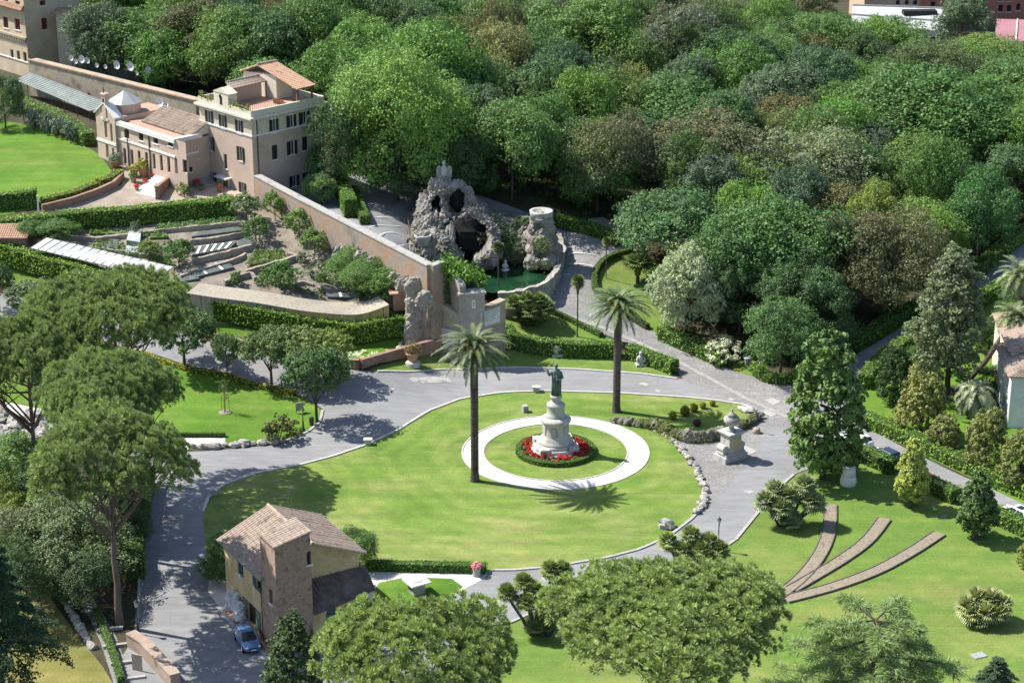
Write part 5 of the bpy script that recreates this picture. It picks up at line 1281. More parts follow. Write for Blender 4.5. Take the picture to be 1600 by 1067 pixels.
# terrace walls of the vegetable garden
TW_ = [([(107,374),(150,377),(225,368),(262,363),(375,352)],.8,'stone terrace wall of the vegetable garden, uppermost of its slope'),([(297,382),(345,376),(388,368)],.9,'short stone terrace wall below the uppermost one, right part'),
       ([(302,413),(350,402),(400,388)],1.1,'stone terrace wall behind the netted beds with white strips'),([(282,436),(330,421),(370,409),(384,401)],.8,'stone terrace wall along the middle garden path'),
       ([(384,430),(425,418),(466,406)],1.0,'stone wall below the wild green bed'),([(350,446),(372,436),(392,432),(400,440)],.9,'bent stone wall beside the sandy beds'),([(497,453),(520,456),(543,453)],.6,'small curved stone wall around the little standard tree'),
       ([(456,446),(474,443),(490,447)],.5,'small stone edging in front of the round orange tree'),([(514,416),(545,434),(590,462)],.5,'rough stone edging of the path along the garden wall'),([(440,392),(452,400),(464,404)],.7,'stone steps wall beside the rosemary'),
       ([(160,392),(200,398),(240,404)],.7,'stone wall behind the glazed shed')]
for pl, h, l in TW_: path_wall('terrace_wall', [up(P(*q), h * .7) for q in pl], .45, 'terrace_stone', l, drop=.5, rough=.12, step=.4)
# vegetable beds and frames
def bed(px, mat, label, h=.25, name='garden_bed', strips=0, cat='garden bed'):
    q = [P(*a) for a in px]; c_ = sum(q, Vector()) / len(q); root = thing(name, label, cat, c_); mb = MB(); n = len(q)
    bot = [p - Vector((0, 0, .3)) for p in q]; top = [up(p, h) for p in q]; mb.add(bot + top, [tuple(range(n - 1, -1, -1)), tuple(range(n, 2 * n))] + [(i, (i + 1) % n, n + (i + 1) % n, n + i) for i in range(n)]); o = mb.build('bed', M[mat], root)
    bm = bmesh.new(); bm.from_mesh(o.data); bmesh.ops.recalc_face_normals(bm, faces=bm.faces); bm.to_mesh(o.data); bm.free()
    for k in range(strips):
        t = (k + .7) / (strips + .4); a, b = top[0].lerp(top[1], t), top[3].lerp(top[2], t); d = (b - a); nn = Vector((-d.y, d.x, 0)).normalized() * .16
        mb = MB(); mb.add([a + nn, a - nn, b - nn, b + nn, up(a + nn, .06), up(a - nn, .06), up(b - nn, .06), up(b + nn, .06)], [(0, 1, 2, 3), (7, 6, 5, 4), (0, 4, 5, 1), (1, 5, 6, 2), (2, 6, 7, 3), (3, 7, 4, 0)]); mb.build('strip', M['white'], root)
    return rel(root)
bed([(300,404),(360,393),(370,383),(305,392)], 'netting', 'dark netted bed with five white strips', .5, strips=5)
bed([(372,391),(398,384),(392,373),(372,380)], 'netting', 'small dark netted bed near the garden tree', .4)
bed([(305,437),(366,421),(352,410),(300,427)], 'netting', 'long dark netted bed by the garden path', .35, strips=2)
bed([(272,446),(312,438),(298,430),(275,438)], 'netting', 'dark netted bed at the end of the glazed shed', .3)
bed([(300,373),(378,363),(372,357),(310,366)], 'netting', 'narrow dark netted bed on the upper terrace', .3)
bed([(485,434),(532,451),(540,447),(484,423)], 'netting', 'diagonal dark bed along the lower sandy plot', .3, strips=1)
bed([(512,467),(555,468),(552,461),(510,461)], 'netting', 'dark bed behind the reed fence', .3, strips=1)
bed([(390,417),(452,408),(440,394),(400,396)], 'wild_bed', 'bed of wild tall greens in the middle of the vegetable garden', .3)
bed([(235,375),(262,374),(260,368),(235,368)], 'wild_bed', 'green leafy bed beside the white cold frame', .35)
bed([(140,368),(180,368),(172,361),(140,361)], 'wild_bed', 'green salad bed at the left of the garden', .3)
bed([(236,411),(275,416),(262,403),(240,401)], 'wild_bed', 'small grassy bed at the foot of the dark tree', .2)
bed([(166,391),(184,394),(186,380),(172,379)], 'netting', 'cold frame full of seedlings', .5, name='cold_frame', cat='cold frame')
bed([(198,383),(219,386),(221,370),(203,366)], 'polycarb', 'white covered cold frame in the garden, upper one', .7, name='cold_frame', cat='cold frame')
bed([(196,400),(218,402),(219,391),(198,389)], 'polycarb', 'white covered cold frame in the garden, lower one', .5, name='cold_frame', cat='cold frame')
# wild greens in the beds
def bed_plants(name, label, px, n, col, r, seed):
    rg_ = random.Random(seed); q = [P(*a) for a in px]; pts = []
    for k in range(n): a, b = rg_.random(), rg_.random(); p = q[0].lerp(q[1], a).lerp(q[3].lerp(q[2], a), b); pts.append(p)
    rs = np.random.RandomState(seed); pos, nr = [], []
    for p in pts:
        d = rdir(rs, 18); d[:, 2] = abs(d[:, 2]); pos.append(np.array((p.x, p.y, p.z + .3)) + d * r * rs.uniform(.3, 1, (18, 1)) * rg_.uniform(.6, 1.3)); nr.append(d + rs.normal(size=d.shape) * .4)
    pos, nr = np.concatenate(pos), np.concatenate(nr); v, f = leaf_quads(pos, nr, .12 * rs.uniform(.6, 1.4, len(pos)), rs); m_ = pos.mean(0)
    o = np_mesh(name, v - m_, f, M['leaf'], None, {'tone': np.repeat(rs.uniform(0, .8, len(pos)), 4)}, loc=tuple(m_)); o.color = (*col, 1); tag(o, label, 'greens', kind='stuff')
bed_plants('wild_greens', 'tall wild greens in the middle bed', [(385,417),(452,408),(440,393),(398,396)], 90, (.13, .19, .06), .5, 1)
bed_plants('salad_greens', 'salad greens in the upper garden beds', [(140,368),(262,374),(260,366),(140,361)], 70, (.10, .19, .04), .32, 2)
bed_plants('seedlings', 'rows of seedlings in the dark beds', [(300,404),(362,393),(370,383),(305,392)], 40, (.07, .12, .06), .22, 3)
bed_plants('kitchen_greens', 'leafy vegetable rows between the upper terrace walls', [(240,366),(370,352),(372,344),(250,354)], 170, (.10, .18, .05), .42, 7)
bed_plants('kitchen_greens', 'patches of weeds and vegetables along the garden wall foot', [(470,430),(590,474),(600,462),(500,405)], 170, (.11, .17, .06), .42, 8)
bed_plants('kitchen_greens', 'vegetable patches in the middle of the lower garden', [(400,448),(470,458),(470,425),(410,420)], 130, (.10, .17, .05), .45, 9)
bed_plants('kitchen_greens', 'herbs and weeds beside the cold frames', [(140,395),(290,415),(300,385),(150,378)], 190, (.11, .18, .06), .42, 10)
bed_plants('herbs', 'herbs growing along the garden paths', [(470,462),(508,468),(505,455),(470,450)], 26, (.10, .16, .07), .35, 4)
# glazed shed
gs = thing('glazed_shed', 'long lean-to shed with a white corrugated roof at the garden hedge', 'shed', P(150, 425))
a, b, c_, d = [up(P(*q), h) for q, h in (((47,400),2.0),((247,449),2.0),((272,437),2.3),((72,390),2.3))]
a, b, c_, d = PZ(47, 387, a.z), PZ(247, 434, b.z), PZ(272, 417, c_.z), PZ(72, 371, d.z)
mb = MB(); mb.add([a, b, c_, d, up(a, -.08), up(b, -.08), up(c_, -.08), up(d, -.08)], [(0, 1, 2, 3), (7, 6, 5, 4), (0, 4, 5, 1), (1, 5, 6, 2), (2, 6, 7, 3), (3, 7, 4, 0)]); mb.build('roof', M['polycarb'], gs)
mb = MB()
for k in range(17):
    p, q = a.lerp(b, k / 16), d.lerp(c_, k / 16); mb.tube([up(p, .02), up(q, .02)], .05, 4)
mb.build('roof_seams', M['iron'], gs)
for k in range(6):
    for s_ in (0, 1):
        p = (a.lerp(b, k / 5) if s_ == 0 else d.lerp(c_, k / 5)); mb = MB(); mb.tube([(p.x, p.y, T(p.x, p.y) - .2), up(p, -.08)], .07, 5); mb.build('post', M['wood'], gs)
rel(gs)
hut = thing('garden_hut', 'little tiled hut at the left end of the glazed shed', 'hut', P(10, 392)); hp0 = P(8, 392)
mb = MB(); mb.box((hp0.x, hp0.y, hp0.z + 1.0), (6.5, 3.0, 2.4)); mb.build('wall', M['brick'], hut); tiled('roof', (hp0.x - 3.5, hp0.y - 1.8, hp0.z + 2.2), (hp0.x + 3.5, hp0.y - 1.8, hp0.z + 2.2), (hp0.x + 3.5, hp0.y + 1.8, hp0.z + 3.1), (hp0.x - 3.5, hp0.y + 1.8, hp0.z + 3.1), 'tile', hut); rel(hut)
# reed canopy and bamboo fence
rc = thing('reed_canopy', 'curved canopy of weathered reeds over a bamboo fence behind the long hedge', 'canopy', P(450, 480))
fr_ = [(292,458),(330,464),(400,473),(470,485),(530,491),(562,491),(585,485),(608,476)]; bk = [(312,442),(345,447),(415,456),(480,467),(530,472),(566,471),(578,468),(592,463)]
zt = [T(*P(x, y + 14).to_2d()) + 2.1 for x, y in fr_]; Fp = [PZ(x, y, z) for (x, y), z in zip(fr_, zt)]; Bp = [PZ(x, y, z + .25) for (x, y), z in zip(bk, zt)]
Fp, Bp = resample(cr(Fp, 4), .9), cr(Bp, 4); n_ = len(Fp); Bq = []
for i in range(n_): t = i / (n_ - 1) * (len(Bp) - 1); k = min(int(t), len(Bp) - 2); Bq.append(Bp[k].lerp(Bp[k + 1], t - k))
mb = MB(); vs = []
for p, q in zip(Fp, Bq): vs += [p, q, up(q, -.1), up(p, -.1)]
mb.add(vs, [(4 * i + k, 4 * i + (k + 1) % 4, 4 * i + 4 + (k + 1) % 4, 4 * i + 4 + k) for i in range(n_ - 1) for k in range(4)] + [(3, 2, 1, 0), tuple(range(4 * n_ - 4, 4 * n_))]); mb.build('reed_roof', M['reed'], rc)
for i in range(n_ - 1):
    if i % 2: continue
    p, q = Fp[i], Fp[min(i + 2, n_ - 1)]; mb = MB(); d = (q - p).normalized() * .04; g0, g1 = T(p.x, p.y), T(q.x, q.y)
    p2, q2 = p + d + Vector((0, .12, 0)), q - d + Vector((0, .12, 0)); o_ = Vector((0, .06, 0))
    mb.add([(p2.x, p2.y, g0), (q2.x, q2.y, g1), up(q2, -.14), up(p2, -.14), Vector((p2.x, p2.y, g0)) + o_, Vector((q2.x, q2.y, g1)) + o_, up(q2, -.14) + o_, up(p2, -.14) + o_], [(0, 1, 2, 3), (7, 6, 5, 4), (0, 4, 5, 1), (1, 5, 6, 2), (2, 6, 7, 3), (3, 7, 4, 0)]); mb.build('fence_panel', M['bamboo' if i > n_ * .45 else 'reed'], rc)
for i in range(0, n_, 4):
    p = Bq[i]; mb = MB(); mb.tube([(p.x, p.y, T(p.x, p.y) - .2), up(p, -.1)], .05, 5); mb.build('post', M['wood'], rc)
rel(rc)
sh = thing('brick_shed', 'small flat roofed brick shed against the garden wall buttress', 'shed', P(632, 478)); sp_ = P(632, 478)
mb = MB(); mb.box((sp_.x, sp_.y, sp_.z + .9), (3.0, 2.2, 2.2), .2); mb.build('wall', M['brick'], sh); mb = MB(); mb.box((sp_.x - .2, sp_.y, sp_.z + 2.08), (3.6, 2.6, .14), .2); mb.build('roof', M['terracotta'], sh); rel(sh)
# ---- the rock fountain
fo = thing('rock_fountain', 'big craggy rock fountain with a dark grotto and two hollow arches', 'fountain', PZ(715, 405, 5.0))
A = atY
bl_ = [(672,385,257.5,2.5),(667,360,261,2.2),(668,340,264,2.0),(674,322,266,1.9),(678,307,267,1.5),(686,297,267.5,1.5),(698,296,268,1.5),(712,299,268,1.6),(724,307,267.5,1.5),(732,320,267,1.5),(738,335,266,1.7),(750,350,265,1.8),
       (760,366,263,1.9),(764,388,261,2.0),(758,404,260,1.7),(698,318,267,1.0),(697,332,266.5,1.3),(684,340,265,1.6),(676,352,263,1.8),(690,352,263,1.2),(712,340,266,1.6),(728,342,265.5,1.4),(684,398,256,2.0),(697,412,256.5,1.7),(690,383,257,1.8),(712,418,257.5,1.4),
       (700,330,271.5,3.4),(722,348,272,4.0),(742,362,272,4.2),(688,350,270,3.5),(715,372,272,4.0),(745,385,270,3.6),(694,289,268,1.1),(694,280,268,.75),(660,392,254,1.9),(660,404,252.5,1.8),(661,378,253.5,1.5),(672,408,254,1.7),(653,380,256,1.6),(649,395,254,1.2)]
rb = [(A(x, y, Y), (r, r, r * .95)) for x, y, Y, r in bl_]
rock_mesh('rockwork', rb, 'fountain_rock', fo, .17, .5, cut=[(A(726, 374, 260.5), (3.5, 4.8, 2.8)), (A(682, 324, 264.5), (.7, 3.2, 1.75)), (A(714, 319, 265), (1.15, 3.2, 1.9))], seed=1, fine=.24)
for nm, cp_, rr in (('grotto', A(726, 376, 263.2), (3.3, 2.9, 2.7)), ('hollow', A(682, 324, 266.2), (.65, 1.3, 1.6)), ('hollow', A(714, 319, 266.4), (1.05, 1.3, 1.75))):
    mb = MB(); mb.ball(cp_ + Vector((0, 1.0, 0)), rr, 14, 10, .3, 3); mb.build(nm, M['grotto'], fo)  # solid dark balls fill the recesses, the shade there is their colour
rb = []
for k in range(9): rb += [(A(770 + 7 * k, 352 + 1.5 * (k % 3), 268 - .2 * k), (1.5, 1.5, 1.4)), (A(772 + 7 * k, 375 + 2 * (k % 2), 266), (1.7, 1.6, 1.7)), (A(771 + 7 * k, 395, 264.5), (1.6, 1.5, 1.5))]
rock_mesh('cascade_wall', rb, 'mossy_rock', fo, .22, .42, seed=4)
rb = [(A(846, 345, 262.5), (1.75, 1.75, 1.3)), (A(846, 358, 262.3), (1.95, 1.9, 1.3)), (A(847, 372, 262), (2.2, 2.0, 1.3)), (A(849, 388, 261.8), (2.4, 2.1, 1.4)), (A(850, 403, 261.3), (2.5, 2.2, 1.4)), (A(832, 410, 261), (1.3, 1.3, 1.2)), (A(866, 395, 262), (1.3, 1.4, 1.6)), (A(830, 375, 263), (1.2, 1.2, 1.8))]
rock_mesh('rock_tower', rb, 'fountain_rock', fo, .18, .3, cut=[(A(839, 356, 260.2), (.75, 1.4, .9)), (A(846, 394, 259.4), (1.1, 1.8, 1.1))], seed=7)
rt = A(846, 333, 262.5); mb = MB(); mb.lathe([(1.5, -1.0), (1.55, .1), (1.6, .35), (1.2, .35), (1.15, .1), (.05, .1)], rt, 28); mb.build('basin_ring', M['stone'], fo, True)
rt = A(661, 368, 253); mb = MB(); mb.lathe([(1.05, -1.2), (1.02, -.2), (1.15, .1), (.95, .1), (.9, -.03), (.05, -.03)], rt, 24); mb.build('basin_ring', M['weathered'], fo, True)
mb = MB(); q = PZ(836, 404, 6.2); mb.lathe([(.12, -1.3), (.25, -.8), (.6, -.15), (.9, .05), (.8, .08), (.05, .02)], q, 18); mb.build('shell_basin', M['sandy'], fo, True)
mb = MB(); mb.tube([up(q, 0), up(q, 1.4)], [.06, .03], 6); q2 = PZ(838, 421, 5.15); mb.tube([up(q, 1.4), q.lerp(q2, .5) + Vector((0, 0, .9)), q2], [.03, .04, .06], 6); mb.lathe([(.35, .02), (.1, .3), (.02, .5)], q2, 10); mb.build('water_jet', M['white'], fo)
q = PZ(789, 421, 5.2); mb = MB(); mb.ball(q + Vector((0, 0, .5)), (.3, .25, .55), 10, 8); mb.ball(q + Vector((.05, 0, 1.15)), .2, 8, 6); mb.tube([q + Vector((.2, -.1, .8)), q + Vector((.45, -.2, .35))], .09, 6); mb.tube([q + Vector((-.2, -.1, .8)), q + Vector((-.4, -.25, .4))], .09, 6); mb.lathe([(.75, -.5), (.6, 0), (.2, .1)], q, 10); mb.build('triton_figure', M['chalk'], fo, True)
rel(fo)
for lab, pts, n_, sprd, col, sd_, lf in [('hanging green plants on the wet wall of the fountain', [(A(772 + 8 * k, 350 + (k * 7) % 50, 264.4), vw) for k in range(8)] + [(A(775 + 9 * k, 385 + (k * 5) % 20, 262.6), vw) for k in range(6)], 110, (.75, .35, .8), (.055, .095, .035), 11, .13),
      ('ferns and moss hanging on the round rock tower', [(A(842 + 5 * (k % 3), 372 + 3 * k, 259.6 - .1 * k), vw) for k in range(7)] + [(A(836, 415, 259), vw), (A(856, 414, 259), vw)], 70, (.6, .3, .3), (.11, .15, .05), 12, .11),
      ('dry grass on top of the wet fountain wall', [(A(770 + 7 * k, 344, 267.5), Vector((0, 0, 1))) for k in range(8)], 60, (.6, .8, .2), (.17, .17, .06), 13, .12),
      ('small plants growing in the cracks of the big rock face', [(A(672, 345, 262.0), vw), (A(690, 356, 260.4), vw), (A(752, 372, 260.5), vw), (A(758, 398, 258.2), vw), (A(742, 335, 263.8), vw), (A(698, 402, 255.6), vw), (A(676, 372, 257.6), vw), (A(704, 300, 266), vw)], 34, (.4, .3, .35), (.09, .11, .045), 15, .1),
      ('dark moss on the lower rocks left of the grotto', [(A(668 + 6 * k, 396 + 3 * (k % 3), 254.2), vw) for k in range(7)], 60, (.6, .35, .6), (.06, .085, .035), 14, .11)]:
    o = ivy('moss', lab, pts, n_, sprd, col, sd_, lf); o['category'] = 'moss'; o['kind'] = 'stuff'
# winged statue on top
eg = thing('winged_statue', 'pale stone winged figure standing on the peak of the fountain', 'statue', A(694, 284, 268)); eb = eg.location.copy()
mb = MB(); mb.lathe([(.62, -.6), (.5, 0), (.42, .5), (.36, 1.0), (.44, 1.5), (.4, 1.9), (.2, 2.2), (.14, 2.35)], eb, 14, 1, .8); mb.ball(eb + Vector((0, -.05, 2.65)), (.26, .28, .33), 10, 8); mb.build('body', M['stone'], eg, True)
for s_ in (-1, 1):
    mb = MB(); prof = [(.2, .3), (.55, .0), (.9, .3), (1.05, .9), (1.08, 1.5), (.95, 1.95), (.7, 2.12), (.42, 2.0), (.25, 1.4)]
    v0 = [eb + Vector((s_ * x, .1 + .25 * x, z)) for x, z in prof]; v1 = [p + Vector((0, .22, 0)) for p in v0]; n_ = len(prof)
    mb.add(v0 + v1, [tuple(range(n_)), tuple(range(2 * n_ - 1, n_ - 1, -1))] + [(i, n_ + i, n_ + (i + 1) % n_, (i + 1) % n_) for i in range(n_)])
    for k in range(5): mb.tube([eb + Vector((s_ * (.4 + .15 * k), .05 + .25 * (.4 + .15 * k), .35 + .05 * k)), eb + Vector((s_ * (.45 + .12 * k), .02 + .25 * .7, 1.95))], .06, 5)
    mb.build('wing', M['stone'], eg)
rel(eg)
# water
pw = [(722,448),(745,430),(790,415),(840,402),(872,392),(884,398),(872,424),(852,443),(800,454),(770,458)]
mb = MB(); q = [PZ(x, y, 5.15) for x, y in pw]; mb.add(q, [tuple(range(len(q)))]); o = mb.build('water', M['water']); o['kind'] = 'structure'
if o.data.polygons[0].normal.z < 0: o.data.flip_normals()
# rocky pool wall
path_wall('pool_wall', cr([PZ(778, 456, 6.0), PZ(800, 455, 6.0), PZ(830, 448, 6.1), PZ(857, 436, 6.2), PZ(873, 412, 6.5), PZ(879, 388, 7.2), PZ(873, 365, 8.0)], 5), .75, 'pool_rock', 'low wall of pale rough rocks round the fountain pool', drop=1.0, rough=.22, step=.45)
# railings
def railing(px, label, h=1.0, step=.28, zs=None):
    pts = resample([up(P(*q), 0) for q in px], step); root = thing('railing', label, 'railing', pts[len(pts) // 2]); mb = MB()
    for k, p in enumerate(pts):
        g = T(p.x, p.y); pts[k] = Vector((p.x, p.y, g))
    mb.tube([up(p, h) for p in pts[::3] + [pts[-1]]], .035, 5); mb.tube([up(p, .12) for p in pts[::3] + [pts[-1]]], .03, 5)
    for p in pts: mb.tube([up(p, .1), up(p, h)], .014, 4)
    for p in pts[::8] + [pts[-1]]: mb.tube([up(p, -.2), up(p, h + .08)], .035, 5)
    mb.build('bars', M['rail_iron'], root); return rel(root)
railing([(748,332),(790,341),(832,350)], 'grey iron railing on the edge behind the fountain wall')
railing([(666,316),(655,318),(634,328),(640,365),(645,400)], 'iron railing round the terrace left of the fountain')
# rocky wall round the urn's plaza, with boulders along the lawn
rwp = [(1184,653),(1160,668),(1130,683),(1100,690),(1075,690),(1052,684),(1030,672),(995,664),(962,660)]
blobs = []
rg = random.Random(2)
for k, p in enumerate(resample([P(*q) for q in rwp], .85)):
    blobs.append((Vector((p.x, p.y, p.z + rg.uniform(.1, .5))), (rg.uniform(.55, .9), rg.uniform(.5, .75), rg.uniform(.5, .95) * (1.25 if 4 < k < 22 else .7))))
o = rock_mesh('rock_bank', blobs, 'mossy_rock2', voxel=.16, amp=.25, label='mossy rock bank between the upper lawn and the urn plaza', cat='rock bank')
rg = random.Random(8); bp_ = resample([P(*q) for q in [(962,661),(990,664),(1018,670),(1040,680),(1058,694),(1072,712),(1086,733),(1096,750),(1102,770),(1098,788),(1090,803)]], .75)
for k, p in enumerate(bp_):
    mb = MB(); r = rg.uniform(.26, .48); mb.ball((0, 0, r * .4), (r * rg.uniform(.9, 1.4), r, r * .8), 9, 7, .55, k); o = mb.build('boulder', M['pool_rock'], smooth=False, loc=(p.x + rg.uniform(-.2, .2), p.y + rg.uniform(-.2, .2), p.z)); o.rotation_euler.z = rg.uniform(0, 6)
    tag(o, 'pale boulder on the lawn edge beside the urn plaza', 'boulder', 'boulders along the lawn edge')
ivy('rock_plants', 'low green and golden plants growing on the mossy rock bank', [(P(x, y) + Vector((0, 0, .5)), Vector((0, -.4, 1))) for x, y in [(1010,668),(1030,675),(1045,682),(1060,688),(1080,690),(1100,688),(1120,684),(1140,678),(1155,670),(1068,684),(1052,690),(1090,692)]] , 90, (.7, .45, .3), (.12, .135, .04), 21, .1)['category'] = 'plants'
# rockery at the left
blobs = []; rg = random.Random(5)
for k in range(46):
    p = P(rg.uniform(-10, 85), 645 + rg.uniform(0, 45)); mb = MB(); r = rg.uniform(.35, .85); mb.ball((0, 0, r * .35), (r * rg.uniform(.9, 1.5), r, r * .75), 9, 7, .6, k); o = mb.build('rock', M['rock'], smooth=False, loc=tuple(p)); o.rotation_euler.z = rg.uniform(0, 6)
    tag(o, 'grey rock of the rockery below the white path at the left', 'rock', 'rocks of the left rockery')
for k, (x, y) in enumerate([(300,699),(318,700),(335,700),(352,697),(366,698),(380,696),(394,695),(410,694),(425,692),(440,690)]):
    p = P(x, y); mb = MB(); r = .42 + .2 * (k % 3) * .5; mb.ball((0, 0, r * .35), (r * 1.3, r, r * .8), 9, 7, .6, k + 60); o = mb.build('rock', M['rock'], smooth=False, loc=tuple(p)); tag(o, 'grey rock on the lawn edge along the road bend', 'rock', 'rocks along the road bend')
# ---- statue monument
mo = thing('statue_pedestal', 'tall round tiered pale stone pedestal on octagonal steps in the flower bed', 'pedestal', (RC.x, RC.y, 0)); o3 = (RC.x, RC.y, 0)
for i, (r, z0, z1) in enumerate([(2.95, -.2, .45), (2.55, .453, .8), (2.2, .803, 1.15)]):
    mb = MB(); mb.lathe([(r, z0), (r, z1 - .06), (r - .04, z1), (.1, z1)], o3, 8, rot=math.pi / 8 + .2); mb.build('step', M['stone'], mo)
for a_ in (0.2, 1.77, 3.34, 4.91):
    mb = MB(); mb.box((RC.x + 2.35 * math.cos(a_ - .785), RC.y + 2.35 * math.sin(a_ - .785), .75), (1.1, 1.1, .7), a_); mb.build('corner_block', M['stone'], mo)
mb = MB(); mb.lathe([(1.95, 1.153), (1.95, 1.4), (1.75, 1.5), (1.72, 1.75), (1.55, 1.95), (1.45, 2.1), (1.38, 3.3), (1.42, 3.45), (1.7, 3.7), (1.72, 3.95), (1.55, 4.1), (1.3, 4.25)], o3, 32); mb.build('plinth', M['stone'], mo, True)
for k in range(6):
    mb = MB(); a_ = k * math.pi / 3 + .4; mb.box((RC.x + 1.37 * math.cos(a_), RC.y + 1.37 * math.sin(a_), 2.75), (.18, .75, .95), a_); mb.build('relief', M['weathered'], mo)
mb = MB(); mb.lathe([(1.12, 4.253), (1.12, 4.4), (1.0, 4.5), (.98, 5.5), (1.05, 5.6), (1.0, 5.75), (.62, 6.0), (.5, 6.2), (.5, 6.35), (.68, 6.45), (.68, 6.75), (.6, 6.8), (.1, 6.8)], o3, 28); mb.build('drum', M['weathered'], mo, True)
rel(mo)
st = thing('bronze_statue', 'green bronze robed figure with raised right hand on the tall pedestal', 'statue', (RC.x, RC.y, 6.8)); o3 = Vector((RC.x, RC.y, 6.8))
mb = MB(); vs = []; prof = [(0, .56, .5), (.35, .54, .48), (.9, .52, .46), (1.5, .50, .43), (2.0, .52, .42), (2.5, .58, .42), (2.8, .55, .38), (3.0, .36, .3), (3.08, .17, .17), (3.22, .14, .15)]
n_ = 26
for z, rx, ry in prof:
    for k in range(n_):
        a_ = 6.2832 * k / n_; fold = 1 + (.085 * math.sin(a_ * 6 + z * 1.1) + .05 * math.sin(a_ * 11 - z * 2)) * (1 if z < 2.6 else .3)
        vs.append(o3 + Vector((rx * fold * math.cos(a_) + .06 * math.sin(z), ry * fold * math.sin(a_), z)))
mb.add(vs, [(i * n_ + k, i * n_ + (k + 1) % n_, (i + 1) * n_ + (k + 1) % n_, (i + 1) * n_ + k) for i in range(len(prof) - 1) for k in range(n_)] + [tuple(range(n_ - 1, -1, -1)), tuple(range((len(prof) - 1) * n_, len(prof) * n_))])
mb.ball(o3 + Vector((0, -.05, 3.45)), (.21, .24, .29), 12, 9); mb.ball(o3 + Vector((0, -.17, 3.3)), (.15, .15, .22), 9, 7); mb.ball(o3 + Vector((0, -.28, 3.45)), (.04, .06, .07), 6, 4)
mb.tube([o3 + Vector((-.45, -.05, 2.75)), o3 + Vector((-.78, -.2, 2.45)), o3 + Vector((-.92, -.42, 2.85)), o3 + Vector((-.95, -.5, 3.05))], [.2, .19, .14, .09], 9)
for k, (dx, l) in enumerate([(-.06, .2), (-.02, .24), (.02, .22), (.055, .17)]): mb.tube([o3 + Vector((-.95 + dx, -.5, 3.05)), o3 + Vector((-.95 + dx * 1.5, -.54, 3.05 + l))], .025, 5)
mb.tube([o3 + Vector((-.9, -.52, 3.0)), o3 + Vector((-.82, -.6, 3.1))], .028, 5)
mb.tube([o3 + Vector((.48, -.02, 2.7)), o3 + Vector((.68, -.15, 2.15)), o3 + Vector((.35, -.5, 1.95)), o3 + Vector((.15, -.55, 2.0))], [.2, .19, .14, .09], 9)
for k in range(4): mb.tube([o3 + Vector((.15, -.55, 2.06 - .05 * k)), o3 + Vector((.0, -.6, 2.04 - .05 * k))], .025, 5)
mb.tube([o3 + Vector((.1, -.6, 2.2)), o3 + Vector((.05, -.6, 1.55))], .045, 6); mb.ball(o3 + Vector((.05, -.6, 1.5)), .1, 6, 5)
for k in range(7): a_ = -2.6 + k * .5; mb.tube([o3 + Vector((.5 * math.cos(a_), .44 * math.sin(a_), 2.5)), o3 + Vector((.53 * math.cos(a_ + .2), .48 * math.sin(a_ + .2), 1.2)), o3 + Vector((.56 * math.cos(a_ + .1), .5 * math.sin(a_ + .1), .05))], [.05, .08, .05], 6)
mb.build('figure', M['bronze'], st, True); rel(st)
# ---- urn monument
ub = P(1141, 716); um = thing('urn_monument', 'big stone urn on a weathered square pedestal with side scrolls', 'monument', ub); ra = .62
mb = MB(); mb.box(up(ub, .3), (3.3, 2.1, .8), ra); mb.box(up(ub, .82), (2.9, 1.8, .26), ra); mb.build('base', M['stone'], um)
mb = MB(); mb.box(up(ub, 2.0), (1.75, 1.5, 2.1), ra); mb.build('pedestal', M['stone'], um)
mb = MB(); dx, dy = math.cos(ra), math.sin(ra)
for f_ in (-1,): mb.box((ub.x + dy * .76, ub.y - dx * .76, ub.z + 2.05), (1.05, .06, 1.4), ra); 
mb.build('panel', M['ochre_stone'], um)
for s_ in (-1, 1):
    mb = MB(); c_ = Vector((ub.x + dx * s_ * 1.22, ub.y + dy * s_ * 1.22, 0)); mb.box((c_.x, c_.y, ub.z + 1.35), (.7, 1.1, .8), ra, .7); mb.tube([c_ + Vector((dy * .55, -dx * .55, ub.z + 1.55)), c_ + Vector((-dy * .55, dx * .55, ub.z + 1.55))], .42, 14); mb.build('scroll', M['stone'], um)
mb = MB(); mb.box(up(ub, 3.15), (2.1, 1.85, .2), ra); mb.box(up(ub, 3.31), (2.35, 2.1, .12), ra); mb.build('cornice', M['stone'], um)
mb = MB(); mb.lathe([(.55, 3.37), (.5, 3.5), (.3, 3.65), (.24, 3.85), (.35, 4.0), (.7, 4.2), (.9, 4.5), (.92, 4.75), (.82, 4.95), (.5, 5.12), (.5, 5.2), (.56, 5.22), (.35, 5.4), (.16, 5.55), (.1, 5.65), (.15, 5.78), (.09, 5.9), (.02, 6.0)], ub, 28); mb.build('urn', M['stone_grey'], um, True)
rel(um)
# ------------------------------------------------------------------ brick tower house in the foreground
O_, A_ = PZ(364, 955), PZ(417, 1008)
d1 = (A_ - O_).normalized(); d2 = Vector((-d1.y, d1.x, 0)); d2 = d2 if d2.x > 0 else -d2
O_ = O_ - d1 * 1.8 + d2 * .2; L1 = 8.8; W2 = 9.8; he = 6.8; hr = 8.9
def Bp_(u, v, z=0.0): return O_ + d1 * u + d2 * v + Vector((0, 0, z))
bh = thing('brick_tower_house', 'ochre house with tiled roofs and a square brick tower beside the parked blue car', 'house', Bp_(0, 0))
FLf, FRf, FBk, FRt = Facade(Bp_(0, 0), Bp_(L1, 0), 0), Facade(Bp_(L1, 0), Bp_(L1, W2), 0), Facade(Bp_(0, W2), Bp_(0, 0), 0), Facade(Bp_(L1, W2), Bp_(0, W2), 0)
zb = lambda X, Y: (300 + X / 3.72, 780 + Y / 3.72)
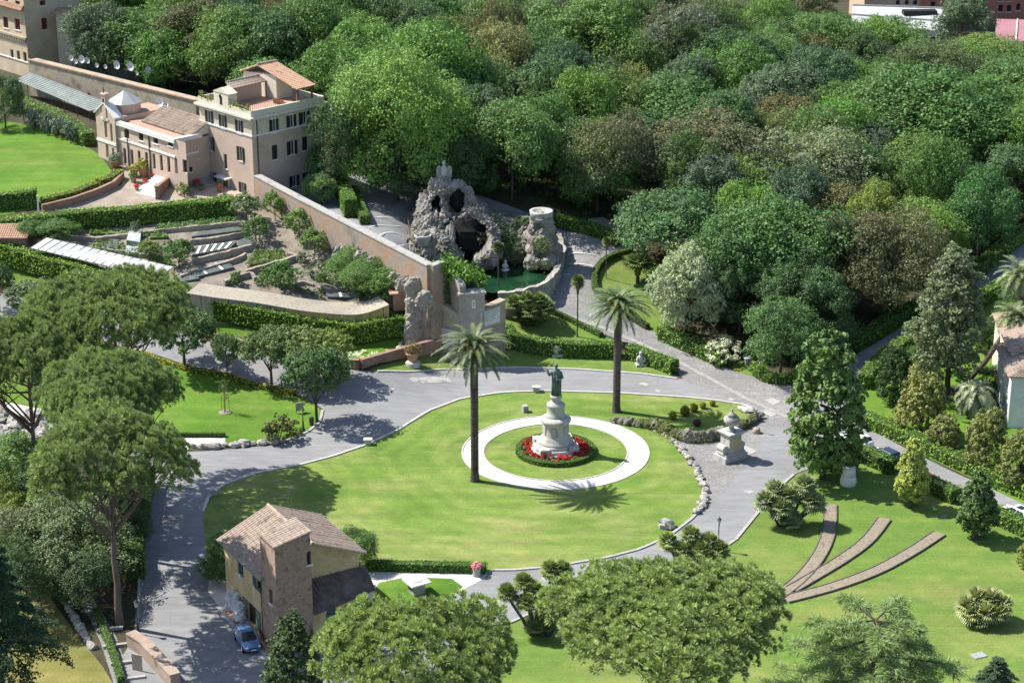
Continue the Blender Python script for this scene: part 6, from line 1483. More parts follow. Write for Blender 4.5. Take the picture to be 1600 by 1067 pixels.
def hb(F, lst): return F.holes_px([(zb(x0, 0)[0], zb(x1, 0)[0], zb(0, y0)[1], zb(0, y1)[1]) for x0, x1, y0, y1 in lst])
w1 = hb(FLf, [(264, 297, 350, 440), (372, 404, 440, 525)]); w1b = hb(FLf, [(326, 374, 612, 725)])
mb = MB(); FLf.wall(mb, he, w1 + w1b, v0=-.5)
wr = []
FRf.wall(mb, he, wr, v0=-.5); FBk.wall(mb, he, [], v0=-.5); FRt.wall(mb, he, [], v0=-.5)
for u in (0, L1): mb.add([Bp_(u, 0, he), Bp_(u, W2, he), Bp_(u, W2 / 2, hr)], [(0, 1, 2)])
mb.build('wall', M['ochre'], bh)
for q in w1: FLf.window(bh, q, frame='blue_wood', shutters=None, pane='blue_wood', bars=True)
FLf.window(bh, w1[1], frame='blue_wood', shutters='blue_wood', pane='glass')
for q in w1b: FLf.window(bh, q, frame='wood', shutters='green_wood', pane='dark', sill=False, name='door')
ov = .55
k_ = (hr - he) / (W2 / 2); zl = he - ov * k_
tiled('roof', Bp_(L1 + ov, -ov, zl), Bp_(-ov, -ov, zl), Bp_(-ov, W2 / 2, hr), Bp_(L1 + ov, W2 / 2, hr), 'tile_pale', bh, pitch=.36, amp=.07)
tiled('roof', Bp_(-ov, W2 + ov, zl), Bp_(L1 + ov, W2 + ov, zl), Bp_(L1 + ov, W2 / 2, hr), Bp_(-ov, W2 / 2, hr), 'tile_pale', bh, pitch=.36, amp=.07)
ridge_cap(Bp_(-ov, W2 / 2, hr + .12), Bp_(L1 + ov, W2 / 2, hr + .12), 'tile_pale', bh, .17)
# tower: stands against the front gable, left half
t0u, t1u, t0v, t1v, tz = L1 + .003, 12.0, -.1, 3.4, 11.0
FT1, FT2 = Facade(Bp_(t0u, t0v), Bp_(t1u, t0v), 0), Facade(Bp_(t1u, t0v), Bp_(t1u, t1v), 0)
wt1 = hb(FT1, [(450, 468, 525, 605)]); wt2 = hb(FT2, [(668, 692, 312, 378)])
tzb = tz + .7
mb = MB(); FT1.wall(mb, tz, wt1, v0=-.5); FT2.wall(mb, tz, wt2, v0=-.5); Facade(Bp_(t1u, t1v), Bp_(t0u, t1v), 0).wall(mb, tz, [], v0=-.5); Facade(Bp_(t0u, t1v), Bp_(t0u, t0v), 0).wall(mb, tz, [], v0=he - .6)
mb.add([Bp_(t1u, t0v, tz), Bp_(t1u, t1v, tz), Bp_(t1u, t1v, tzb)], [(0, 1, 2)]); mb.add([Bp_(t0u, t0v, tz), Bp_(t0u, t1v, tz), Bp_(t0u, t1v, tzb)], [(0, 2, 1)]); mb.add([Bp_(t0u, t1v, tz), Bp_(t1u, t1v, tz), Bp_(t1u, t1v, tzb), Bp_(t0u, t1v, tzb)], [(0, 3, 2, 1)])
mb.build('tower', M['tower_brick'], bh)
for q in wt1: FT1.window(bh, q, frame='dark', pane='dark', bars=False)
for q in wt2:
    wn_ = FT2.window(bh, q, frame='dark', pane='dark', bars=False); mb = MB(); mb.ball(FT2.pt((q[0] + q[1]) / 2, q[3], .012), ((q[1] - q[0]) / 2, (q[1] - q[0]) / 2, (q[1] - q[0]) / 2), 12, 8)
    cu_ = mb.build('arch', M['dark'], wn_); 
    for v in cu_.data.vertices:
        dd = (v.co - FT2.pt(0, 0, .012)).dot(FT2.n); v.co -= FT2.n * dd * .96
tiled('tower_roof', Bp_(t0u - .1, t0v - .15, tz - .03), Bp_(t1u + .15, t0v - .15, tz - .03), Bp_(t1u + .15, t1v + .12, tzb), Bp_(t0u - .1, t1v + .12, tzb), 'tile_pale', bh, pitch=.36, amp=.06)
# lean-to on the front gable, right half
l0u, l0v, l1u, l1v, lz, luz = 11.9, t1v + .01, 10.3, 10.0, 3.6, 5.1
FL1, FL2 = Facade(Bp_(l0u, l0v), Bp_(l1u, l1v), 0), Facade(Bp_(l1u, l1v), Bp_(L1, l1v), 0)
wl_ = hb(FL1, [(888, 925, 605, 695)]); wd2 = hb(FL1, [(780, 843, 660, 800)])
wd2 = [(a, b, max(.05, c_), d) for a, b, c_, d in wd2]
mb = MB(); FL1.wall(mb, lz, wl_ + wd2, v0=-.5); FL2.wall(mb, lz, [], v0=-.5); mb.add([Bp_(l1u, l1v, lz), Bp_(L1, l1v, lz), Bp_(L1, l1v, luz)], [(0, 1, 2)]); mb.build('lean_to_wall', M['ochre_shade'] if 'ochre_shade' in M else M['ochre'], bh)
for q in wl_: FL1.window(bh, q, frame='dark', pane='glass')
for q in wd2:
    dw = FL1.window(bh, q, frame='blue_wood', pane='blue_wood', sill=False, name='arched_door'); r_ = (q[1] - q[0]) / 2; c_ = FL1.pt((q[0] + q[1]) / 2, q[3], .01); mb = MB()
    mb.add([c_] + [c_ + FL1.t * r_ * math.cos(math.pi * k / 12) + Vector((0, 0, r_ * math.sin(math.pi * k / 12))) for k in range(13)], [(0, k, k + 1) for k in range(1, 13)]); mb.build('fanlight', M['blue_wood'], dw)
tiled('lean_to_roof', Bp_(l0u + .5, l0v, lz - .2), Bp_(l1u + .5, l1v + .45, lz - .2), Bp_(L1 + .02, l1v + .45, luz), Bp_(L1 + .02, l0v, luz), 'tile_dark', bh, pitch=.36, amp=.06)
mb = MB(); mb.tube([Bp_(l1u + .12, l1v - .3, 0), Bp_(l1u + .12, l1v - .3, lz - .3)], .05, 6); mb.build('drainpipe', M['iron'], bh)
mb = MB(); mb.tube([Bp_(L1 - .3, -.1, 0), Bp_(L1 - .3, -.1, he - .4)], .05, 6); mb.build('drainpipe', M['iron'], bh)
ap = PZ(456, 797, hr - .3); mb = MB(); mb.tube([ap, up(ap, 2.3)], .03, 5)
for h_, w_ in ((2.2, .5), (1.9, .45), (1.6, .35)): mb.tube([ap + Vector((-w_, .1, h_)), ap + Vector((w_, -.1, h_ + .1))], .02, 4)
mb.build('antenna', M['rail_iron'], bh)
rel(bh)
# white rocks leaning at the house wall
blobs = []; rg = random.Random(3)
for k in range(22):
    t = rg.random(); p = Bp_(2.1 + 2.9 * t, -.25 - rg.random() * .5, .3 + rg.random() * 2.6 * (1 - .6 * t)); blobs.append((p, (.5, .42, .5)))
o = rock_mesh('rock_pile', blobs, 'white_rock', voxel=.13, amp=.22, label='white rockwork heaped against the left wall of the brick tower house', cat='rock pile')
# ---- villa at the right edge
va = PZ(1574, 668); vb_ = PZ(1561, 540, 6.4); vb_ = Vector((vb_.x, vb_.y, 0)); vd = (va - vb_).normalized(); vr_ = Vector((-vd.y, vd.x, 0)); vr_ = vr_ if vr_.x > 0 else -vr_; vl = (va - vb_).length
vh = atY(1577, 588, va.y).z; vh = max(5.5, min(vh, 7.5))
vi = thing('white_villa', 'white villa with pale tiled roofs cut by the right edge', 'house', va)
Vp = lambda u, v, z=0: vb_ + vd * u + vr_ * v + Vector((0, 0, z))
FV1, FV2 = Facade(Vp(0, 0), Vp(vl, 0), -.5), Facade(Vp(vl, 0), Vp(vl, 14), -.5)
hv1 = [(vl * .2, vl * .2 + 1, 1.4, 3.0), (vl * .55, vl * .55 + 1, 1.4, 3.0), (vl * .82, vl * .82 + .8, 1.4, 3.0), (vl * .35, vl * .35 + .9, 4.4, 5.8), (vl * .7, vl * .7 + .9, 4.4, 5.8)]; hv2 = [(3.5, 4.6, 1.2, 3.0), (7, 8.1, 1.2, 3.0), (5, 6.1, 4.4, 5.9)]
mb = MB(); FV1.wall(mb, vh + .5, hv1); FV2.wall(mb, vh + .5, hv2); Facade(Vp(0, 14), Vp(0, 0), -.5).wall(mb, vh + .5, []); mb.build('wall', M['white'], vi)
for q in hv1: FV1.window(vi, q, frame='dark', pane='glass')
for q in hv2: FV2.window(vi, q, frame='dark', pane='glass')
mb = MB(); FV2.box(mb, .2, 14, -.2, .35, .003, .8); mb.build('step', M['stone'], vi)
tiled('roof', Vp(vl + .5, -.5, vh), Vp(-.5, -.5, vh), Vp(3, 6, vh + 2.3), Vp(vl - 4, 6, vh + 2.3), 'tile_pale', vi, pitch=.4, amp=.06); tiled('roof', Vp(vl + .5, 14, vh), Vp(vl + .5, -.5, vh), Vp(vl - 4, 6, vh + 2.3), Vp(vl - 4, 14, vh + 2.3), 'tile_pale', vi, pitch=.4, amp=.06)
rel(vi)
vc = PZ(1551, 492, 7.6); vi2 = thing('villa_wing', 'cream villa wing with tiled roof behind the leaning palm trunk', 'house', (vc.x, vc.y, 1))
Vq = lambda u, v, z=0: Vector((vc.x, vc.y, 0)) + vd * (u) + vr_ * v + Vector((0, 0, z)); wl2 = 12.5
FW1, FW2 = Facade(Vq(0, .4), Vq(wl2, .4), 0), Facade(Vq(wl2, .4), Vq(wl2, 14), 0); hw_ = [(3, 4.2, 4, 5.8), (7, 8.2, 4, 5.8), (10, 11, 4, 5.8)]
mb = MB(); FW1.wall(mb, 7.5, hw_); FW2.wall(mb, 7.5, []); mb.build('wall', M['pale_cream'], vi2)
for q in hw_: FW1.window(vi2, q, frame='white', pane='ochre', bars=False)
tiled('roof', Vq(wl2 + .3, 0, 7.5), Vq(-.5, 0, 7.5), Vq(1.5, 6, 9.4), Vq(wl2 - 2, 6, 9.4), 'tile_pale', vi2, pitch=.4); tiled('roof', Vq(wl2 + .3, 14, 7.5), Vq(wl2 + .3, 0, 7.5), Vq(wl2 - 2, 6, 9.4), Vq(wl2 - 2, 14, 9.4), 'tile_pale', vi2, pitch=.4)
rel(vi2)
# ---- town beyond the wood
def block(name, label, cat, p0, p1, z0, h, depth, wall, roof, wins, pane='dark', frame='white', shut=None):
    """block whose front runs between two world points; wins: photo pixel window boxes"""
    F = Facade(p0, p1, z0); root = thing(name, label, cat, ((p0.x + p1.x) / 2, (p0.y + p1.y) / 2, z0)); ho = F.holes_px(wins); ho = [q for q in ho if q[0] > 0 and q[1] < F.L and q[3] < h]
    mb = MB(); F.wall(mb, h, ho); a, b, c_, d = F.pt(0, 0), F.pt(F.L, 0), F.pt(F.L, 0, -depth), F.pt(0, 0, -depth)
    Facade(b, c_, z0).wall(mb, h, []); Facade(c_, d, z0).wall(mb, h, []); Facade(d, a, z0).wall(mb, h, []); mb.build('wall', M[wall], root)
    for q in ho: F.window(root, q, frame=frame, pane=pane, bars=False, shutters=shut)
    mb = MB(); mb.prism([F.pt(-.3, 0, .3), F.pt(F.L + .3, 0, .3), F.pt(F.L + .3, 0, -depth - .3), F.pt(-.3, 0, -depth - .3)], z0 + h, z0 + h + .4); mb.build('roof', M[roof], root); rel(root)
    return root, F
def gp(x, y, z): return PZ(x, y, z)
hall = thing('grey_hall', 'long low hall with a pale grey roof beyond the wood', 'hall', gp(1430, 55, 3))
ha, hb_, hc, hd = gp(1330, 36, 6.0), gp(1482, 52, 6.0), gp(1476, 14, 7.3), gp(1332, 9, 7.3)
mb = MB(); mb.add([ha, hb_, hc, hd], [(0, 1, 2, 3)]); mb.build('roof', M['hall_roof'], hall)
mb = MB(); m0, m1 = ha.lerp(hd, .45), hb_.lerp(hc, .45); mb.tube([up(m0, .15), up(m1, .15)], .2, 4); mb.tube([up(ha, .1), up(hb_, .1)], .2, 4); mb.tube([up(hc, .1), up(hd, .1)], .25, 4); mb.build('roof_edge', M['lead'], hall)
mb = MB(); s0 = ha.lerp(hb_, .72).lerp(hd.lerp(hc, .72), .72); mb.box(up(s0, .4), (7, 2.2, .8), .05); mb.build('skylight', M['dark'], hall)
mb = MB(); mb.quad(Vector((ha.x, ha.y, -1)), Vector((hb_.x, hb_.y, -1)), hb_, ha); mb.quad(Vector((hb_.x, hb_.y, -1)), Vector((hc.x, hc.y, -1)), hc, hb_); mb.build('wall', M['white'], hall)
for k in range(12):
    p = ha.lerp(hb_, (k + .7) / 12.5); mb = MB(); mb.box((p.x, p.y - .05, p.z - 2.0), (1.7, .2, 1.9), .05); mb.build('window', M['dark'], hall)
rel(hall)
block('apartment_house', 'cream apartment house behind the grey hall', 'building', gp(1350, 14, 4).lerp(gp(1350, 14, 4), 0), gp(1441, 12, 4), -2, 22, 12, 'apricot', 'tile', [(x, x + 6, 1, 8) for x in (1400, 1414, 1427)], 'dark')
block('apartment_house', 'dull red house beside the cream one, behind the dark tree', 'building', gp(1441, 13, 4), gp(1482, 13, 4), -2, 22, 12, 'red_wall', 'tile', [(1454, 1461, 3, 12)], 'dark')
block('apartment_house', 'red house with white framed windows in the upper right corner', 'building', gp(1532, 30, 1), gp(1640, 28, 1), -4, 24, 14, 'red_wall', 'tile', [(1560, 1567, 8, 19), (1573, 1580, 8, 19), (1538, 1544, -4, 3), (1560, 1567, -8, 2), (1573, 1580, -8, 2), (1588, 1594, 6, 17)], 'dark')
block('apartment_house', 'pale house seen above the wood left of the grey hall', 'building', gp(1175, 8, 2), gp(1212, 8, 2), -4, 9, 10, 'apricot', 'white', [], 'dark')
block('apartment_house', 'low pinkish house glimpsed above the wood', 'building', gp(1243, 13, 3), gp(1300, 13, 3), -4, 8.5, 10, 'pink_brick', 'tile_pale', [], 'dark')
pr = thing('purple_roof_shed', 'shed with a flat purplish sheet roof at the right edge', 'shed', gp(1590, 75, 2)); pa, pb, pc_, pd = gp(1556, 62, 5.0), gp(1640, 68, 5.0), gp(1640, 32, 6.2), gp(1557, 30, 6.2)
mb = MB(); mb.add([pa, pb, pc_, pd], [(0, 1, 2, 3)]); mb.build('roof', M['purple'], pr); mb = MB(); s0, s1 = gp(1587, 66, 5.0), gp(1590, 31, 6.2); mb.tube([up(s0, .1), up(s1, .1)], .15, 4); mb.build('seam', M['white'], pr)
mb = MB(); mb.quad(Vector((pa.x, pa.y, -1)), Vector((pb.x, pb.y, -1)), pb, pa); mb.quad(Vector((pd.x, pd.y, -1)), Vector((pa.x, pa.y, -1)), pa, pd); mb.build('wall', M['stone_grey'], pr); rel(pr)
block('cream_wall_house', 'low cream building below the purple roof at the right edge', 'building', gp(1574, 102, 2), gp(1660, 105, 2), -1, 4.5, 6, 'cream', 'pale_cream', [])
block('red_roof_house', 'house with a low tiled roof just right of the tower house, upper left', 'house', gp(86, 12, 26), gp(110, 12, 26), 14, 11, 8, 'cream', 'tile', [])
# ---- cars
def car(label, pos, rz, paint, group=None, L=4.25, W_=1.8, Hh=1.46, sunroof=False):
    """hatchback: x forward"""
    root = thing('car', label, 'car', pos, rz, group)
    sec = [(-2.12,.42,.78,.62),(-2.05,.30,.92,.78),(-1.7,.26,.98,.86),(-1.0,.24,.99,.90),(0,.24,.97,.90),(.8,.24,.94,.89),(1.4,.25,.84,.86),(1.85,.27,.72,.80),(2.08,.36,.60,.64)]
    mb = MB(); n = len(sec); ring = 10; vs = []
    for x, zl_, zt_, hw in sec:
        x *= L / 4.25; zz = [(0, zl_), (.75, zl_), (.97, zl_ + .12), (1.0, (zl_ + zt_) / 2), (.95, zt_ - .08), (.80, zt_)]
        half = [(hw * a, z) for a, z in zz]; pts = half + [(-y, z) for y, z in half[::-1]][:-1]
        vs += [(x, y, z) for y, z in pts]
    m = len(vs) // n
    fs = [(i * m + k, i * m + (k + 1) % m, (i + 1) * m + (k + 1) % m, (i + 1) * m + k) for i in range(n - 1) for k in range(m)] + [tuple(range(m - 1, -1, -1)), tuple(range((n - 1) * m, n * m))]
    mb.add(vs, fs); mb.build('body', M[paint], root, True)
    # greenhouse: glass with roof on top
    def loop(x0, x1, hw, z): return [(x0, -hw, z), (x1, -hw * .97, z), (x1, hw * .97, z), (x0, hw, z)]
    lo, hi = loop(-1.85 * L / 4.25, 1.05 * L / 4.25, .82, .93), loop(-1.45 * L / 4.25, .18 * L / 4.25, .62, Hh - .06)
    mb = MB(); mb.add(lo + hi, [(0, 1, 5, 4), (1, 2, 6, 5), (2, 3, 7, 6), (3, 0, 4, 7), (4, 5, 6, 7)]); mb.build('window', M['glass'], root)
    mb = MB(); r0, r1 = loop(-1.55 * L / 4.25, .22 * L / 4.25, .635, Hh - .055), loop(-1.40 * L / 4.25, .08 * L / 4.25, .56, Hh); mb.add(r0 + r1, [(0, 1, 5, 4), (1, 2, 6, 5), (2, 3, 7, 6), (3, 0, 4, 7), (4, 5, 6, 7), (3, 2, 1, 0)]); rf_ = mb.build('roof', M[paint], root)
    if sunroof: mb = MB(); mb.box((-.55, 0, Hh + .008), (.85, .8, .012)); mb.build('sunroof', M['glass'], rf_)
    for a, b in ((0, 4), (1, 5), (2, 6), (3, 7)):
        mb = MB(); A__, B__ = Vector((lo + hi)[a]), Vector((lo + hi)[b]); mb.tube([A__, B__], .055, 5); mb.build('pillar', M[paint], root)
    for s_ in (-1, 1):
        mb = MB(); mb.tube([(-.55, s_ * .80, .93), (-.58, s_ * .64, Hh - .06)], .05, 5); mb.build('pillar', M[paint], root)
        for x in (-1.3, 1.32):
            wh_ = MB(); wh_.tube([(x, s_ * .93, .31), (x, s_ * .70, .31)], .31, 18); wo = wh_.build('wheel', M['tyre'], root); rm = MB(); rm.tube([(x, s_ * .945, .31), (x, s_ * .93, .31)], .2, 12); rm.build('rim', M['lead'], wo)
        mb = MB(); mb.ball((1.88 * L / 4.25, s_ * .6, .64), (.16, .17, .1), 10, 6); mb.build('headlight', M['chalk'], root, True)
        mb = MB(); mb.ball((-2.0 * L / 4.25, s_ * .64, .78), (.08, .16, .1), 8, 6); mb.build('taillight', M['red_shutter'], root, True)
        mb = MB(); mb.ball((.75, s_ * .98, .98), (.1, .13, .09), 8, 6); mb.build('mirror', M[paint], root, True)
    mb = MB(); mb.box((2.09 * L / 4.25, 0, .45), (.05, .52, .12)); mb.build('number_plate', M['chalk'], root)
    mb = MB(); mb.box((2.06 * L / 4.25, 0, .58), (.06, .9, .1)); mb.build('grille', M['dark'], root)
    return root
def heading(a, b): A__, B__ = P(*a), P(*b); return math.atan2(B__.y - A__.y, B__.x - A__.x)
car('blue hatchback parked at the corner of the brick tower house', P(387, 1006), heading((375, 988), (397, 1024)), 'blue_paint')
rh = heading((1420, 722), (1500, 762))
car('white car with a dark sunroof parked on the right road at the edge', P(1588, 810), rh + math.pi, 'white_paint', sunroof=True)
car('dark blue car parked behind the hedge beside the magnolia', P(1383, 719), rh + math.pi, 'navy_paint')
car('white car mostly hidden behind the tall magnolia', P(1338, 694), rh + math.pi, 'white_paint')
car('red car hidden behind the cone shaped yellow magnolia', P(1441, 757), rh + math.pi, 'red_paint')
# ---- street furniture
def lamp_post(label, base, top):
    p = P(*base); h = atY(top[0], top[1], p.y).z - p.z; t = thing('lamp_post', label, 'street lamp', p)
    mb = MB(); mb.lathe([(.22, -.1), (.22, .25), (.13, .35), (.1, 1.0), (.12, 1.05), (.065, 1.2), (.05, h - .9), (.09, h - .85), (.03, h - .72)], (0, 0, 0), 12); mb.build('post', M['iron'], t, True)
    mb = MB(); mb.lathe([(.12, h - .72), (.2, h - .25), (.05, h - .24)], (0, 0, 0), 6); mb.build('lantern', M['lantern_glass'], t)
    mb = MB(); mb.lathe([(.26, h - .24), (.14, h - .1), (.05, h), (.01, h + .12)], (0, 0, 0), 8); mb.build('cap', M['iron'], t); return t
lamp_post('black lamp post on the right lawn edge near the fan palms', (1122, 860), (1123, 808))
lamp_post('black lamp post on the road bend near the round clipped oak', (474, 673), (472, 637))
lamp_post('black lamp post beside the shaded road and the bare pine trunk', (216, 990), (212, 937))
def simple(name, label, cat, px, fn, mat, part='body', group=None, rz=0.0):
    p = P(*px); t = thing(name, label, cat, p, rz, group); mb = MB(); fn(mb); mb.build(part, M[mat], t); return t
def marker(label, px):
    t = simple('stone_marker', label, 'stone block', px, lambda m: m.box((0, 0, .25), (.75, .55, .6)), 'stone'); mb = MB(); mb.box((0, 0, .62), (1.0, .8, .14)); mb.build('cap', M['stone'], t)
marker('small white stone marker on the lawn behind the statue', (838, 612)); marker('small stone marker on the lawn edge at the left road bend', (575, 694)); marker('small stone marker at the shaded left tip of the oval lawn', (335, 772))
simple('stone_block', 'grey square stone block on the lawn left of the statue', 'stone block', (820, 643), lambda m: m.box((0, 0, .35), (.65, .65, .9)), 'stone_grey', rz=.4)
t = simple('stone_block', 'grey stone plinth at the mouth of the wood path', 'stone block', (1168, 569), lambda m: m.box((0, 0, .35), (.75, .7, .9)), 'stone_grey', rz=.2); mb = MB(); mb.box((0, 0, .86), (.95, .9, .14)); mb.build('cap', M['stone'], t)
simple('bin', 'small black bin beside the round corner hedge', 'bin', (1186, 573), lambda m: m.lathe([(.22, 0), (.26, .8), (.2, .85)], n=12), 'iron')
simple('bin', 'green litter bin at the end of the parking bays', 'bin', (986, 393), lambda m: m.lathe([(.3, 0), (.36, 1.0), (.3, 1.15), (.1, 1.2)], n=12), 'green_bin')
simple('bin', 'black litter bin at the foot of the round clipped oak', 'bin', (487, 664), lambda m: m.lathe([(.25, 0), (.3, .9), (.22, 1.0)], n=12), 'iron')
simple('sign_board', 'grey information board on the lawn under the round clipped oak', 'sign', (468, 645), lambda m: (m.box((0, 0, .8), (1.0, .1, 1.0)), m.tube([(-.4, 0, -.1), (-.4, 0, .4)], .04, 5), m.tube([(.4, 0, -.1), (.4, 0, .4)], .04, 5)), 'stone_grey', rz=.5)
# signpost with a round stone foot
p = P(1182, 676); t = thing('signpost', 'thin sign post on a round yellowish stone foot near the urn', 'sign', p); mb = MB(); mb.lathe([(.42, -.1), (.46, .15), (.42, .5), (.3, .62), (.05, .64)], n=16); mb.build('foot', M['sandy'], t, True); mb = MB(); mb.tube([(0, 0, .5), (0, 0, 2.2)], .035, 6); mb.build('pole', M['iron'], t); mb = MB(); mb.box((0, 0, 2.2), (.34, .04, .6), .3); mb.build('plate', M['rail_iron'], t)
simple('bollard', 'round yellowish stone bollard behind the magnolia trunk', 'bollard', (1275, 642), lambda m: m.lathe([(.42, -.1), (.46, .15), (.42, .5), (.3, .62), (.05, .64)], n=16), 'sandy')
t = simple('sign_board', 'white board among the upper leaves of the right hedge corner', 'sign', (1302, 622), lambda m: m.box((0, 0, 1.6), (1.1, .06, .75), -.2), 'white_paint'); mb = MB(); mb.tube([(0, 0, -.1), (0, 0, 1.3)], .05, 6); mb.build('pole', M['iron'], t)
# flower pots, well, fragments
p = P(645, 570); t = thing('terracotta_planter', 'big terracotta pot with a dry shrub on a carved stone base', 'planter', p)
mb = MB(); mb.lathe([(.95, -.2), (1.0, .1), (.9, .22), (.95, .35), (.75, .5), (.5, .55)], n=24); mb.build('base', M['stone'], t, True); mb = MB(); mb.lathe([(.5, .55), (.62, .9), (.72, 1.3), (.85, 1.42), (.85, 1.6), (.7, 1.6), (.65, 1.45), (.1, 1.45)], n=24); mb.build('pot', M['terra_pot'], t, True)
rs = np.random.RandomState(3); d = rdir(rs, 900); d[:, 2] = np.abs(d[:, 2]); pos = d * np.array([1.3, 1.3, 1.7]) * rs.uniform(.35, 1, (900, 1)) + np.array([0, 0, 1.6]); v, f = leaf_quads(pos, d + rs.normal(size=d.shape) * .7, .09 * rs.uniform(.6, 1.3, 900), rs); o = np_mesh('foliage', v, f, M['leaf'], t, {'tone': np.repeat(rs.uniform(0, .8, 900), 4)}); o.color = (.15, .12, .05, 1)
mb = MB(); [mb.tube([(0, 0, 1.4), (d[k][0] * .7, d[k][1] * .7, 1.6 + d[k][2]), (d[k][0] * 1.2, d[k][1] * 1.2, 1.7 + d[k][2] * 1.4)], [.04, .025, .01], 4) for k in range(14)]; mb.build('stems', M['bark'], t)
p = P(745, 899); t = thing('flower_pot', 'stone pot of pink and white flowers at the end of the low hedge', 'planter', p); mb = MB(); mb.lathe([(.38, -.1), (.42, .1), (.36, .5), (.48, .85), (.5, .95), (.1, .93)], n=16); mb.build('pot', M['stone_grey'], t, True)
d = rdir(rs, 420); d[:, 2] = np.abs(d[:, 2]); pos = d * np.array([.65, .65, .5]) * rs.uniform(.5, 1, (420, 1)) + np.array([0, 0, 1.0]); v, f = leaf_quads(pos, d + rs.normal(size=d.shape) * .5, .08 * rs.uniform(.6, 1.3, 420), rs, .8); o = np_mesh('flowers', v, f, M['leaf'], t, {'tone': np.repeat(rs.uniform(0, .8, 420), 4)}); o.color = (.55, .22, .26, 1)
p = P(651, 925); t = thing('stone_table', 'square white stone slab with a round disc on a rough stone foot', 'table', p, .55); mb = MB(); mb.box((0, 0, .5), (1.3, 1.3, 1.3), 0, .9); mb.build('foot', M['rock'], t); mb = MB(); mb.box((0, 0, 1.23), (2.1, 2.1, .15)); tt = mb.build('slab', M['chalk'], t); mb = MB(); mb.lathe([(.55, 1.306), (.55, 1.37), (.1, 1.37)], n=24); mb.build('disc', M['stone'], tt)
p = P(1325, 757); t = thing('stone_vase', 'big pale ribbed stone vase in the shade of the magnolia', 'vase', p); mb = MB(); mb.lathe([(.75, -.1), (.85, .1), (.9, .5), (.82, .95), (.7, 1.05), (.7, 1.15), (.78, 1.2), (.72, 1.75), (.6, 1.9), (.72, 2.0), (.72, 2.1), (.1, 2.1)], n=28); mb.build('body', M['chalk'], t, True)
def fragment(label, px, kind):
    p = P(*px); t = thing('stone_fragment', label, 'sculpture', p); mb = MB(); mb.box((0, 0, .12), (1.3, 1.0, .35), .2); mb.build('base', M['stone'], t); mb = MB()
    if kind == 0: mb.lathe([(.5, .3), (.42, .55), (.5, .8), (.42, 1.0), (.55, 1.25), (.52, 1.45), (.2, 1.5)], n=14, sx=1.0, sy=.8); [mb.ball((.38 * math.cos(a), -.32 + .1 * math.sin(a), 1.0 + .35 * math.sin(a * 2)), .17, 7, 5) for a in (0, .9, 1.8, 2.7, 3.14)]
    else: mb.lathe([(.5, .3), (.5, .6), (.38, .95), (.42, 1.25), (.2, 1.4)], n=14, sx=.9, sy=.75); mb.ball((0, -.05, 1.62), (.24, .26, .3), 10, 7); mb.tube([(.3, 0, 1.2), (.55, -.15, .9), (.35, -.35, .6)], .14, 7); mb.tube([(-.3, 0, 1.2), (-.5, -.2, .8), (-.2, -.4, .55)], .14, 7)
    mb.build('carving', M['stone'], t, True)
fragment('carved white stone capital standing before the clipped hedge', (870, 556), 0); fragment('weathered headed stone figure beside the hedge end', (1001, 571), 1)
for x, y, s_ in ((1160, 639, .4), (1170, 643, .65)):
    mb = MB(); mb.ball((0, 0, s_ * .3), (s_ * 1.5, s_, s_ * .6), 9, 7, .5, int(x)); o = mb.build('boulder', M['stone'], loc=tuple(P(x, y))); tag(o, 'pale flat rock on the pointed tip of the upper lawn, %s' % ('smaller one' if s_ < .5 else 'bigger one'), 'boulder')
mb = MB(); mb.ball((0, 0, .35), (.95, .7, .6), 10, 7, .6, 4); o = mb.build('boulder', M['rock'], loc=tuple(P(1042, 824))); tag(o, 'dark rock on the oval lawn edge near the palm clump', 'boulder')
# golden balls on the upper lawn
for i, (x, y, w_) in enumerate([(1051, 655, 12), (1070, 649, 15), (1084, 643, 13), (1098, 638, 10), (1113, 634, 9)]):
    plant('ball', ['small golden clipped ball nearest the rock bank', 'biggest golden clipped ball, second in the row', 'golden clipped ball in the middle of the row', 'small golden clipped ball, fourth in the row', 'smallest golden clipped ball, farthest to the right'][i], base=(x, y), top=(x, y - w_), wpx=w_ * 1.1, col=(.26, .24, .03) if i != 1 else (.17, .17, .035), group='golden clipped balls', cat='shrub')
plant('ball', 'small dark purple bush on the upper lawn behind the urn', base=(1089, 665), top=(1089, 655), wpx=13, col=(.10, .03, .05), name='bush', cat='shrub')
# staked sapling
p = P(352, 644); t = thing('sapling', 'thin young tree held by three stakes on the left lawn', 'tree', p)
mb = MB(); mb.tube([(0, 0, -.1), (.03, 0, 2), (-.05, 0, 4.2)], [.05, .04, .015], 6)
for k in range(9): a = k * 2.4; mb.tube([(0, 0, 1.6 + k * .25), (.5 * math.cos(a), .5 * math.sin(a), 2.4 + k * .25)], [.02, .006], 4)
mb.build('trunk', M['bark'], t)
n_ = 520; d = rdir(rs, n_); pos = d * np.array([.75, .75, 1.5]) * rs.uniform(.2, 1, (n_, 1)) + np.array([0, 0, 3.0]); v, f = leaf_quads(pos, d + rs.normal(size=d.shape), .06 * rs.uniform(.6, 1.3, n_), rs); o = np_mesh('crown', v, f, M['leaf'], t, {'tone': np.repeat(rs.uniform(0, .8, n_), 4)}); o.color = (.13, .17, .08, 1)
for k in range(3):
    a = k * 2.094 + .5; mb = MB(); mb.tube([(.5 * math.cos(a), .5 * math.sin(a), -.1), (.5 * math.cos(a), .5 * math.sin(a), 1.9)], .035, 5); mb.build('stake', M['wood'], t)
mb = MB(); mb.tube([(.5 * math.cos(k * 2.094 + .5), .5 * math.sin(k * 2.094 + .5), 1.8) for k in (0, 1, 2, 0)], .025, 5); mb.build('rail', M['wood'], t)
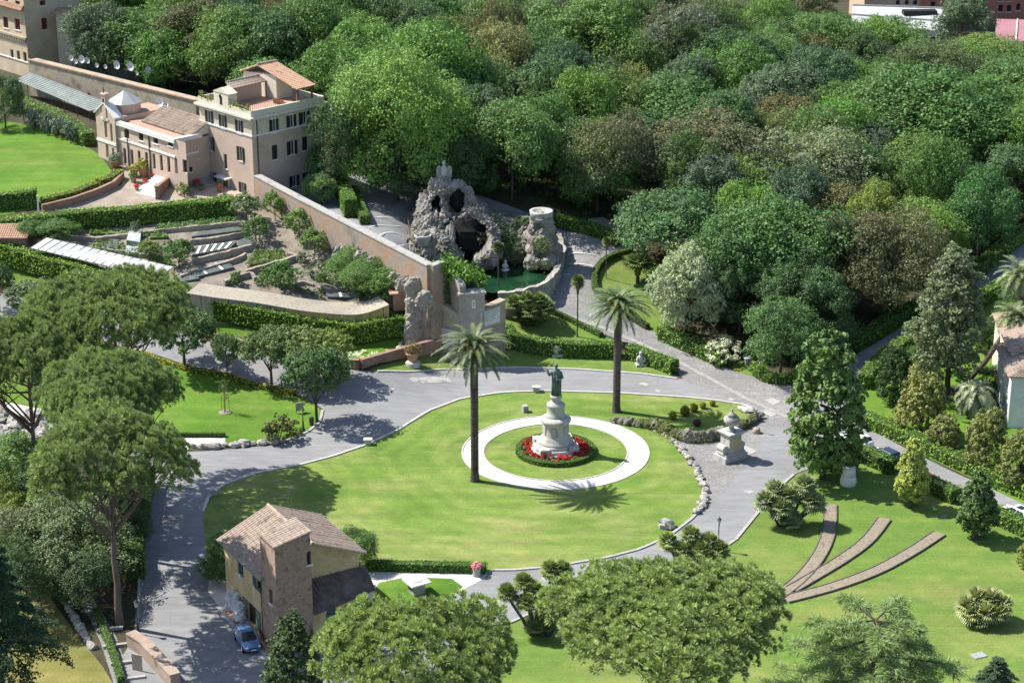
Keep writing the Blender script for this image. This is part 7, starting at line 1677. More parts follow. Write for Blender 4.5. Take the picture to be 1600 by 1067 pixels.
mb = MB(); mb.lathe([(.8, -.05), (.78, .05), (.1, .12)], n=18); mb.build('mulch', M['soil'], t)
# ---- fan shaped flower beds on the right lawn
def strip_bed(px, wd, label):
    pts = resample(cr([P(*q).to_2d() for q in px], 8), .8); c_ = pts[len(pts) // 2]; t = thing('flower_strip', label, 'flower bed', (c_.x, c_.y, T(c_.x, c_.y)))
    a = sweep(pts, [(-wd / 2, -.2), (wd / 2, -.2), (wd / 2, .14), (-wd / 2, .14)], 'soil', M['strip_soil'], t)
    for s_ in (-1, 1): sweep([(p[0], p[1]) for p in [(q + Vector((-(pts[min(i + 1, len(pts) - 1)] - pts[max(i - 1, 0)]).normalized().y, (pts[min(i + 1, len(pts) - 1)] - pts[max(i - 1, 0)]).normalized().x)) * s_ * (wd / 2 + .06)) for i, q in enumerate(pts)]], [(-.05, -.2), (.05, -.2), (.05, .2), (-.05, .2)], 'edging', M['edging'], t)
    return rel(t)
strip_bed([(1297, 789), (1295, 830), (1280, 868), (1250, 905), (1212, 935)], 1.25, 'left curved strip bed of dry soil on the right lawn')
strip_bed([(1382, 811), (1355, 845), (1315, 875), (1260, 908), (1236, 922)], 1.25, 'middle curved strip bed of dry soil on the right lawn')
strip_bed([(1468, 834), (1425, 862), (1370, 892), (1300, 918), (1225, 938)], 1.25, 'right and longest curved strip bed of dry soil on the right lawn')
simple('metal_hatch', 'grey square metal hatch set in the right lawn', 'hatch', (1529, 1024), lambda m: m.box((0, 0, .03), (1.3, .9, .1), .4), 'lead')
simple('metal_hatch', 'small brown hatch on the right lawn near the magnolias', 'hatch', (1476, 807), lambda m: m.box((0, 0, .03), (.7, .5, .1), .4), 'soil')
# ---- leaning palm at the villa
lb, lt = P(1512, 597), atY(1584, 497, P(1512, 597).y + 1)
t = thing('leaning_palm', 'palm with a long steeply leaning bare trunk before the villa roof', 'palm tree', lb); mb = MB(); q = lt - lb
mb.tube([(0, 0, -.3), tuple(q * .1), tuple(q * .35 + Vector((.2, 0, -.25))), tuple(q * .7 + Vector((.1, 0, -.2))), tuple(q)], [.45, .36, .33, .31, .33], 10); mb.build('trunk', M['palm_bark'], t, True)
def head(parent, c_, L, n_, seed, col):
    rs = np.random.RandomState(seed); vs = []; tn = []
    for i in range(n_):
        u = (i + .5) / n_; v = frond_arrays(rs, L * rs.uniform(.85, 1.08), 26, .6, 1.6 * rs.uniform(.8, 1.2), i * 2.39996, math.radians(80 - 105 * u), np.array(tuple(c_))); vs.append(v); tn.append(np.full(len(v), rs.uniform(.2, .8)))
    v = np.concatenate(vs); o = np_mesh('crown', v, np.arange(len(v)).reshape(-1, 4), M['frond'], parent, {'tone': np.concatenate(tn)}); o.color = (*col, 1); return o
head(t, q, 3.3, 46, 5, (.13, .16, .085))
lb2 = P(1604, 560); lt2 = atY(1592, 432, lb2.y); t = thing('feather_palm', 'feather palm crown at the right edge behind the leaning palm', 'palm tree', lb2); mb = MB(); mb.tube([(0, 0, -.3), tuple((lt2 - lb2) * .5), tuple(lt2 - lb2)], [.4, .33, .33], 10); mb.build('trunk', M['palm_bark'], t, True); head(t, lt2 - lb2, 3.6, 50, 6, (.13, .16, .085))
# ---- monastery steps, pots
fs_ = thing('garden_steps', 'flight of pale stone steps up to the convent wing', 'steps', P(240, 300)); a0, a1, b0, b1 = P(209, 300), P(243, 312), P(245, 281), P(262, 289); n_ = 8
for k in range(n_):
    mb = MB(); t0, t1 = k / n_, (k + 1) / n_; p, q, r, s = a0.lerp(b0, t0), a1.lerp(b1, t0), a1.lerp(b1, t1), a0.lerp(b0, t1); zt_ = P(225, 306).z + .17 * (k + 1)
    mb.prism([p, q, r, s], zt_ - 1.2, zt_); mb.build('step', M['white'], fs_)
mb = MB(); mb.prism([a1, a1 + Vector((.5, .1, 0)), b1 + Vector((.5, .1, 0)), b1], P(225, 306).z - .5, P(225, 306).z + 1.7); mb.build('side_wall', M['brick'], fs_); rel(fs_)
s2 = thing('side_steps', 'short dark flight of steps between the wing and the monastery house', 'steps', P(315, 290))
for k in range(6): mb = MB(); p = P(322, 292).lerp(P(308, 278), k / 6); mb.box((p.x, p.y, p.z + .1 + .1 * k), (2.6, .5, .5), .35); mb.build('step', M['stone_grey'], s2)
rel(s2)
def pot(label, px, col, s=1.0, rx=None):
    t = thing('flower_pot', label, 'planter', P(*px)); t.scale = (s, s, s); mb = MB(); mb.lathe([(.25, -.05), (.36, .5), (.4, .55), (.1, .5)], n=12); mb.build('pot', M['terra_pot'], t, True)
    rs = np.random.RandomState(int(px[0])); d = rdir(rs, 260); d[:, 2] = np.abs(d[:, 2]); pos = d * .6 * rs.uniform(.5, 1, (260, 1)) + np.array([0, 0, .65]); v, f = leaf_quads(pos, d + rs.normal(size=d.shape) * .5, .1 * rs.uniform(.6, 1.3, 260), rs); o = np_mesh('plant', v, f, M['leaf'], t, {'tone': np.repeat(rs.uniform(0, .8, 260), 4)}); o.color = (*col, 1)
for px, col, l, s_ in [((214, 297), (.42, .03, .04), 'pot of red flowers at the foot of the garden steps', .8), ((227, 289), (.42, .03, .04), 'pot of red flowers halfway up the garden steps', .8), ((240, 281), (.42, .03, .04), 'pot of red flowers near the top of the garden steps', .8), ((249, 302), (.06, .13, .03), 'potted clipped bush on the step wall', 1.2), ((209, 285), (.06, .13, .03), 'potted clipped bush left of the garden steps', 1.3), ((225, 276), (.2, .2, .03), 'yellow green potted bush behind the garden steps', 2.2), ((236, 273), (.07, .14, .03), 'green potted bush against the convent wall', 1.8), ((308, 291), (.4, .05, .06), 'pot of red flowers beside the dark side steps', .9), ((315, 297), (.12, .15, .06), 'pot with grey green plant beside the dark side steps', .9), ((343, 299), (.3, .1, .04), 'small pot with reddish plant before the monastery door', .9), ((180, 262), (.14, .18, .12), 'pale agave in front of the chapel', 1.8), ((210, 276), (.24, .22, .03), 'yellowish round bush before the slit windows', 1.5)]: pot(l, px, col, s_)
plant('shrub', 'flowering bush on the bank below the monastery terrace', base=(288, 305), top=(288, 287), wpx=30, col=(.13, .17, .05)); plant('shrub', 'dark low bush at the right end of the monastery terrace', base=(352, 312), top=(352, 303), wpx=26, col=(.07, .09, .05))
# lower left: brick wall with steps, path slabs
lw_ = path_wall('brick_parapet', [up(P(205, 1008), 1.3), up(P(225, 1020), 1.3), up(P(250, 1047), 1.3), up(P(275, 1075), 1.3)], .9, 'brick_pale', 'low pale brick parapet beside the stepped path in the lower left corner', coping='brick_pale', drop=.6)
for i, (x, y) in enumerate([(182, 1000), (190, 1020), (200, 1038), (208, 1056)]): pass
t = simple('wooden_board', 'weathered wooden board leaning at the pale brick parapet', 'board', (215, 1047), lambda m: m.box((0, 0, .8), (1.0, .12, 1.7), -.4), 'reed')
st_ = thing('path_steps', 'wide low concrete steps of the path in the lower left corner', 'steps', P(185, 1020))
for k, (x, y) in enumerate([(172, 985), (182, 1010), (194, 1036), (206, 1060)]):
    p = P(x, y); mb = MB(); mb.box((p.x, p.y, p.z + .18 - .05 * k), (2.4, .35, .3), .25); mb.build('step', M['stone_grey'], st_)
rel(st_)
blobs = []
for k, p in enumerate(resample([P(*q) for q in [(108, 950), (122, 978), (135, 1000), (145, 1012)]], .9)): blobs.append((up(p, .12), (.42, .4, .4)))
rock_mesh('rock_edge', blobs, 'rock', voxel=.15, amp=.22, label='dark rocks along the lower left path', cat='rocks')
mb = MB(); ca, cb = Vector(P(173, 975)) + Vector((-.4, 0, 6.2)), P(60, 950) + Vector((0, 0, 4.0)); mb.tube([ca.lerp(cb, k / 10) - Vector((0, 0, .6 * math.sin(math.pi * k / 10))) for k in range(11)], .03, 5); o = mb.build('cable', M['rail_iron']); tag(o, 'thin grey cable slung from the bare pine trunk to the left', 'cable')
mb = MB(); gp_ = P(61, 338); mb.lathe([(.12, -.2), (.1, 2.8), (.14, 2.9)], gp_, 8); o = mb.build('post', M['chalk']); tag(o, 'white striped post at the corner of the golden hedge', 'post')
# stone herm on the wood path
p = P(969, 342); t = thing('stone_herm', 'pale stone herm standing in the shade of the wood path', 'sculpture', p); mb = MB(); mb.box((0, 0, .8), (.5, .5, 1.7), .2, .85); mb.build('shaft', M['stone'], t); mb = MB(); mb.ball((0, 0, 1.95), (.22, .24, .3), 10, 7); mb.lathe([(.3, 1.6), (.12, 1.75)], n=10); mb.build('head', M['stone'], t, True)
# ------------------------------------------------------------------ planting
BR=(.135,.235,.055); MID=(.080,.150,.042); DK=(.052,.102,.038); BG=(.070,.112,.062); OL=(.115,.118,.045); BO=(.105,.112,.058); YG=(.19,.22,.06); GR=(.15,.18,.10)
PINE=(.175,.235,.095)
# umbrella pines
plant('pine_a','broad umbrella pine behind two others beside the upper road, farthest of the left pines',base=(195,748),top=(178,440),wpx=258,col=PINE,rz=.3)
plant('pine_b','umbrella pine cut off by the left edge with a dark leaning trunk',base=(62,800),top=(22,508),wpx=205,col=PINE,rz=1.0)
plant('pine_b','umbrella pine in the middle of the left group, its crown over the lawn edge',base=(186,868),top=(152,566),wpx=222,col=(.18,.245,.10),rz=2.2)
plant('pine_c','tall umbrella pine with a long bare trunk beside the shaded left road',base=(188,978),top=(152,652),wpx=250,col=PINE,rz=4.0)
plant('pine_c','smaller umbrella pine at the lower edge beside the brick tower house',top=(655,962),h=19,wpx=312,col=(.20,.265,.10),rz=.7)
plant('pine_a','widest umbrella pine at the lower edge between fan palms and cedar',top=(1048,916),h=18,wpx=378,col=(.20,.265,.10),rz=2.0)
plant('cedar','flat topped cedar with open tiers of boughs on the right lawn',top=(1368,962),h=13,wpx=385,col=(.17,.24,.10),rz=.4)
plant('deodar','dark drooping cedar in the lower left corner',top=(-22,835),h=17,wpx=250,col=(.05,.10,.055),rz=1.0)
plant('deodar','young bluish cedar at the lower right edge',top=(1560,1025),h=7,wpx=150,col=(.09,.15,.09),rz=2.0)
plant('cypress','dense dark italian cypress in front of the brick tower house',base=(462,1125),top=(460,945),wpx=125,col=(.055,.095,.035))
# palms
plant('date_palm','tall date palm left of the statue, with orange date clusters',base=(742,751),top=(742,548),wpx=150,col=(.085,.11,.05),rz=.2)
plant('date_palm','tall date palm right of the statue, leaning slightly, near the cobbled road',base=(963,643),top=(976,478),wpx=144,col=(.085,.12,.05),rz=2.2)
plant('slim_palm','slender fan palm on the lawn below the pool wall',base=(902,526),top=(902,440),col=(.12,.15,.05))
plant('slim_palm','slender fan palm on the round lawn beside the parking bays',base=(947,435),top=(947,377),col=(.12,.15,.05))
plant('slim_palm','slender dark fan palm in front of the fountain pool',base=(779,462),top=(777,387),col=(.07,.10,.04))
plant('short_palm','short fan palm beside the white flowering tree',base=(996,442),top=(995,408),wpx=40,col=(.09,.13,.04))
def clump(name, stems, nf, L, pet, seed, low, label, base, col, s=1.0):
    PROTO[name] = mk_palm_clump('palm_clump', stems, nf, L, pet, seed, low)
    plant(name, label, base=base, h=PROTO[name]['H'] * s, col=col, rz=0.0)
clump('clump_a',[(0,0,3.4),(1.5,.3,3.2),(2.6,-.2,2.4),(-1.6,.2,2.9),(.6,-.8,2.2),(2.0,1.2,2.6)],20,1.0,.55,71,5,'dark bushy clump of fan palms on the lawn beside the inscribed wall',(822,508),(.12,.165,.055))
clump('clump_b',[(-3.1,.2,4.3),(-1.6,.6,5.2),(-.6,.1,4.6),(.9,.7,6.4),(2.0,1.0,6.2),(2.3,-.2,5.2),(2.8,.1,4.3),(-1.3,-.4,3.6),(.6,-.3,3.9)],36,.85,.45,72,8,'clump of fan palms with bare leaning stems between the two lower pines',(845,993),(.17,.215,.08))
clump('clump_c',[(-2.2,.2,3.6),(0,.5,4.2),(1.8,.2,3.6),(-.7,-.5,3.0),(2.8,-.4,3.0),(.9,-.6,3.1)],24,.88,.5,73,4,'clump of fan palms at the road edge beside the lamp post',(1078,900),(.18,.22,.08))
clump('clump_d',[(-2.3,0,2.8),(-1.2,.6,3.8),(0,.2,3.4),(1.8,.6,4.4),(2.5,-.1,2.9),(-.6,-.8,2.4),(.7,.8,3.3),(3.0,.4,2.3)],22,1.0,.55,74,9,'grey green clump of fan palms on the right lawn beside the magnolia',(1228,822),(.19,.225,.115))
clump('clump_e',[(-1.6,0,1.7),(-.6,.7,2.2),(.6,.2,2.3),(1.7,.3,1.8),(0,-.9,1.5),(1.2,-.8,1.4),(-1.2,-.7,1.3),(1.0,1.0,2.0)],22,.92,.5,75,14,'low rounded clump of pale fan palms alone on the right lawn',(1535,972),(.24,.265,.12))
plant('pindo_palm','pale drooping feather palm in front of the white villa',base=(1522,655),top=(1524,618),wpx=95,col=(.19,.22,.14))
# street trees and trees of the middle ground
plant('clipped','clipped holm oak with a ragged crown over the shaded upper road',base=(288,575),top=(296,489),wpx=100,col=(.065,.12,.04))
plant('clipped','small clipped holm oak, narrowest of the row along the yellow border',base=(355,590),top=(354,525),wpx=46,col=(.075,.125,.045))
plant('clipped','clipped holm oak with a dark bare trunk at the lawn corner',base=(425,604),top=(415,516),wpx=92,col=(.08,.125,.045))
plant('clipped','pale clipped holm oak whose flat top stands behind the round one',base=(472,606),top=(462,520),wpx=84,col=(.13,.175,.065))
plant('clipped','yellowish clipped holm oak at the end of the row above the road junction',base=(515,600),top=(498,523),wpx=74,col=(.15,.20,.055))
plant('clipped','dense round clipped holm oak casting its shadow on the road bend',base=(495,660),top=(486,550),wpx=98,col=(.055,.105,.04))
plant('clipped','clipped holm oak beside the long hedge, left of the broad pine',base=(62,512),top=(62,442),wpx=92,col=(.085,.125,.055))
plant('clipped','dark clipped holm oak at the left edge above the upper road',base=(0,488),top=(0,418),wpx=50,col=(.05,.095,.035))
plant('shrub','spreading dark juniper on the lawn edge above the road bend',base=(437,688),top=(437,655),wpx=64,col=(.075,.085,.025))
for i,(x,y,w_,h_,c_,l) in enumerate([(226,897,26,1.2,MID,0)]): pass
plant('magnolia','tall magnolia with glossy leaves at the fork of the right roads',base=(1285,748),top=(1292,506),wpx=150,col=(.095,.16,.045))
plant('egg','broad yellow brown magnolia beside the dark yew',base=(1437,680),top=(1440,572),wpx=88,col=(.19,.205,.065),name='magnolia_tree')
plant('egg','small olive magnolia behind the long roadside hedge, left of two bigger ones',base=(1474,708),top=(1474,645),wpx=60,col=(.16,.18,.06))
plant('egg','olive magnolia below the pale feather palm',base=(1538,735),top=(1538,632),wpx=74,col=(.16,.18,.06))
plant('egg','olive magnolia cut by the right edge, below the white villa',base=(1594,762),top=(1596,665),wpx=76,col=(.14,.165,.055))
plant('cone','bright yellow green young magnolia, cone shaped, on the right lawn',base=(1422,792),top=(1426,683),wpx=68,col=(.26,.31,.08))
plant('cone','dark green young magnolia, cone shaped, beside the white car',base=(1524,842),top=(1525,733),wpx=80,col=(.065,.115,.035))
plant('egg','yellowish shrub at the right edge beside the roadside hedge',base=(1605,885),top=(1605,845),wpx=40,col=(.16,.19,.05))
plant('yew','dense dark yew at the corner of the upper right road',base=(1396,628),top=(1400,535),wpx=74,col=(.04,.08,.025))
plant('tower','tall grey green cypress with thin ragged crown beside the white villa',base=(1478,625),top=(1502,356),wpx=150,col=(.125,.155,.085))
plant('flower','round tree covered in white blossom beside the round lawn',base=(1072,520),top=(1058,392),wpx=122,col=(.25,.30,.19))
# left thicket
for q in [('oak_d','bright green bushy tree at the left edge below the pines',(28,690),9,130,(.10,.17,.045)),
          ('oak_d','dark green bush between the pine trunk and the left edge',(75,722),8,110,(.055,.11,.035)),
          ('oak_e','grey green evergreen oak clipped flat above the shaded path',(95,798),8,170,(.105,.15,.07)),
          ('oak_e','brownish grey evergreen bush in the left thicket',(35,795),7.5,120,(.11,.125,.065)),
          ('oak_b','yellow green bush at the left edge in the thicket',(0,745),7,90,(.13,.18,.035)),
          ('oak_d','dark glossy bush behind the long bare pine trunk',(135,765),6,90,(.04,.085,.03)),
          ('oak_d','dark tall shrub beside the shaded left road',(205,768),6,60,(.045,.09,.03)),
          ('oak_b','green bush beside the roof of the brick tower house',(365,835),3.4,90,(.085,.15,.035)),
          ('oak_b','small green bush below the left eave of the brick tower house',(340,868),2.6,60,(.06,.12,.03)),
          ('oak_b','green bush at the right eave of the brick tower house',(553,828),4.0,60,(.075,.14,.04)),
          ('oak_e','dark evergreen bush in the thicket above the shaded path',(120,860),6,110,(.06,.105,.045)),
          ('oak_e','dark evergreen at the left edge above the drooping cedar',(10,850),8,110,(.05,.095,.035))]:
    plant(q[0],q[1],top=q[2],h=q[3],wpx=q[4],col=q[5],cat='bush' if 'bush' in q[1] or 'shrub' in q[1] else None,name='bush' if 'bush' in q[1] or 'shrub' in q[1] else None)
# monastery gardens
for k,lab,b_,t_,w_,c_ in [
    ('small','round grey green tree at the end of the upper garden hedge',(386,348),(384,306),52,(.085,.14,.055)),
    ('small','bright green tree against the brick garden wall, highest of its row',(430,345),(428,302),38,(.115,.19,.04)),
    ('small','dark green tree on the garden terrace below the upper hedge',(400,381),(398,343),46,(.07,.14,.035)),
    ('small','bright green tree against the garden wall, second down the slope',(468,372),(468,331),52,(.105,.18,.04)),
    ('small','green orange tree against the garden wall, third down the slope',(492,400),(490,361),48,(.095,.17,.04)),
    ('small','round dark orange tree in the lower vegetable beds',(439,453),(438,413),52,(.065,.14,.028)),
    ('small','little round standard tree in the lower vegetable beds',(503,450),(503,428),22,(.065,.14,.03)),
    ('small','dark green tree beside the glazed shed roof',(280,418),(277,376),50,(.06,.13,.03)),
    ('small','small yellow green tree among the vegetable frames',(234,407),(232,378),36,(.13,.17,.045)),
    ('oak_b','big leafy bush against the garden wall, upper of three',(556,438),(552,386),78,(.085,.165,.04)),
    ('oak_b','big leafy bush against the garden wall, between two others',(580,455),(582,405),74,(.09,.165,.04)),
    ('oak_b','big leafy bush against the garden wall, lowest of three',(607,470),(607,420),70,(.085,.16,.038)),
    ('shrub','round clipped bush at the foot of the vegetable garden',(562,470),(562,455),22,(.05,.12,.02)),
    ('shrub','grey green bush on the uppermost garden terrace',(212,366),(212,346),18,(.12,.16,.10)),
    ('shrub','bushy plant on the lower steps of the vegetable garden',(370,445),(370,425),24,(.10,.16,.05)),
    ('shrub','grey rosemary bush below the second garden tree',(473,412),(473,395),26,(.09,.12,.08)),
    ('shrub','tall weedy plant at the foot of the wall buttress',(645,478),(645,448),24,(.11,.16,.05)),
    ('oak_b','leafy bush at the left end of the upper garden hedge',(50,375),(48,345),60,(.075,.14,.035)),
    ('oak_b','leafy green bush beside the glazed shed, left end',(92,378),(92,344),56,(.08,.15,.04)),
    ('oak_b','bushy pale green tree behind the garden wall beside the parking bays',Vector((P(560,320).x-5.2,P(560,320).y-1,11)),None,48,(.11,.19,.06))]:
    if t_ is None: plant(k,lab,base=b_,h=4.6,wpx=w_,col=c_)
    else: plant(k,lab,base=b_,top=t_,wpx=w_,col=c_,name='bush' if ('bush' in lab or 'plant' in lab) else None,cat='bush' if ('bush' in lab or 'plant' in lab) else None)
plant('oak_d','dark evergreen at the left edge beside the glass roof',top=(2,120),h=8,wpx=64,col=DK)
for i,(x,y) in enumerate([(38,192),(56,203),(74,208),(92,214),(110,222)]):
    plant('grey_shrub',['silver grey shrub on the upper lawn edge, leftmost of its row','silver grey shrub on the upper lawn edge, second from the left','silver grey shrub on the upper lawn edge, middle of its row','silver grey shrub on the upper lawn edge, second from the chapel','silver grey shrub on the upper lawn edge, nearest the chapel'][i],base=(x,y),top=(x,y-30),wpx=26,col=(.13,.17,.15),group='silver shrubs along the upper lawn')
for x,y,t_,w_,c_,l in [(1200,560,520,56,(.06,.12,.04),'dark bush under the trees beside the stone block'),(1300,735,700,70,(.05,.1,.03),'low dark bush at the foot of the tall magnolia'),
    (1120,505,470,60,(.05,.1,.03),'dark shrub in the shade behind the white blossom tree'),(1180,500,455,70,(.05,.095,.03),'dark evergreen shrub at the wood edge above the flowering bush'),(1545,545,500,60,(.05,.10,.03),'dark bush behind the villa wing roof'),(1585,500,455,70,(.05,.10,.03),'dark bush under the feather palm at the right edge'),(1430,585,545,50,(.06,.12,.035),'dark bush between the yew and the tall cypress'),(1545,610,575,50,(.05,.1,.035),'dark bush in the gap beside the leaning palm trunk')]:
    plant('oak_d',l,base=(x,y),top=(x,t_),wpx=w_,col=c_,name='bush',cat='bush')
plant('shrub','low bush with white flowers behind the cobbled road hedge',base=(1130,562),top=(1130,530),wpx=66,col=(.34,.36,.27))
# ---- the wood: trees one can tell apart
FOREST = [
 ('oak_d',(158,6),95,12,BG,'grey green evergreen behind the satellite dishes, next to the tower house'),
 ('oak_a',(215,18),120,11,MID,'mid green oak behind the brick wall, above the satellite dishes'),
 ('oak_d',(262,62),90,7,DK,'dark evergreen above the middle of the brick wall'),
 ('oak_d',(318,2),110,13,(.075,.085,.035),'brownish evergreen oak at the upper edge above the monastery house'),
 ('airy',(378,66),92,8,(.15,.19,.055),'pale yellow green rounded tree behind the roof terrace'),
 ('oak_a',(405,15),120,13,DK,'dark oak at the upper edge above the monastery house'),
 ('oak_c',(475,5),110,14,MID,'green oak at the upper edge, right of the monastery roof'),
 ('oak_a',(520,72),100,12,(.08,.165,.035),'bright green oak just right of the tiled roof terrace'),
 ('oak_c',(640,62),150,15,(.085,.175,.035),'tall green maple behind the bright one'),
 ('maple',(622,96),158,17,BR,'big bright green maple right of the monastery house, brightest in the wood'),
 ('oak_d',(705,30),90,12,OL,'olive evergreen oak at the upper edge above the tall maple'),
 ('oak_e',(775,42),110,13,(.15,.155,.06),'yellow olive oak in the wood above the angel statue'),
 ('oak_d',(735,135),90,12,BG,'grey green evergreen oak beside the bright maple'),
 ('oak_a',(800,165),120,12,MID,'green oak standing right behind the stone angel'),
 ('oak_d',(735,215),80,9,DK,'dark low oak overhanging the fountain plaza'),
 ('oak_a',(870,8),110,13,MID,'mid green oak at the top, left of the broad pale one'),
 ('oak_c',(925,18),130,14,(.085,.155,.035),'fresh green oak at the top of the wood, above the olive pair'),
 ('oak_b',(855,92),130,13,DK,'deep green oak in the middle of the wood above the stone column'),
 ('oak_e',(965,185),112,12,(.102,.112,.055),'brown olive oak standing over the forest path'),
 ('oak_a',(935,225),90,9,MID,'green oak above the hedge behind the stone column'),
 ('airy',(992,102),60,11,(.17,.19,.07),'pale thin tree in the middle of the wood'),
 ('airy',(1065,12),100,14,(.11,.14,.10),'silvery thin crowned tree at the top of the wood'),
 ('oak_b',(1062,125),150,12,(.07,.145,.045),'fresh green oak above the big brown one'),
 ('oak_e',(1090,190),165,12,(.106,.112,.060),'broad brown holm oak, brownest in the wood'),
 ('oak_d',(1140,50),120,12,DK,'dark oak at the top of the wood, left of the grey hall'),
 ('oak_e',(1262,212),140,13,GR,'pale silvery green oak in the middle of the right wood'),
 ('oak_d',(1225,105),130,13,BG,'blue green oak above the silvery one'),
 ('oak_a',(1385,30),105,10,(.085,.16,.035),'bright oak in front of the grey hall roof'),
 ('oak_c',(1300,34),110,10,MID,'green oak left of the grey hall roof'),
 ('oak_d',(1512,-6),78,14,BG,'dark blue green tree standing before the red houses'),
 ('oak_a',(1545,58),100,9,(.12,.18,.05),'light green tree in front of the purple roof'),
 ('oak_e',(1452,74),120,11,(.075,.105,.045),'dark olive oak below the grey hall'),
 ('oak_c',(1490,130),200,14,(.06,.13,.032),'broad dense green oak on the right of the wood'),
 ('oak_b',(1590,95),110,12,MID,'green oak at the right edge of the wood'),
 ('oak_b',(1060,300),140,10,(.065,.13,.05),'rounded blue green oak behind the white blossom tree'),
 ('oak_a',(1145,345),110,12,(.06,.125,.04),'green oak with a dark bare trunk on the wood edge'),
 ('oak_a',(1210,322),150,13,(.065,.135,.04),'dense green oak above the shaded undergrowth of the wood edge'),
 ('oak_b',(1290,335),130,12,(.06,.12,.04),'deep green oak inside the right wood edge'),
 ('oak_e',(1335,345),110,12,(.104,.108,.056),'brown tinged holm oak above the upper right road'),
 ('oak_e',(1400,340),120,12,(.112,.116,.056),'olive brown holm oak left of the tall cypress'),
 ('oak_b',(1372,285),80,12,(.14,.19,.04),'yellow green tree between the brown and the dense oaks'),
 ('oak_b',(1225,470),95,9,(.07,.135,.045),'green tree at the corner above the low round hedge'),
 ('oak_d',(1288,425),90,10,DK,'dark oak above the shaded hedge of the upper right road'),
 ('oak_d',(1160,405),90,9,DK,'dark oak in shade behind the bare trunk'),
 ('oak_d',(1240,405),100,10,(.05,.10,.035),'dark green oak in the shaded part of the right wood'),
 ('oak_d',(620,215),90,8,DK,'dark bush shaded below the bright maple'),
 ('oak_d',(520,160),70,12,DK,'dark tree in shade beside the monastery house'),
 ('oak_d',(1592,232),100,10,DK,'dark oak at the right edge above the upper right road'),
]
WOOD = []
for k,t_,w_,h_,c_,l in FOREST:
    r = plant(k,l,top=t_,h=h_*1.12,wpx=w_*1.1,col=c_); WOOD.append((r.location.x, r.location.y, w_/10 * .42))
FPOLY = [Vector(P(a,b)).to_2d() for a,b in [(118,150),(300,175),(505,200),(520,250),(575,268),(720,292),(860,335),(925,352),(985,372),(1000,395),(1105,420),(1120,500),(1170,540),(1240,585),(1330,540),(1420,488),(1515,430),(1610,360)]] + [Vector(v) for v in [(175,330),(160,362),(118,362),(72,372),(62,486),(-30,490),(-130,470),(-150,380),(-96,330)]]
def inpoly(p, poly):
    c_ = False; n = len(poly)
    for i in range(n):
        a, b = poly[i], poly[i - 1]
        if (a.y > p[1]) != (b.y > p[1]) and p[0] < (b.x - a.x) * (p[1] - a.y) / (b.y - a.y) + a.x: c_ = not c_
    return c_
AVOID = [s[2] for s in SURF if s[0] in ('road', 'path', 'lawn', 'drive', 'terrace')]
rg = random.Random(17); FILL = []; y = 245.0
while y < 486:
    x = -150.0
    while x < 180:
        p = (x + rg.uniform(-3.2, 3.2), y + rg.uniform(-3.2, 3.2)); x += 8.6
        if not inpoly(p, FPOLY) or any(inpoly(p, a) for a in AVOID): continue
        if any(inpoly((p[0] + dx, p[1] + dy), a) for a in AVOID for dx, dy in ((3, 0), (-3, 0), (0, -3.5), (0, 3))): continue
        if p[0] < -40 and p[1] < 315 - (p[0] + 46) * .77: continue
        if p[0] < -64 and p[1] < 362: continue
        if any((p[0] - a) ** 2 + (p[1] - b) ** 2 < max(4.4, c_) ** 2 for a, b, c_ in WOOD): continue
        WOOD.append((p[0], p[1], 3.0)); FILL.append(p)
    y += 8.2
TONES = [('deep green', (0.058, 0.116, 0.036)), ('mid green', (0.070, 0.137, 0.035)), ('fresh green', (0.095, 0.174, 0.040)), ('blue green', (0.065, 0.106, 0.062)), ('olive', (0.111, 0.118, 0.048)), ('brownish', (0.112, 0.110, 0.062)), ('pale green', (0.132, 0.174, 0.069)), ('dark', (0.047, 0.095, 0.033))]
TW = [4.5, 6, 4, 3, 1.6, .35, 1.2, 2.2]
fr = sorted(FILL, key=lambda q: q[1]); rows = []
for q in fr:
    if not rows or q[1] - rows[-1][0][1] > 8.2: rows.append([q])
    else: rows[-1].append(q)
ORD = ['first','second','third','fourth','fifth','sixth','seventh','eighth','ninth','tenth','eleventh','twelfth','thirteenth','fourteenth','fifteenth','sixteenth','seventeenth','eighteenth','nineteenth','twentieth','twenty first','twenty second','twenty third','twenty fourth','twenty fifth','twenty sixth','twenty seventh','twenty eighth']
ORD += ['thirtieth' if k == 30 else 'fortieth' if k == 40 else ('thirty ' if k < 40 else 'forty ') + ORD[k % 10 - 1] for k in range(29, 50)]
ORD[28] = 'twenty ninth'
for ri, row in enumerate(rows):
    row.sort()
    for ci, q in enumerate(row):
        ti = rg.choices(range(8), TW)[0]; k = rg.choice({0:['oak_a','oak_b','oak_c'],1:['oak_a','oak_b','oak_c'],2:['oak_a','oak_c'],3:['oak_d','oak_b'],4:['oak_e','oak_d'],5:['oak_e'],6:['airy','oak_e'],7:['oak_d','oak_b']}[ti])
        h_ = rg.uniform(8.5, 15.2) * (.85 if q[1] > 370 else 1.0) * (.72 if q[1] > 318 and q[0] > 52 else 1.0); wd = rg.uniform(7.8, 11.4)
        col = tuple(v * rg.uniform(.88, 1.14) for v in TONES[ti][1]); base = Vector((q[0], q[1], T(*q)))
        plant(k, '%s wood tree, %s from left in %s row from the front' % (TONES[ti][0], ORD[ci], ORD[ri]), base=base, h=h_, wpx=wd * PPM(up(base, h_ * .7)), col=col, group='trees of the wood')
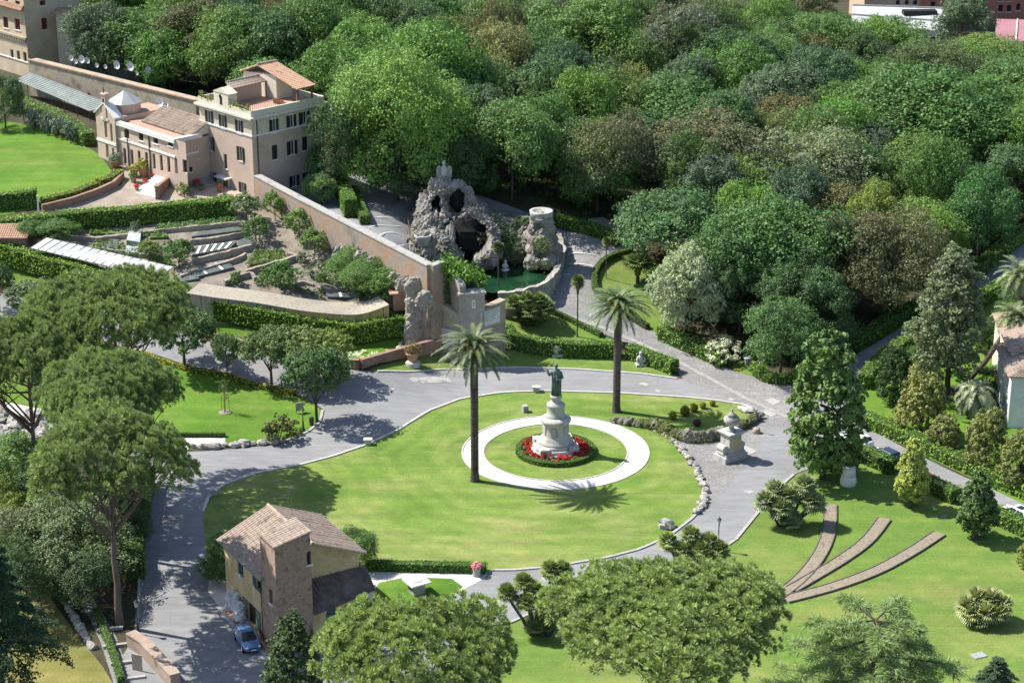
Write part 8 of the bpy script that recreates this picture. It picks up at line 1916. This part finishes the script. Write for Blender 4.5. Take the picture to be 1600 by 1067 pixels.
# undergrowth on the wood floor: a mass nobody could count
def undergrowth():
    rs = np.random.RandomState(9); pts = []
    x0, x1, y0, y1 = -60, 110, 240, 330
    while len(pts) < 2600:
        p = (rs.uniform(x0, x1), rs.uniform(y0, y1))
        if inpoly(p, FPOLY) and not any(inpoly(p, a) for a in AVOID): pts.append(p)
    q = np.array(pts); z = TA(q); pos, nrm, tn = [], [], []
    for (a, b), zz in zip(q, z):
        r = rs.uniform(.3, .9); n = 26; d = rdir(rs, n); d[:, 2] = np.abs(d[:, 2])
        pos.append(np.array([a, b, zz]) + d * np.array([r, r, r * .7]) * rs.uniform(.4, 1, size=(n, 1))); nrm.append(d + rs.normal(size=d.shape) * .5); tn.append(rs.uniform(0, .6) + rs.uniform(0, .3, size=n))
    pos, nrm, tn = map(np.concatenate, (pos, nrm, tn)); v, f = leaf_quads(pos, nrm, .17 * rs.uniform(.6, 1.3, size=len(pos)), rs)
    o = np_mesh('undergrowth', v, f, M['leaf'], None, {'tone': np.repeat(tn, 4)}); o.color = (.06, .11, .03, 1); tag(o, 'low green undergrowth covering the floor of the wood', 'undergrowth', kind='stuff')
undergrowth()
# ---- hedges
HG = (.15, .25, .03)
hedge([(-40,392),(0,404),(50,420),(100,433),(160,450),(260,474),(350,496),(450,516),(520,527),(560,531),(605,522),(650,509)],2.5,2.5,'long tall clipped hedge between the vegetable garden and the upper road',HG,dens=18,seed=1,tone=.1)
hedge([(-20,372),(60,362),(120,355),(250,344),(366,334)],2.4,2.0,'clipped hedge above the vegetable garden, below the monastery drive',HG,seed=2)
hedge([(10,162),(80,190),(140,228)],2.0,2.0,'clipped green hedge behind the silver shrubs of the upper lawn',(0.128,0.21,0.045),seed=3)
hedge([(66,322),(110,312),(150,297)],1.2,1.4,'low golden hedge on the curved brick wall of the upper lawn, longer piece',(0.27,0.285,0.045),leaf=.1,dens=30,seed=4)
hedge([(154,293),(172,287),(187,277)],1.2,1.5,'low golden hedge on the curved brick wall, short piece near the steps',(0.27,0.285,0.045),leaf=.1,dens=30,seed=5)
hedge([(-30,327),(20,324),(58,319)],2.2,1.6,'tall clipped hedge at the lower edge of the upper lawn',(0.112,0.21,0.038),seed=6)
hedge([(531,290),(538,315),(548,340)],2.6,1.8,'tall clipped hedge between the monastery house and the parking bays',(0.09,0.188,0.03),seed=7)
hedge([(553,303),(560,325),(571,350)],1.2,1.4,'lower clipped hedge along the parking bays',(0.09,0.18,0.03),seed=8)
hedge([(791,528),(803,541),(835,550),(880,554),(930,556),(972,557)],1.9,1.7,'curved clipped hedge on the lawn right of the inscribed wall',(0.112,0.21,0.033),seed=9)
hedge([(982,557),(1020,570),(1054,583)],1.7,1.7,'clipped hedge ending at the fork of the cobbled road',(0.128,0.225,0.038),seed=10)
hedge([(1033,527),(1085,551),(1132,572)],1.7,1.8,'clipped hedge on the wood side of the cobbled road',(0.128,0.225,0.038),seed=11)
hedge([(1181,580),(1190,591),(1212,598),(1248,597)],1.1,1.5,'low round hedge at the corner of the wood',(0.112,0.21,0.033),seed=12)
hedge([(960,480),(936,464),(928,441),(937,418),(957,404),(985,396)],.8,.8,'low brownish edging hedge round the lawn beside the parking bays',(0.098,0.128,0.045),leaf=.09,dens=36,seed=13)
hedge([(1012,514),(985,498),(962,482)],.7,.8,'low dry edging plants along the cobbled road below the round lawn',(0.128,0.112,0.053),leaf=.09,dens=36,seed=33,name='edging_hedge')
hedge([(860,488),(892,502),(940,526)],.6,.7,'low edging hedge along the lawn with the slender palm',(0.09,0.15,0.038),leaf=.09,dens=36,seed=14)
hedge([(868,350),(915,362),(966,384)],1.6,1.6,'clipped hedge behind the parking bays at the wood edge',(0.112,0.203,0.038),seed=15)
hedge([(1334,656),(1420,691),(1500,729),(1600,774),(1660,800)],1.5,2.1,'long hedge on the far side of the right road',(0.143,0.247,0.038),seed=16)
hedge([(1345,717),(1396,740)],1.6,1.8,'dark hedge piece beside the parked cars, nearest the magnolia',(0.09,0.18,0.033),seed=17)
hedge([(1448,764),(1494,785)],1.6,1.8,'dark hedge piece between the two young cone shaped magnolias',(0.09,0.18,0.033),seed=18)
hedge([(1552,812),(1600,834),(1650,857)],1.6,1.8,'dark hedge piece beside the white car',(0.098,0.18,0.033),seed=19)
hedge([(1326,552),(1422,496),(1512,441),(1600,374),(1650,338)],1.9,1.9,'shaded hedge on the left of the upper right road',(0.112,0.21,0.038),seed=20)
hedge([(1350,608),(1376,574),(1432,536),(1530,477),(1620,428)],1.9,1.8,'hedge on the right of the upper right road beside the villa',(0.128,0.225,0.038),seed=21)
hedge([(572,889),(680,891),(762,893)],.9,1.1,'low clipped hedge along the gravel path beside the brick tower house',(0.09,0.195,0.033),leaf=.11,dens=28,seed=22)
hedge([],.55,.7,'round clipped box hedge encircling the red flowers of the statue',(0.098,0.188,0.033),leaf=.09,dens=40,closed=True,world=circ(RC,RR*.40,24),seed=23)
hedge([(150,536),(210,553),(290,577),(360,592),(460,617)],.5,.9,'low border of yellow flowers along the upper road',(0.51,0.405,0.03),leaf=.09,dens=40,seed=24,name='flower_border',cat='flower border')
hedge([(276,682),(352,682)],.5,.5,'low brownish hedge behind the small gravel patch',(0.09,0.12,0.045),leaf=.08,dens=36,seed=25)
hedge([(212,905),(210,860),(222,790),(228,760)],2.2,2.0,'dark hedge along the left of the shaded road',(0.068,0.135,0.033),seed=26)
hedge([(150,958),(172,1010),(190,1067)],.7,.7,'low hedge beside the stepped path in the lower left',(0.09,0.165,0.045),seed=27,leaf=.1,dens=30)
# flowers
def flowers(name, label, pts, col, r=.28, n=22, leaf=.09, green=None, zoff=.35, seed=1):
    rs = np.random.RandomState(seed); P_, N_, T_ = [], [], []
    for x, y in pts:
        d = rdir(rs, n); d[:, 2] = np.abs(d[:, 2]); P_.append(np.array([x, y, T(x, y) + zoff * rs.uniform(.6, 1.2)]) + d * r * rs.uniform(.3, 1, size=(n, 1))); N_.append(d + rs.normal(size=d.shape) * .5); T_.append(np.full(n, rs.uniform(.1, .8)))
    P_, N_, T_ = map(np.concatenate, (P_, N_, T_)); v, f = leaf_quads(P_, N_, leaf * rs.uniform(.6, 1.3, size=len(P_)), rs, .8)
    o = np_mesh(name, v, f, M['leaf'], None, {'tone': np.repeat(T_, 4)}); o.color = (*col, 1); return tag(o, label, 'flowers', kind='stuff')
rg = random.Random(4)
ann = [(RC.x + math.cos(a) * r_, RC.y + math.sin(a) * r_) for a, r_ in [(rg.uniform(0, 6.283), RR * rg.uniform(.265, .365)) for _ in range(330)]]
flowers('red_flowers', 'red roses filling the round bed at the foot of the statue', ann[:150], (.42, .02, .025), .24, 22, .085, zoff=.6, seed=2)
flowers('rose_leaves', 'dark green leaves of the roses round the statue', ann, (.06, .10, .035), .34, 22, .1, zoff=.3, seed=3)
wf = []
for a, b in [((-10,449),(60,464)),((60,464),(200,497)),((330,530),(440,558)),((440,558),(548,570)),((548,569),(620,555)),((620,555),(684,540))]:
    for k in range(46):
        q = P(a[0] + (b[0] - a[0]) * rg.random(), a[1] + (b[1] - a[1]) * rg.random() - 2 - rg.uniform(0, 4)); wf.append((q.x, q.y))
flowers('white_flowers', 'white flowering plants along the top of the low brick wall', wf, (.62, .62, .58), .26, 14, .11, zoff=.25, seed=5)
finish_protos()
